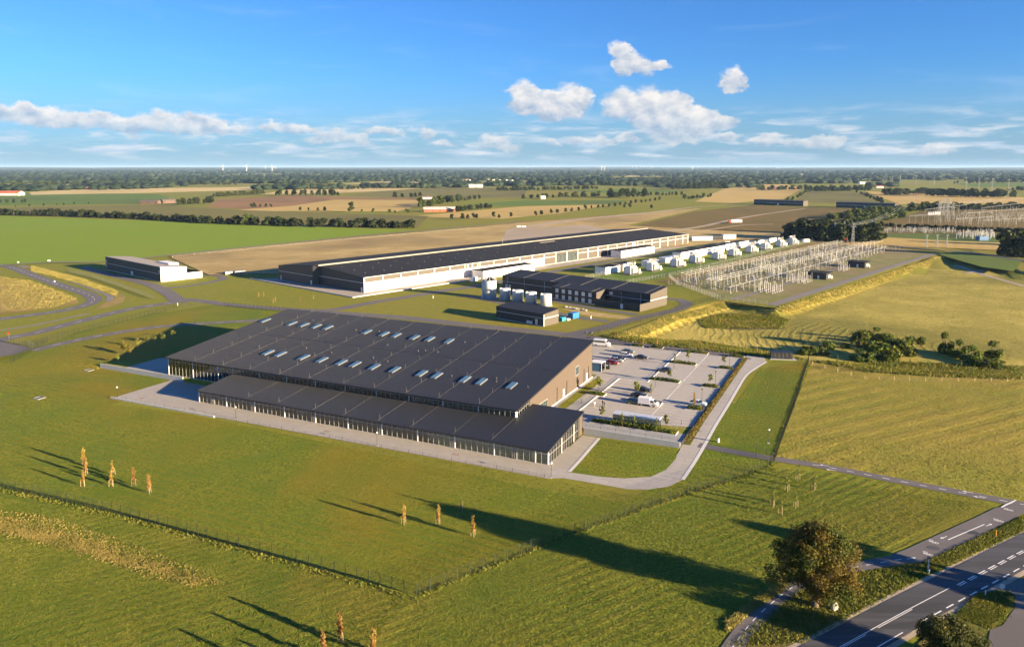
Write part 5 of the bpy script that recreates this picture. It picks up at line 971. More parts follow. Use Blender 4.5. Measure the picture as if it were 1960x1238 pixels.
# people: one skinned body each
def person(px, py, rz, top, legs, label):
    c = G(px, py, .04); me = bpy.data.meshes.new('person')
    J = [(0, 0, .95), (0, 0, 1.15), (0, 0, 1.42), (0, 0, 1.53), (0, .02, 1.64), (0, .01, 1.74), (-.19, 0, 1.42), (-.24, .02, 1.15), (-.22, .10, .90), (.19, 0, 1.42), (.24, .02, 1.15), (.21, .12, .92), (-.09, 0, .90), (-.11, .05, .50), (-.11, -.02, .08), (-.11, .13, .03), (.09, 0, .90), (.11, .02, .50), (.11, -.06, .08), (.11, .09, .03)]
    Ed = [(0, 1), (1, 2), (2, 3), (3, 4), (4, 5), (2, 6), (6, 7), (7, 8), (2, 9), (9, 10), (10, 11), (0, 12), (12, 13), (13, 14), (14, 15), (0, 16), (16, 17), (17, 18), (18, 19)]
    R = [.15, .14, .15, .06, .10, .085, .075, .055, .04, .075, .055, .04, .095, .07, .05, .045, .095, .07, .05, .045]
    me.from_pydata(J, Ed, []); o = bpy.data.objects.new('person', me); o.location = c; o.rotation_euler = (0, 0, rz); link(o); md = o.modifiers.new('skin', 'SKIN')
    for i, sv in enumerate(me.skin_vertices[0].data): sv.radius = (R[i], R[i]*.85); sv.use_root = (i == 0)
    o.modifiers.new('sub', 'SUBSURF').levels = 1; dg = bpy.context.evaluated_depsgraph_get(); nm = bpy.data.meshes.new_from_object(o.evaluated_get(dg)); o.modifiers.clear(); o.data = nm
    for m in (top, legs, skin_m, hair_m): nm.materials.append(m)
    for p in nm.polygons:
        z = p.center.z; x = abs(p.center.x); p.material_index = 3 if z > 1.70 or (z > 1.56 and p.center.y < -.03) else 2 if z > 1.50 or (x > .17 and z < .96) else 0 if z > .93 else 1
    nm.shade_smooth(); tag(o, label, 'person', 'people in the car park'); return o
skin_m = plain('skin', (.45, .28, .20), .6); hair_m = plain('hair', (.05, .035, .02), .7); shirt_w = plain('white_shirt', (.70, .68, .62), .8); tan_m = plain('beige_trousers', (.42, .36, .27), .8); dkc = plain('dark_clothes', (.02, .02, .025), .8)
person(1138, 779, .4, shirt_w, tan_m, 'person in white shirt and beige trousers standing alone'); person(1153.5, 776, 2.2, dkc, dkc, 'person in dark clothes, farther one of the pair'); person(1156.5, 779, -1, dkc, dkc, 'person in dark clothes, nearer one of the pair')
# ================================================================== VEGETATION
def leaves(rng, clumps, n, size, shell=.55, flat=.85):
    """quads spread through the outer part of each clump; returns vertex and face arrays"""
    C = np.array([c[:3] for c in clumps]); R = np.array([c[3] for c in clumps]); w = R**2; idx = rng.choice(len(C), n, p=w/w.sum())
    d = rng.normal(size=(n, 3)); d /= np.linalg.norm(d, axis=1)[:, None]; rr = R[idx]*(shell + (1 - shell)*rng.random(n)**.6)*(1 + .12*rng.normal(size=n))
    P = C[idx] + d*rr[:, None]*np.array((1, 1, flat)); nrm = d*.7 + rng.normal(size=(n, 3))*.6; nrm /= np.linalg.norm(nrm, axis=1)[:, None]
    t = np.cross(nrm, rng.normal(size=(n, 3))); t /= np.linalg.norm(t, axis=1)[:, None] + 1e-9; b = np.cross(nrm, t); s = size*(.6 + .8*rng.random(n))[:, None]
    V = np.stack([P - t*s, P + b*s*.6, P + t*s, P - b*s*.6], 1).reshape(-1, 3); F = np.arange(4*n).reshape(-1, 4); return V, F
def crown_mesh(seed, h, r, nclump, n, size, mat, base=.25, cone=0.):
    rng = np.random.default_rng(seed); cl = []
    for i in range(nclump):
        z = base*h + (h - base*h)*rng.random(); t = (z/h - base)/(1 - base); prof = (math.sin(pi*min(1, .18 + .82*t))**.6 if not cone else (1 - t)*.9 + .15); a = rng.random()*2*pi; q = r*prof*math.sqrt(rng.random())*.72
        cl.append((q*cos(a), q*sin(a), z*.93, r*(.26 + .18*rng.random())*(1 if not cone else .7)))
    V, F = leaves(rng, cl, n, size); V[:, 2] = np.maximum(V[:, 2], .05); return npmesh('crown', V, F, mat)
def trunk_mesh(seed, h, r, limbs=5, mat=bark_m):
    rd = random.Random(seed); mb = MB(); mb.tube((0, 0, -.1), (rd.uniform(-.1, .1), 0, h*.45), r, r*.75, 8); top = (0, 0, h*.45)
    for i in range(limbs):
        a = 2*pi*i/limbs + rd.random(); e = (cos(a)*h*.22, sin(a)*h*.22, h*(.62 + .25*rd.random())); mb.tube((0, 0, h*(.28 + .17*rd.random())), e, r*.45, r*.15, 6)
    mb.tube(top, (0, 0, h*.85), r*.7, r*.2, 6); return mb.mesh('trunk', mat)
# unit trees 10 m high
KINDS = {}
for key, mat, ns, hh, rr, kw in (('dark', dk_leaf, 4, 10, 4.0, {}), ('mid', mid_leaf, 4, 10, 4.2, {}), ('shrub', bush_leaf, 3, 10, 6.5, dict(base=.05)), ('hedge', mid_leaf, 3, 10, 5.0, dict(base=.06)), ('hedged', dk_leaf, 3, 10, 5.0, dict(base=.06))):
    KINDS[key] = [(crown_mesh(hash_ + 17*i, hh, rr, 16, 620 if key != 'shrub' else 1500, .85 if key != 'shrub' else .62, mat, **kw), trunk_mesh(i, 10, .3)) for i, hash_ in ((i, len(key)*31 + ord(key[0])) for i in range(ns))]
rt = random.Random(5)
def tree(kind, loc, h, label, cat='tree', group=None, name=None, sx=None, parts=True):
    cr, tr = rt.choice(KINDS[kind]); s = h/10.; rz = rt.random()*6.28
    t = thing(name or ('shrub' if kind == 'shrub' else 'tree'), loc, rz, label, cat, group)
    inst('crown', cr, t, sc=(s*(sx or 1), s*(sx or 1), s))
    if parts: inst('trunk', tr, t, sc=s)
    return t
def merged(kind, spots, name, label):
    VV, FF, off = [], [], 0
    for (x, y, z), s, sx in spots:
        me = rt.choice(KINDS[kind])[0]
        if me.name not in RAW: a_ = np.empty(len(me.vertices)*3, np.float32); me.vertices.foreach_get('co', a_); RAW[me.name] = a_.reshape(-1, 3)
        v = RAW[me.name]; t = rt.random()*6.28; c_, s_ = cos(t), sin(t); w = np.stack([(v[:, 0]*c_ - v[:, 1]*s_)*s*sx + x, (v[:, 0]*s_ + v[:, 1]*c_)*s*sx + y, v[:, 2]*s + z], 1)
        if s < 1.6 and y > 900: w = w.reshape(-1, 4, 3)[::2]; m_ = w.mean(1, keepdims=True); w = (m_ + (w - m_)*1.35).reshape(-1, 3)
        VV.append(w); FF.append(np.arange(len(w)).reshape(-1, 4) + off); off += len(w)
    o = link(bpy.data.objects.new(name, npmesh(name, np.concatenate(VV), np.concatenate(FF), KINDS[kind][0][0].materials[0]))); tag(o, label, 'woodland', kind='stuff'); return o
RAW = {}
def belt(x0, y0, x1, y1, n, h, jit, kind, label, group, sx=1.05, hv=.25, parts=False, name=None, stuff=False):
    if stuff:
        sp_ = []
        for i in range(n): t = (i + rt.uniform(.1, .9))/n; p = G(x0 + (x1 - x0)*t, y0 + (y1 - y0)*t); sp_.append(((p[0] + rt.uniform(-jit, jit), p[1] + rt.uniform(-jit, jit), terr(p[0], p[1])), h*rt.uniform(1 - hv, 1 + hv)/10., sx))
        return merged(kind, sp_, 'woodland_belt', label.replace('tree of the ', '').replace('tree in the ', '').replace('tree at the ', '').replace('bushy ', '').replace('tree around the ', 'trees around the '))
    for i in range(n):
        t = (i + rt.uniform(.1, .9))/n; p = G(x0 + (x1 - x0)*t, y0 + (y1 - y0)*t); tree(kind, (p[0] + rt.uniform(-jit, jit), p[1] + rt.uniform(-jit, jit), terr(p[0], p[1])), h*rt.uniform(1 - hv, 1 + hv), label, 'tree', group, name, sx, parts)
HL_ = 'tree of the long dense hedgerow behind the bright green field'
for a, b, n in (((-60, 411), (130, 414.5), 27), ((130, 414.5), (270, 420), 20), ((270, 420), (400, 428), 18), ((400, 428), (560, 433.5), 21), ((560, 433.5), (792, 437), 28)): belt(*a, *b, n, 8.5, 3, 'hedged', HL_, 'hedgerow trees behind the green field', 1.35, name='hedgerow_tree')
for p, h in (((470, 431), 13), ((480, 430), 14), ((512, 431), 11), ((530, 432), 11), ((448, 429), 10)): tree('mid', G(*p), h, 'taller tree rising from the middle of the long hedgerow', 'tree', 'taller hedgerow trees', parts=True)
BELTS = [(340,393,414,390,11,12,5,'dark','tree in the clump beside the old dark-roofed farmhouse'),(478,398,520,397,5,7,3,'dark','tree of the low copse on the edge of the ploughed field'),(575,404,625,404,4,6,2,'dark','small round tree on the stubble edge left of the big lone tree'),(690,406,800,408,6,5,3,'mid','small bush-like tree along the field edge left of the red barn'),
 (530,375,655,375,15,13,9,'dark','tree of the farm grove behind the ploughed field'),(758,379,806,378,7,11,5,'dark','tree of the copse left of the white-roofed barn farm'),(806,398,850,393,8,15,8,'mid','tall tree around the barn with the white roof'),(850,392,885,384,7,14,6,'dark','tall dark tree behind the barn with the white roof'),(872,406,945,398,15,8,4,'dark','tree in the windbreak running right from the white-roofed barn'),(872,386,922,382,8,9,3,'dark','tree in the short row behind the barn'),
 (1000,381,1062,380,8,10,5,'dark','tree of the copse by the small white house'),(1066,378,1150,377,12,12,6,'mid','tree of the copse centre right behind the green strip'),(1160,379,1236,378,14,17,8,'dark','tall tree of the dense grove behind the avenue'),(1240,375,1310,374,11,8,4,'dark','tree in the low belt right of the dense grove'),(1306,383,1366,378,9,9,4,'dark','tree at the left edge of the golden stubble field'),(1290,363,1390,360,18,16,9,'dark','tree of the wood left of the golden stubble field'),
 (950,366,1145,363,26,10,5,'dark','tree in the long dark windbreak in the middle distance'),(760,357,885,354,20,11,6,'dark','tree of the plantation edge in the middle distance'),(410,377,505,372,22,9,3,'mid','tree in the pale avenue left of centre'),(0,389,55,388,8,6,4,'dark','bush-like tree below the red-roofed barn'),(20,397,175,391,7,4,2,'dark','small scattered tree in the left pasture'),
 (1448,365,1545,363,16,11,7,'dark','tree around the red-walled farm right of the stubble'),(1540,367,1665,366,26,13,9,'dark','tree of the belt behind the two far warehouses'),(1695,374,1780,373,22,13,8,'dark','tree of the belt beside the white house on the right'),(1780,376,1935,379,40,14,12,'dark','tree of the dark wood on the right'),(1505,389,1552,366,14,8,2,'mid','hedge tree between the two stubble fields'),(1640,369,1692,392,14,9,2,'dark','hedge tree sloping down to the right far warehouse'),
 (1600,420,1790,398,44,9,9,'hedge','bushy tree of the green belt under the power lines'),(1645,428,1720,416,18,8,6,'hedge','bushy tree of the green thicket left of the outdoor switchyard'),(1520,456,1600,461,26,12,6,'hedged','tree of the dark block beside the power line masts'),(1580,461,1668,463,26,12,6,'hedged','tree of the dark block behind the substation'),(1530,447,1650,452,20,12,6,'hedged','tree at the back of the dark block beside the masts'),
 (1925,490,1985,494,8,14,3,'hedged','tall dark hedge tree at the right edge'),(1935,470,1990,472,6,13,3,'hedged','tall dark hedge tree behind the one at the right edge'),(1790,404,1965,400,30,9,7,'dark','tree behind the far outdoor switchyard'),(1730,437,1960,447,44,4,2,'hedged','dark low hedge bush across the right switchyard'),(1660,430,1730,436,14,4,2,'hedged','dark low hedge bush left of the right switchyard'),
 (500,350,650,353,16,12,20,'dark','tree at the wood edge left of centre'),(0,357,120,357,16,14,30,'mid','tree at the wood edge on the far left'),(120,356,450,354,34,12,30,'dark','tree at the wood edge behind the pale stubble'),(1150,352,1420,350,30,13,30,'dark','tree of the wood edge right of centre'),(640,364,760,360,14,8,6,'dark','tree in the hedge before the pale stubble'),(1930,366,1990,364,8,10,6,'dark','tree at the far right field edge'),(1830,352,1960,350,10,11,20,'dark','tree of the far right copse')]
for b in BELTS:
    if b[1] < 368 or b[4] > 17: b = (*b[:4], int(b[4]*1.6), b[5]*1.1, *b[6:])
    belt(*b[:8], b[8], b[8] + 's', 1.3 if b[1] < 368 or b[4] > 17 else 1.1, .28, b[5] > 10 and b[4] < 9, None, b[1] < 368 or b[4] > 17 or b[0] > 1640 and b[5] < 5)
tree('mid', G(672, 406), 15, 'big round lone tree at the stubble edge left of the red barn', parts=True)
AV = [(955,418),(977.6,416),(1025,413.5),(1036,413),(1055,409),(1066.6,410),(1082.7,406.6),(1094,406),(1107.6,404),(1120,401.5),(1132,400),(1145,399),(1154,398.5),(1166,397),(1177,395.7),(1187,394.5),(1197,393),(1207.6,391),(1217,390),(1227,389),(1236,387.5),(1244,386),(1253.6,385),(1262.5,384),(1195,399),(1205,398),(1247,400),(865,421),(885,420),(895,420),(912,419),(945,417),(906,418)]
for p in AV: tree('dark', G(*p), rt.uniform(5.5, 8.5), 'round tree in the sparse avenue along the golden field', 'tree', 'avenue trees', parts=True)
# shrubs right of the cabin
for (x, y, w, h) in ((780,245,130,110),(885,195,110,80),(965,225,120,90),(780,340,160,70),(900,330,200,110),(1050,330,200,130),(1120,300,150,110),(1390,290,110,130),(1490,320,120,110),(1580,350,150,100),(1740,330,140,110),(1700,385,200,60),(540,305,110,90),(380,300,110,70),(440,305,80,60),(675,250,70,40),(1145,205,60,45),(1215,220,60,60),(840,345,120,60),(980,345,140,80)):
    px, py = 1440 + x/3.769, 600 + y/3.769; c = GT(px, py); m = mpp(py, c[2])/3.769
    tree('shrub', c, h*m*1.2, 'bushy green shrub in the thicket below the mown field' if x < 1300 else 'bushy green shrub in the right part of the thicket', 'shrub', 'thicket shrubs left' if x < 1300 else 'thicket shrubs right', sx=w/(1.3*h))
# saplings
def sap_set(mat, seed, h=4.2, r=.66, n=280, size=.16, rnd_=False):
    rng = np.random.default_rng(seed); cl = [(rng.normal()*.12, rng.normal()*.12, .7 + (h - .9)*t, r*(.35 + .75*math.sin(pi*(.12 + .8*t)))*.62) for t in np.linspace(0, 1, 9)]
    if rnd_:
        cl = []
        for i in range(12): t = rng.random(); a_ = rng.random()*6.28; q = r*.6*math.sin(pi*(.15 + .75*t))*rng.random()**.5; cl.append((q*cos(a_), q*sin(a_), h*(.40 + .52*t), r*(.28 + .2*rng.random())))
    V, F = leaves(rng, cl, n, size, .2); cm = npmesh('crown', V, F, mat); mb = MB().tube((0, 0, -.1), (0, 0, h*.93), .05, .015, 6); st = MB()
    return cm, mb.mesh('trunk', bark_m), [MB().tube((.5*cos(a), .5*sin(a), -.1), (.42*cos(a), .42*sin(a), 1.5), .04, n=5).mesh('stake', stake_m) for a in (0, 2.1, 4.2)]
SAP = {'orange': [sap_set(orange_leaf, i) for i in (1, 2)], 'yellow': [sap_set(young_leaf, i, 4.6, 1.0, 300, .2, True) for i in (3, 4)], 'young': [sap_set(young_leaf, i, 4.0, .6, 150) for i in (5, 6)], 'round': [sap_set(young_leaf, 8, 4.6, 1.6, 460, .22, True)], 'amber': [sap_set(yel_leaf, 9, 4.6, 1.7, 480, .22, True), sap_set(young_leaf, 10, 4.4, 1.4, 400, .2, True)]}
def sapling(kind, c, s, label, group, stakes=True):
    cm, tm, stk = rt.choice(SAP[kind]); t = thing('sapling', c, rt.random()*6, label, 'sapling', group); inst('crown', cm, t, sc=s); inst('trunk', tm, t, sc=s)
    if stakes:
        for k in stk: inst('stake', k, t)
    return t
for p, lb in (((160.5,889),'rusty slender sapling, rearmost of the left lawn group'),((164,909),'rusty slender sapling behind the front-left one of the left group'),((159.5,930.5),'rusty slender sapling, front-left of the left lawn group'),((216,909),'rusty slender sapling, rear middle of the left lawn group'),((213.6,930.5),'thin sapling in front of the rear middle one'),((256,929),'rusty sapling second from the right in the left lawn group'),((285.4,943.7),'rusty sapling rightmost of the left lawn group')): sapling('orange', GT(*p), rt.uniform(.85, 1.05), lb, 'rusty saplings on the left lawn')
for p, lb in (((773,1003),'rusty columnar sapling, left of the three on the central lawn'),((839,1004),'rusty columnar sapling, middle of the three on the central lawn'),((906,1026),'rusty columnar sapling, right of the three on the central lawn'),((883,976),'faint bare sapling in the shadow behind the central three')): sapling('orange' if p[0] != 883 else 'young', GT(*p), 1.0 if p[0] != 883 else .8, lb, 'rusty saplings on the central lawn')
for p, lb in (((652,1226),'tall rusty sapling at the bottom edge, left'),((715,1256),'rusty sapling at the bottom edge, right'),((620,1262),'rusty sapling at the bottom edge, left of the pair'),((560,1300),'sapling just below the bottom edge')): sapling('orange', GT(*p), 1.05, lb, 'rusty saplings at the bottom edge')
for p in ((700,1330),(820,1345),(880,1310)): sapling('orange', GT(*p), 1.1, 'sapling standing below the lower frame edge', 'saplings below the frame')
for p, lb in (((1527,918.7),'pale staked sapling, rearmost of the group left of the big tree'),((1506.5,939),'pale staked sapling, rear left of its group'),((1558,937),'pale staked sapling, rear right of its group'),((1479,968.7),'pale staked sapling, leftmost of its group'),((1494.6,983.5),'pale staked sapling, frontmost of its group'),((1523,970.5),'pale staked sapling, front right of its group')): sapling('young', GT(*p), .95, lb, 'pale saplings by the cycle path')
for p, lb in (((225.5,693),'amber young tree at the left end of the concrete wall'),((237.5,675.6),'amber young tree behind the leftmost one'),((250.7,679.6),'rust-coloured young tree second from the left'),((265,665),'amber young tree third from the left in the shade'),((282.6,655.7),'rust-coloured young tree in the middle of the shaded row'),((295,655.7),'small yellow young tree in the shaded row'),((312.5,655.7),'yellow bushy young tree in the shaded row'),((331.7,647.8),'small yellow young tree nearest the roof')): sapling('amber', G(*p), rt.uniform(.7, .95), lb, 'amber young trees by the left terrace', False)
for p, k, lb in (((1146,747),'round','young tree by the grass strip along the taupe wall'),((1217.5,757),'round','round-crowned young tree by the two black cars'),((1246,757),'young','slim young tree right of the two black cars'),((1282,730),'yellow','young tree on the middle island'),((1317,694),'yellow','young tree on the island one row behind the middle'),((1359,740),'yellow','tall yellow-green young tree at the right edge'),((1386,703),'yellow','young tree on the second right edge island'),((1292,697),'young','slim young tree left on the second island'),((1408,680),'young','young tree on the rear right corner island'),((1319,672),'young','young tree left on the rear centre island'),((1342,674),'young','young tree right on the rear centre island'),((1329,777),'orange','thin rusty young tree beside the pale car'),
 ((1152,806),'yellow','young tree left of the bicycle shelter'),((1191,817),'young','slim young tree before the shelter, left'),((1214,819),'young','slim young tree before the shelter, middle'),((1256,827),'young','slim young tree before the shelter, right'),((1275,824),'yellow','young tree right of the bicycle shelter'),((1230,664),'orange','young rusty tree on the small rear island'),((1257,664),'orange','young rusty tree right of the walkway end')): sapling(k, G(*p, .2), .95, lb, 'young trees of the car park', False)
for i in range(46):
    x = rt.uniform(1160, 1500); y = 650 + (x - 1150)*.098 + rt.uniform(-9, 2); sapling(rt.choice(('young', 'orange', 'young')), GT(x, y), rt.uniform(.4, .75), 'tiny sapling in the weedy strip behind the parking road', 'tiny saplings behind the parking road', False)
for i in range(44):
    x = rt.uniform(1570, 1955); y = 703 + (x - 1570)*.03 + rt.uniform(-9, 10); sapling('young', GT(x, y), rt.uniform(.4, .8), 'tiny sapling in the weedy strip above the right meadow', 'tiny saplings above the right meadow', False)
for p in ((523,582),(527,579),(575,578),(495,570),(505,570),(600,574)): sapling('orange', G(*p), .7, 'small rusty sapling on the grass below the long hall', 'rusty saplings below the long hall', False)
# the big autumn tree and roadside trees
def hero(loc, h, r, nclump, n, size, mat, label, seed, name='roadside_tree', base=.16):
    t = thing(name, loc, 0, label, 'tree'); rng = np.random.default_rng(seed); cl = []
    for i in range(nclump):
        u = rng.random(); z = h*(base + (.93 - base)*u); prof = math.sin(pi*(.24 + .70*u))**.8; a = rng.random()*2*pi; q = r*prof*math.sqrt(rng.random())*.82*(.80 + .24*math.sin(2*a + seed) + .16*math.sin(3*a + 5*u + seed*2)); cl.append((q*cos(a), q*sin(a), z, r*(.13 + .13*rng.random())))
    V, F = leaves(rng, cl, n, size, .35); V[:, 2] = np.maximum(V[:, 2], .3); o = bpy.data.objects.new('crown', npmesh('crown', V, F, mat)); link(o, t)
    mb = MB(); mb.tube((0, 0, -.2), (.1, 0, h*.3), r*.07, r*.055, 12); rd = random.Random(seed)
    for c in cl[::2]: k = h*(.12 + .22*rd.random()); m_ = (c[0]*.45, c[1]*.45, k + (c[2] - k)*.55); mb.tube((.05, 0, k), m_, r*.028, r*.018, 6).tube(m_, c[:3], r*.018, r*.006, 5)
    mb.tube((.1, 0, h*.3), (0, .1, h*.8), r*.05, r*.012, 8); mb.build('trunk', bark_m, t); return t
hero(GT(1560, 1160), 13.4, 7.9, 120, 44000, .155, oak_leaf, 'large autumn-brown tree beside the cycle path at lower right', 21)
hero(GT(1815, 1268), 6.4, 5.6, 70, 22000, .16, green_leaf, 'dark green round tree at the lower right corner of the frame', 22)
def caster(tip, h): q = G(*tip, LOW); d_ = h/math.tan(SUN_EL)*.97; return (q[0] + d_*cos(SUN_AZ), q[1] + d_*sin(SUN_AZ), LOW)
hero(caster((1425, 1003), 14), 14, 5.5, 40, 5000, .34, green_leaf, 'roadside tree beyond the right frame edge, taller of two', 31); hero(caster((1750, 1100), 9), 9, 4.5, 40, 4000, .34, green_leaf, 'roadside tree beyond the right frame edge, lower of two', 32)
# ------------------------------------------------------------------ tall grass and weeds
def tufts(name, polys, n, h, mat, label, w=.28, seed=3):
    rng = np.random.default_rng(seed); P = []
    for poly in polys:
        Q = np.array([GT(*p)[:2] for p in poly]); k = 0; want = n//len(polys); lo, hi = Q.min(0), Q.max(0)
        while k < want:
            X = lo + (hi - lo)*rng.random((want*2, 2)); ins = np.zeros(len(X), bool)
            for i in range(len(Q)):
                (x0, y0), (x1, y1) = Q[i], Q[(i + 1) % len(Q)]; c = (y0 > X[:, 1]) != (y1 > X[:, 1]); ins ^= c & (X[:, 0] < (x1 - x0)*(X[:, 1] - y0)/(y1 - y0 + 1e-12) + x0)
            X = X[ins][:want - k]; P += [(x, y, terr(x, y)) for x, y in X]; k += len(X)
    P = np.array(P); N = len(P); B_ = 3; P = np.repeat(P, B_, 0); N *= B_; a = rng.random(N)*2*pi; hh = h*(.5 + rng.random(N)); ww = w*(.5 + rng.random(N)); ln = rng.normal(size=(N, 2))*h*.35
    P[:, :2] += rng.normal(size=(N, 2))*w*.7; d = np.stack([np.cos(a)*ww/2, np.sin(a)*ww/2, np.zeros(N)], 1); top = P + np.stack([ln[:, 0], ln[:, 1], hh], 1)
    V = np.stack([P - d, P + d, top], 1).reshape(-1, 3); o = link(bpy.data.objects.new(name, npmesh(name, V, np.arange(3*N).reshape(-1, 3), mat))); tag(o, label, 'grass', kind='stuff'); return o
def strip(pts, wpx): return [(x, y - wpx) for x, y in pts] + [(x, y + wpx) for x, y in pts[::-1]]
tufts('tall_grass', [strip([(-20,930),(250,993),(500,1062),(800,1146)], 6), strip([(800,1140),(1100,1020),(1300,950),(1478,894)], 4), strip([(1478,890),(1548,694)], 3)], 2600, .22, tuftg_m, 'tall grass growing along the foot of the dark wire fence', .3)
tufts('dry_weeds', [[(-20,985),(60,1000),(200,1040),(330,1085),(400,1110),(370,1122),(250,1080),(100,1030),(-20,1005)], [(-20,975),(80,985),(240,1035),(380,1090),(440,1120),(330,1120),(180,1070),(60,1040),(-20,1020)], [(-20,1000),(40,1010),(150,1040),(260,1075),(250,1085),(120,1045),(-20,1012)]], 4200, .15, tuft_m, 'band of dry weeds across the lower left grassland', .34, 4)
tufts('field_grass', [[(-40,945),(200,985),(500,1066),(790,1150),(700,1238),(-40,1238)], [(800,1150),(1100,1030),(1480,900),(1880,965),(1500,1125),(1380,1238),(760,1238)]], 60000, .07, tuftg_m, 'short uneven grass of the foreground field', .22, 5)
tufts('verge_grass', [[(1390,1238),(1450,1190),(1530,1125),(1640,1095),(1770,1078),(1780,1100),(1640,1175),(1540,1230)], [(1770,1075),(1960,988),(1960,1015),(1785,1098)], [(1830,1180),(1872,1137),(1935,1135),(1920,1188),(1892,1203)]], 12000, .22, tuftg_m, 'rough roadside grass between road and cycle path', .26, 6)
tufts('verge_grass', [strip([(1390,1200),(1440,1160),(1500,1120)], 9)], 2000, .3, tuft_m, 'dry grass left of the lower cycle path', .3, 7)
tufts('bank_grass', [[(1168,646),(1262,612),(1386,577),(1400,590),(1300,615),(1200,648)], [(1483,592),(1640,542),(1788,495),(1800,502),(1650,556),(1500,604)], [(1386,577),(1483,592),(1490,602),(1395,590)]], 14000, .55, tuft_m, 'tall yellow grass on the banks of the basin', .4, 8)
tufts('weed_strip', [[(1150,643),(1180,637),(1330,652),(1470,672),(1550,690),(1462,684),(1330,669),(1200,654)], [(1556,692),(1700,692),(1955,702),(1955,727),(1800,722),(1660,712)], [(1335,612),(1390,600),(1480,604),(1510,612),(1500,628),(1350,628)]], 14000, .5, tuftg_m, 'weedy growth in the strips around the mown field', .45, 9)
tufts('meadow_grass', [[(1553,692),(1955,726),(1955,955),(1710,914),(1484,874)]], 14000, .10, tuft_m, 'uneven yellow-green grass of the right meadow', .3, 10)
tufts('mown_swaths', [[(1480,610),(1800,510),(1955,545),(1955,690),(1700,670),(1540,680),(1300,660)]], 9000, .12, tuft_m, 'loose straw left on the mown field', .55, 12)
tufts('rough_meadow_grass', [[(0,530),(60,538),(148,572),(100,590),(0,600)], strip([(60,514),(150,537),(222,562)], 5)], 9000, .4, tuft_m, 'rough dry grass inside the road bend on the left', .6, 11)
tufts('lawn_grass', [[(0,930),(800,1135),(1100,1015),(1300,945),(1200,945),(1052,918),(600,836),(220,770),(0,720)]], 40000, .06, tuftg_m, 'fine uneven blades of the large front lawn', .2, 13)
# ------------------------------------------------------------------ far forest
def vnoise(x, y, s, seed):
    X, Y = x/s, y/s; xi, yi = np.floor(X).astype(int), np.floor(Y).astype(int); fx, fy = X - xi, Y - yi; fx, fy = fx*fx*(3 - 2*fx), fy*fy*(3 - 2*fy)
    hsh = lambda i, j: ((np.sin(i*127.1 + j*311.7 + seed*74.7)*43758.5453) % 1.)
    return (hsh(xi, yi)*(1 - fx) + hsh(xi + 1, yi)*fx)*(1 - fy) + (hsh(xi, yi + 1)*(1 - fx) + hsh(xi + 1, yi + 1)*fx)*fy
bm = bmesh.new(); bmesh.ops.create_icosphere(bm, subdivisions=2, radius=1.); blobV = np.array([v.co[:] for v in bm.verts]); blobF = np.array([[v.index for v in f.verts] for f in bm.faces]); bm.free()
rng = np.random.default_rng(99); keep = []
d = np.exp(rng.uniform(np.log(2150), np.log(26000), 46000)); a = rng.uniform(-.78, .78, 46000); X, Y = d*np.sin(a), d*np.cos(a)
nz = .6*vnoise(X, Y, 900, 1) + .4*vnoise(X, Y, 330, 2); thr = np.interp(d, [2150, 2700, 3600, 6000, 26000], [.74, .54, .43, .40, .42]); thr = thr + np.where((a > .25) & (d < 6000), .06, 0)
sel = np.where(nz > thr)[0][:9800]; X, Y, d = X[sel], Y[sel], d[sel]; N = len(X)
wv = 5.5 + d*.0026 + 3*rng.random(N); hv = (5.5 + 3.5*rng.random(N) + d*.00025); hill = np.clip((d - 5000)/20000, 0, 1)*40*(vnoise(X, Y, 5200, 5))
VV = blobV[None]*(1 + .28*rng.normal(size=(N, len(blobV), 1))*.8); VV = VV*np.stack([wv, wv, hv], 1)[:, None, :] + np.stack([X, Y, hv*.75 + hill], 1)[:, None, :]
FF = blobF[None] + (np.arange(N)*len(blobV))[:, None, None]
fo = link(bpy.data.objects.new('far_forest', npmesh('far_forest', VV.reshape(-1, 3), FF.reshape(-1, 3), forest_m))); tag(fo, 'dark woods stretching to the horizon', 'forest', kind='stuff')
hv_ = []; K = 260
for j, (dd, hh) in enumerate(((8000, -2), (13000, 22), (19000, 46), (26000, 60))):
    for i in range(K + 1): a_ = -.9 + 1.8*i/K; x_, y_ = dd*sin(a_), dd*cos(a_); hv_.append((x_, y_, -1 if j == 0 else hh*(.45 + .9*float(vnoise(np.array([x_]), np.array([y_]), 3800., 9)[0]))))
hills = link(bpy.data.objects.new('hills', npmesh('hills', np.array(hv_), np.array([(j*(K + 1) + i, j*(K + 1) + i + 1, (j + 1)*(K + 1) + i + 1, (j + 1)*(K + 1) + i) for j in range(3) for i in range(K)]), grass('wooded_hills', (.030, .040, .014), (.045, .055, .02), (.05, .055, .02), .02, .003, .0006, None, 0, (.12, .10, .04))))); structure(hills)
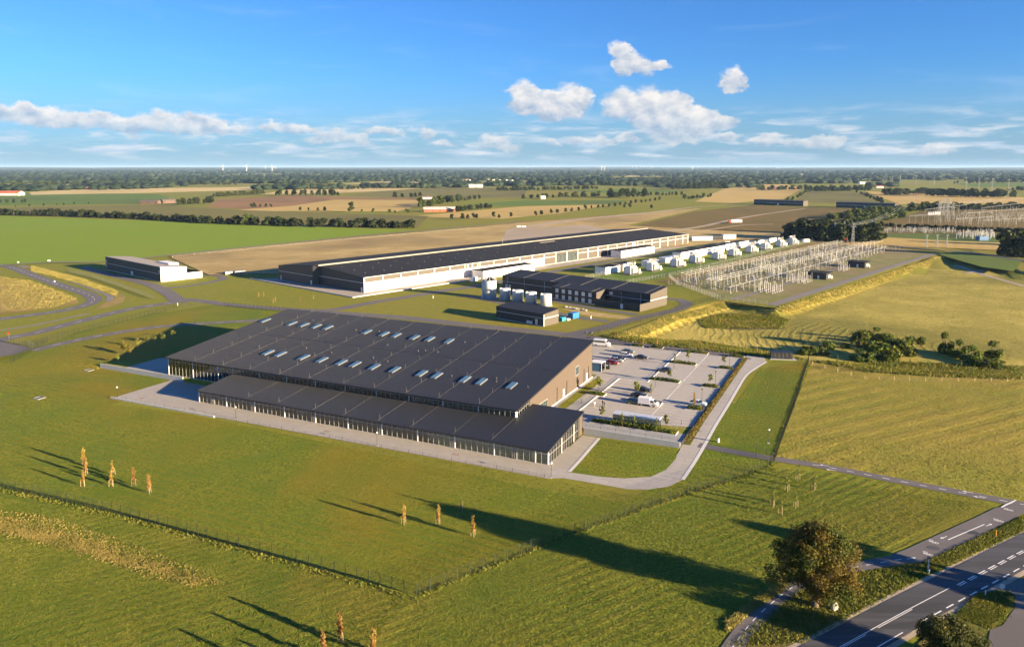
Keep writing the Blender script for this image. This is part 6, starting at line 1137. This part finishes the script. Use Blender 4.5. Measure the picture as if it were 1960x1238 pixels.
# ================================================================== FARMS
def farm(px, py, L_, W_, h, rz, wall, roof, label, rise=.45, chim=False, name='farmhouse', cat='house', wins=True):
    t = thing(name, G(px, py), rz, label, cat); l, w, r = L_/2, W_/2, h + W_*.5*rise*2*.5
    MB().add([(-l, -w, 0), (l, -w, 0), (l, w, 0), (-l, w, 0), (-l, -w, h), (l, -w, h), (l, w, h), (-l, w, h), (-l, 0, r), (l, 0, r)], [(0, 1, 5, 4), (2, 3, 7, 6), (1, 2, 6, 9, 5), (3, 0, 4, 8, 7), (3, 2, 1, 0)]).build('wall', wall, t)
    o = .4; rr = MB().hexa([(-l - o, -w - o, h - .2), (l + o, -w - o, h - .2), (l + o, 0, r), (-l - o, 0, r)], [(-l - o, -w - o, h + .1), (l + o, -w - o, h + .1), (l + o, 0, r + .35), (-l - o, 0, r + .35)]).hexa([(-l - o, 0, r), (l + o, 0, r), (l + o, w + o, h - .2), (-l - o, w + o, h - .2)], [(-l - o, 0, r + .35), (l + o, 0, r + .35), (l + o, w + o, h + .1), (-l - o, w + o, h + .1)]).build('roof', roof, t)
    if chim: ubox('chimney', brickred_m, rr, (l*.3, 0, r + .6), (1, 1, 1.8))
    if wins:
        for k in range(max(2, int(L_/9))): ubox('window', GLS, t, (-l + 3 + k*(L_ - 6)/max(1, int(L_/9) - 1 or 1), -w - .03, h*.55), (1.6, .08, h*.35))
    ubox('door', slate_m, t, (l + .03, 0, h*.4), (.08, min(3, w), h*.75)); return t
farm(10, 374, 80, 24, 5, -.05, farmwhite_m, brickred_m, 'long red-roofed barn with white gable at the far left', name='barn', cat='barn'); farm(98, 362.5, 30, 12, 5, .05, farmwhite_m, brickred_m, 'orange-roofed farmhouse beyond the left fields', chim=True); farm(180, 362, 44, 13, 5, .0, farmred_m, slate_m, 'dark-roofed brick farmhouse right of the orange-roofed one'); farm(216, 361.5, 30, 9, 4, .0, farmwhite_m, fibre_m, 'low white farm shed right of the dark-roofed farmhouse', name='farm_shed')
oldwall_m = plain('old_brick_wall', (.11, .07, .055), .9); farm(288, 390.5, 34, 12, 4.5, -.1, oldwall_m, slate_m, 'long dark-roofed old farmhouse by the tree clump'); farm(322, 389, 26, 11, 5, .9, oldwall_m, slate_m, 'brown farm wing against the tree clump', chim=True)
farm(841, 405, 48, 17, 4.2, .18, farmred_m, fibre_m, 'white-roofed barn with red walls among trees', name='barn', cat='barn', rise=.3); farm(815, 381, 28, 9, 4, .1, farmwhite_m, slate_m, 'small farmhouse hidden among trees behind the white-roofed barn', chim=True); farm(1039, 381, 10, 8, 5, .2, farmwhite_m, fibre_m, 'small white house right of centre beside a copse')
farm(1492, 362.5, 40, 10, 4, -.1, farmred_m, slate_m, 'long low red farm building right of the stubble'); farm(1518, 363, 18, 9, 4, .4, farmred_m, brickred_m, 'red-roofed outbuilding beside the long red farm'); farm(1729, 371, 9, 8, 5, .1, farmwhite_m, slate_m, 'tiny white house in the dark belt on the right'); farm(1683, 359.5, 24, 10, 4, .1, farmwhite_m, brickred_m, 'pink-roofed farm in the right distance'); farm(1650, 352, 30, 12, 5, .3, farmwhite_m, fibre_m, 'pale farm shed in the right distance', name='farm_shed')
for i, (x, y) in enumerate(((897, 346), (905, 345.5), (916, 345), (926, 344.5), (934, 345.5), (945, 346), (956, 346.5), (968, 347), (978, 347.5), (890, 346.5))): farm(x, y, 20, 10, 5, .3*i, farmwhite_m, (brickred_m, slate_m, fibre_m)[i % 3], 'small village house in the far wood clearing', cat='house', name='village_house', wins=False)['group'] = 'village houses in the far clearing'
for x, y, l in ((700, 328.5, 160), (735, 328.6, 120), (1245, 347, 30), (905, 359, 26), (918, 359, 20), (1530, 336, 60), (1110, 331, 70), (870, 329, 120)): farm(x, y, l, 16, 7, .1, farmwhite_m, fibre_m, 'pale distant building low on the horizon woods', name='distant_building', cat='building', wins=False)['group'] = 'distant pale buildings'
# ================================================================== TURBINES, PYLONS, LINES
def turbine(px, d, hub, r, rot, label):
    yb = HZ + FPX*CAMZ/d; c = G(px, yb); t = thing('wind_turbine', c, 0, label, 'wind turbine', 'wind turbines on the horizon'); MB().tube((0, 0, 0), (0, 0, hub), 3.4, 2.2, 10).build('tower', whitep_m, t); MB().box((0, -1, hub + 1), (4, 9, 4)).build('nacelle', whitep_m, t); MB().tube((0, -5.6, hub + 1), (0, -7.5, hub + 1), 2., .6, 10).build('hub', whitep_m, t)
    for k in range(3):
        a = rot + k*2*pi/3; dx, dz = sin(a), cos(a); MB().hexa([(dx*1.5 - dz*1.6, -6.6, hub + 1 + dz*1.5 + dx*1.6), (dx*1.5 + dz*1.6, -6.6, hub + 1 + dz*1.5 - dx*1.6), (dx*1.5 + dz*1.6, -6., hub + 1 + dz*1.5 - dx*1.6), (dx*1.5 - dz*1.6, -6., hub + 1 + dz*1.5 + dx*1.6)], [(dx*r - dz*.5, -6.5, hub + 1 + dz*r + dx*.5), (dx*r + dz*.5, -6.5, hub + 1 + dz*r - dx*.5), (dx*r + dz*.5, -6.2, hub + 1 + dz*r - dx*.5), (dx*r - dz*.5, -6.2, hub + 1 + dz*r + dx*.5)]).build('blade', whitep_m, t)
for px, d_, hub, r, rot, lb in ((427, 9500, 78, 38, .2, 'white wind turbine, leftmost of the left group'), (472, 9000, 80, 40, .7, 'white wind turbine, largest in the left group'), (521, 10500, 78, 38, .0, 'white wind turbine, third in the left group'), (508, 14000, 78, 36, .4, 'faint turbine between the left group'), (528, 14500, 78, 36, .9, 'faint turbine right of the left group'), (1151, 11500, 72, 36, .3, 'white turbine, left of the close pair at centre right'), (1157, 11500, 72, 36, .8, 'white turbine, right of the close pair at centre right'), (1325, 13000, 64, 32, .5, 'small white turbine right of centre')): turbine(px, d_, hub, r, rot, lb)
for i, px in enumerate((1010, 1022, 1062, 1068, 1210, 1218, 1226, 1232, 1240, 1248)): turbine(px, 21000, 84, 38, i*.7, 'tiny faint turbine in the row on the central horizon')
def lattice(px, py, h, w, label, arm=8., name='lattice_mast', mat=galv_m, group=None, arms=(.82,), rz=0.):
    t = thing(name, G(px, py), rz, label, 'pylon', group); b, q = w/2, w*.18; mb = MB(); n = 6
    for sx in (-1, 1):
        for sy in (-1, 1): MB().tube((sx*b, sy*b, 0), (sx*q, sy*q, h), .14, .09, 5).build('leg', mat, t)
    for k in range(n):
        z0, z1 = h*k/n, h*(k + 1)/n; r0, r1 = b + (q - b)*k/n, b + (q - b)*(k + 1)/n
        for s in (-1, 1): mb.tube((-r0, s*r0, z0), (r1, s*r1, z1), .06, n=4).tube((r0, s*r0, z0), (-r1, s*r1, z1), .06, n=4).tube((s*r0, -r0, z0), (s*r1, r1, z1), .06, n=4).tube((s*r0, r0, z0), (s*r1, -r1, z1), .06, n=4)
    mb.build('bracing', mat, t)
    for f_ in arms: MB().box((0, 0, h*f_), (2*arm, .35, .3)).tube((-arm, 0, h*f_), (0, 0, h*f_ + 1.4), .08, n=4).tube((arm, 0, h*f_), (0, 0, h*f_ + 1.4), .08, n=4).build('cross_arm', mat, t)
    return t
lattice(1754, 393, 21, 4.5, 'rusty lattice pylon with wide crossarm in the stubble field', 14, mat=plain('rusty_steel', (.30, .20, .14), .7), name='lattice_pylon', arms=(.75, .95))
for p, h, lb in (((1597, 462), 17, 'grey lattice mast left of three at the dark tree block'), ((1615, 460), 17, 'grey lattice mast, middle of three at the dark tree block'), ((1632, 466), 18, 'grey lattice mast, right of three at the dark tree block')): lattice(*p, h, 2., lb, 2.5)
for i, (px, yb, h) in enumerate(((1849, 362, 37), (1873, 364, 37), (1899, 366, 37), (1930, 369, 37), (1788, 354, 36), (1753, 352, 36), (1723, 350, 35), (1708, 350, 30), (1690, 350, 30))):
    lattice(px, yb, h, 2.6, 'slender pale pylon, number %d along the right-hand line counted from the left' % (9 - (i if i > 3 else 3 - i) if i < 4 else 9 - i), 4., 'slender_pylon', group='slender pylons of the right-hand line', arms=(.9,))
for i, px in enumerate((1773, 1793, 1812)): lattice(px, 474, 10.5, 1.2, 'short grey lattice post, %s of three before the right stubble' % ('left', 'middle', 'right')[i], 1.2, 'lattice_post', arms=(.97,))
def wires(a, b, sag, k, label, off=1.6, r=.055):
    for j in range(k):
        A_ = np.array(a) + np.array(((j - k/2)*off, 0, (j % 2)*1.5)); B2 = np.array(b) + np.array(((j - k/2)*off*2.5, 0, (j % 2)*1.5)); P = [A_ + (B2 - A_)*t - np.array((0, 0, sag*4*t*(1 - t))) for t in np.linspace(0, 1, 15)]; mb = MB()
        for p, q in zip(P, P[1:]): mb.tube(p, q, r, n=4)
        tag(mb.build('power_line', galv_m), label, 'cable', 'overhead conductors over the dark tree block')
pa = G(1632, 466); pb_ = G(1754, 393); wires((pa[0], pa[1], 16), (pb_[0], pb_[1], 17), 9, 6, 'overhead conductor sagging between the masts and the rusty pylon')
# second outdoor switchyard on the right
W2 = Fr(G(1700, 447)[:2], 30.)
def ss2(px0, px1, py0, py1, n, h, seed, nm, lb, r=.16, mat=cer_m):
    rd = random.Random(seed); mb = MB()
    for i in range(n):
        x = rd.uniform(px0, px1); y = py0 + (py1 - py0)*(round(rd.random()*5)/5.) + rd.uniform(-.4, .4); c = G(x, y); hh = h*rd.uniform(.7, 1.15); mb.tube((c[0], c[1], 0), (c[0], c[1], hh), r, r*.7, 5).box((c[0], c[1], hh), (.9, .3, .2)).box((c[0], c[1], .15), (.7, .7, .3))
    tag(mb.build(nm, mat), lb, 'switchgear', kind='stuff')
ss2(1790, 1960, 404, 430, 420, 5.5, 1, 'switchyard_posts', 'dense grey posts of the far outdoor switchyard', .10, galv_m); ss2(1664, 1830, 441, 447, 200, 4, 2, 'switchyard_posts', 'row of low dark switchgear behind the right stubble', .2, galv_m); ss2(1830, 1905, 448, 458, 140, 5, 3, 'switchyard_posts', 'cluster of grey switchgear beside the blue unit', .25, galv_m)
for i, (x0, y0, x1, y1) in enumerate(((1820, 402, 1900, 393), (1850, 402, 1960, 390), (1880, 412, 1965, 400), (1850, 424, 1960, 414), (1770, 416, 1850, 405), (1740, 430, 1800, 426), (1880, 440, 1960, 436), (1830, 437, 1900, 432))):
    a, b = G(x0, y0), G(x1, y1); t = thing('switchyard_gantry', a, 0, 'grey steel gantry beam on tall posts, %s in the right switchyard' % ('leftmost high one', 'long high one', 'upper middle one', 'lower middle one', 'leftmost middle one', 'low left one', 'low right one', 'low middle one')[i], 'gantry', 'switchyard gantries'); n = 5
    for k in range(n + 1): p = (b[0] - a[0])*k/n, (b[1] - a[1])*k/n; MB().tube((p[0], p[1], 0), (p[0], p[1], 11), .13, .10, 5).build('post', galv_m, t)
    MB().tube((0, 0, 10.6), (b[0] - a[0], b[1] - a[1], 10.6), .16, n=5).tube((0, 0, 9.8), (b[0] - a[0], b[1] - a[1], 9.8), .08, n=5).build('beam', galv_m, t)
for i, (x, y, h) in enumerate(((1797, 413, 22), (1806, 413, 24), (1815, 413, 24), (1824, 413, 22), (1800, 410, 23), (1812, 409, 24))): lattice(x, y, h, 2.5, 'tall lattice tower in the cluster of the far switchyard', 4, 'switchyard_tower', group='lattice towers of the far switchyard', arms=(.5, .75))
for i in range(6): c = G(1777 + 4.2*i, 412.5 - .2*i); t = thing('white_vessel', c, 0, 'white-topped round vessel in the row beside the lattice cluster', 'vessel', 'white vessels in the far switchyard'); MB().lathe([(1.3, 0), (1.3, 4), (.9, 4.6), (.2, 4.9)], 12).build('shell', whitep_m, t); MB().lathe([(1.5, 0), (1.5, .4)], 12).build('foot', wallconc_m, t)
container(1880, 461, (9, 5, 4), .1, plain('blue_unit', (.05, .15, .34), .5), 'blue ribbed unit among grey switchgear on the right', name='switchgear_unit')
# site clutter behind the hall
container(1343, 461, (20, 3, 4), .15, ltblue_m, 'long light blue container stack behind the end of the long hall'); container(1371, 459.5, (12, 4, 4), .15, black_m, 'black container beside the light blue one'); container(1393, 458, (10, 4, 4.4), .15, whitep_m, 'white site cabin right of the black container'); container(1403, 457, (4, 4, 4), .15, whitep_m, 'small white site cabin at the end of the container row'); container(1501, 451, (5, 3, 3), .15, ltblue_m, 'light blue container alone by the dark tree block'); container(1542, 463.5, (6, 3, 2.6), .3, whitep_m, 'white container near the last transformer'); container(1391, 468, (7, 3, 2.5), .5, whitep_m, 'white cabin in front of the black-roofed switchgear row')
container(993, 435.5, (4.5, 3, 1.6), .1, whitep_m, 'left white box on the gravel lot'); container(1002.5, 435.5, (4.5, 3, 1.6), .1, whitep_m, 'right white box on the gravel lot'); container(440, 525, (7, 2.6, 1.8), .8, galv_m, 'grey skip left on the bare ground near the hall'); container(458, 524, (7, 2.6, 1.8), .8, galv_m, 'grey skip nearer the long hall corner')
def lorry(px, py, rz, label):
    t = thing('lorry', G(px, py, .6), rz, label, 'truck'); MB().box((-3, 0, 2.4), (13, 2.6, 3.)).build('trailer', whitep_m, t); MB().hexa([(-12.5, -1.2, .5), (-10, -1.2, .5), (-10, 1.2, .5), (-12.5, 1.2, .5)], [(-12.1, -1.2, 3.4), (-10, -1.2, 3.6), (-10, 1.2, 3.6), (-12.1, 1.2, 3.4)]).build('cab', red_m, t)
    for x in (-11.5, -9, 0, 1.5, 3):
        for s in (-1, 1): MB().tube((x, s*.9, .5), (x, s*1.3, .5), .5, n=10).build('wheel', TYR, t)
    MB().box((-3, 0, .8), (13, 1., .25)).build('chassis', black_m, t); ubox('windscreen', GLS, t, (-12.35, 0, 2.6), (.2, 2., 1.))
lorry(1414, 427, .12, 'white lorry trailer with red cab on the moor track')
def frame(px, py, w, h, label):
    t = thing('red_barrier_frame', G(px, py), .2, label, 'barrier'); 
    for s in (-1, 1): MB().tube((s*w/2, 0, 0), (s*w/2, 0, h), .15, n=6).build('post', red_m, t)
    MB().tube((-w/2, 0, h), (w/2, 0, h), .15, n=6).build('beam', red_m, t)
frame(1617, 465, 4, 4, 'small red barrier frame by the masts'); frame(1952, 492, 7, 4.5, 'red height barrier frame at the right edge')
# substation approach road on the right
ribbon('service_road', polyG([(1690,470),(1760,477),(1850,484),(1960,500),(2050,512)]), 7, road_m, .5); ribbon('gravel_track', polyG([(1960,498),(1900,508),(1850,516)]), 4, gravel_m, .3); ribbon('gravel_track', polyG([(1830,508),(1880,525),(1960,548)], True), 4, gravel_m, .12)
# road furniture
def post(px, py, h, r, mat, label, cat='post', name='marker_post', top=None):
    t = thing(name, GT(px, py), 0, label, cat); MB().tube((0, 0, -.1), (0, 0, h), r, r*.9, 8).build('shaft', mat, t)
    if top: top(t, h)
    else: MB().lathe([(r*1.05, h - .12), (r*1.15, h), (r*.4, h + .06)], 8).build('cap', black_m if mat is whitep_m else mat, t)
    return t
def disc(m): return lambda t, h: MB().tube((0, -.04, h), (0, .04, h), .45, n=16).build('sign_disc', m, t)
def board(m, w, hh): return lambda t, h: ubox('sign_board', m, t, (0, 0, h), (w, .08, hh))
post(105, 546, 2.2, .05, galv_m, 'round white road sign in the road bend on the left', 'sign', 'road_sign', disc(whitep_m)); post(17, 647, 2., .05, galv_m, 'round red sign at the entrance gate', 'sign', 'road_sign', disc(red_m)); post(94, 502, 1.2, .06, galv_m, 'white board sign at the edge of the green field', 'sign', 'road_sign', board(whitep_m, 2., .9)); post(35, 505, 1.2, .06, galv_m, 'small white board sign at the far left road end', 'sign', 'road_sign', board(whitep_m, 1.4, .7)); post(340, 585, 1.5, .15, whitep_m, 'white post at the left road junction'); post(829, 571, 1.6, .15, whitep_m, 'white post beside the site road below the hall'); post(1131, 610, 1.5, .2, whitep_m, 'white post right of the blue container')
post(1886, 1139, 1.1, .09, whitep_m, 'white marker post on the grass island by the main road'); post(1917, 1140, 1.6, .04, galv_m, 'small round traffic sign on the grass island', 'sign', 'road_sign', disc(grey_m)); post(1776, 1094, 2.4, .07, whitep_m, 'slim direction post by the cycle path crossing', 'sign', 'direction_post', board(black_m, .5, .35)); post(1906, 1028, 1.3, .08, yellow_m, 'orange marker post on the road verge'); post(1374.7, 846, 1.2, .28, whitep_m, 'white bollard box beside the concrete lane', 'bollard', 'bollard'); post(1778, 1096, .8, .12, whitep_m, 'short white stone at the foot of the direction post')
for p, lb in (((1113, 771), 'black bollard post left of the people'), ((1147, 786), 'black bollard post in front of the people'), ((1304, 813), 'black bollard post right of the bicycle shelter')): post(*p, 1.2, .07, black_m, lb, 'bollard', 'bollard')
def rock(px, py, d, seed, label):
    bm_ = bmesh.new(); bmesh.ops.create_icosphere(bm_, subdivisions=2, radius=1.); rd = random.Random(seed)
    for v in bm_.verts: k = 1 + rd.uniform(-.18, .18); v.co.x *= k*d[0]; v.co.y *= k*d[1]; v.co.z = v.co.z*k*d[2] + d[2]*.5
    me = bpy.data.meshes.new('boulder'); bm_.to_mesh(me); bm_.free(); me.materials.append(rock_m); o = link(bpy.data.objects.new('boulder', me)); o.location = GT(px, py); tag(o, label, 'stone')
rock(1596, 1166, (.55, .45, 1.0), 1, 'upright pale memorial stone below the big autumn tree')
for x, y, lb in ((1083,588.5,'leftmost rock'),(1090,590,'second rock'),(1097,591,'third rock'),(1103,592,'middle rock'),(1108,593.5,'third rock from the right'),(1115,594,'second rock from the right'),(1121,595,'rightmost rock')): rock(x, y, (.9, .6, .5), int(x), lb + ' of the rubble line by the sunlit tank')
for (u, v), lb in (((-128, -5), 'dark drain grate at the left of the front terrace'), ((-60, -4), 'dark drain grate at the middle of the front terrace'), ((-22, -3.5), 'dark drain grate at the right of the front terrace')):
    c = A.w(u, v, LOW + .055); t = thing('drain_grate', c, A.a, lb, 'grate'); ubox('plate', rust_m, t, (0, 0, .01), (1.4, .7, .03)); ubox('frame', black_m, t, (0, 0, .006), (1.55, .85, .02))
for p, lb in (((75, 762), 'square concrete hatch frame in the left lawn'), ((170, 709), 'square concrete hatch frame beside the concrete wall'), ((1128, 637), 'concrete hatch frame beside the site road')):
    t = thing('hatch', GT(*p), A.a, lb, 'hatch'); mb = MB()
    for s in (-1, 1): mb.box((s*1.1, 0, .1), (.25, 2.4, .25)).box((0, s*1.1, .1), (1.95, .25, .25))
    mb.build('frame', galv_m, t); ubox('cover', black_m, t, (0, 0, .06), (1.9, 1.9, .06))
t = thing('air_handler', G(907, 538), B.a, 'small white unit by the annex behind the silo', 'machine'); MB().box((0, 0, 1.3), (4, 2.4, 2.2)).build('body', whitep_m, t); ubox('base', wallconc_m, t, (0, 0, .1), (4.4, 2.8, .2)); ubox('grille', grey_m, t, (-1, -1.22, 1.3), (1.4, .05, 1.4))
# ------------------------------------------------------------------ air
def haze(density):
    mb = MB().box((0, 0, 0), (1, 1, 1)); o = mb.build('haze', paint_m); o.data.materials.clear(); o.location = (0, 8000, 68.); o.scale = (90000, 90000, 148); tag(o, 'thin summer haze over the whole plain', 'haze', kind='stuff')
    m = bpy.data.materials.new('haze'); m.use_nodes = True; nt = m.node_tree; nt.nodes.remove(nt.nodes['Principled BSDF']); pv = node(nt, 'ShaderNodeVolumePrincipled'); pv.inputs['Color'].default_value = (.42, .66, 1, 1); pv.inputs['Density'].default_value = density; pv.inputs['Anisotropy'].default_value = 0.
    L(nt, pv.outputs[0], nt.nodes['Material Output'].inputs['Volume']); o.data.materials.append(m)
haze(2.9e-5)
# ------------------------------------------------------------------ give every assembled thing its root at its own base
bpy.context.view_layer.update()
for o in list(scene.objects):
    if o.type == 'EMPTY' and o.parent is None and o.location.length < 1e-6 and o.children:
        pts = [c.matrix_world @ __import__('mathutils').Vector(b) for c in o.children for b in c.bound_box]; c0 = ((min(p.x for p in pts) + max(p.x for p in pts))/2, (min(p.y for p in pts) + max(p.y for p in pts))/2, min(p.z for p in pts))
        o.location = c0
        for c in o.children: c.location = (c.location[0] - c0[0], c.location[1] - c0[1], c.location[2] - c0[2])
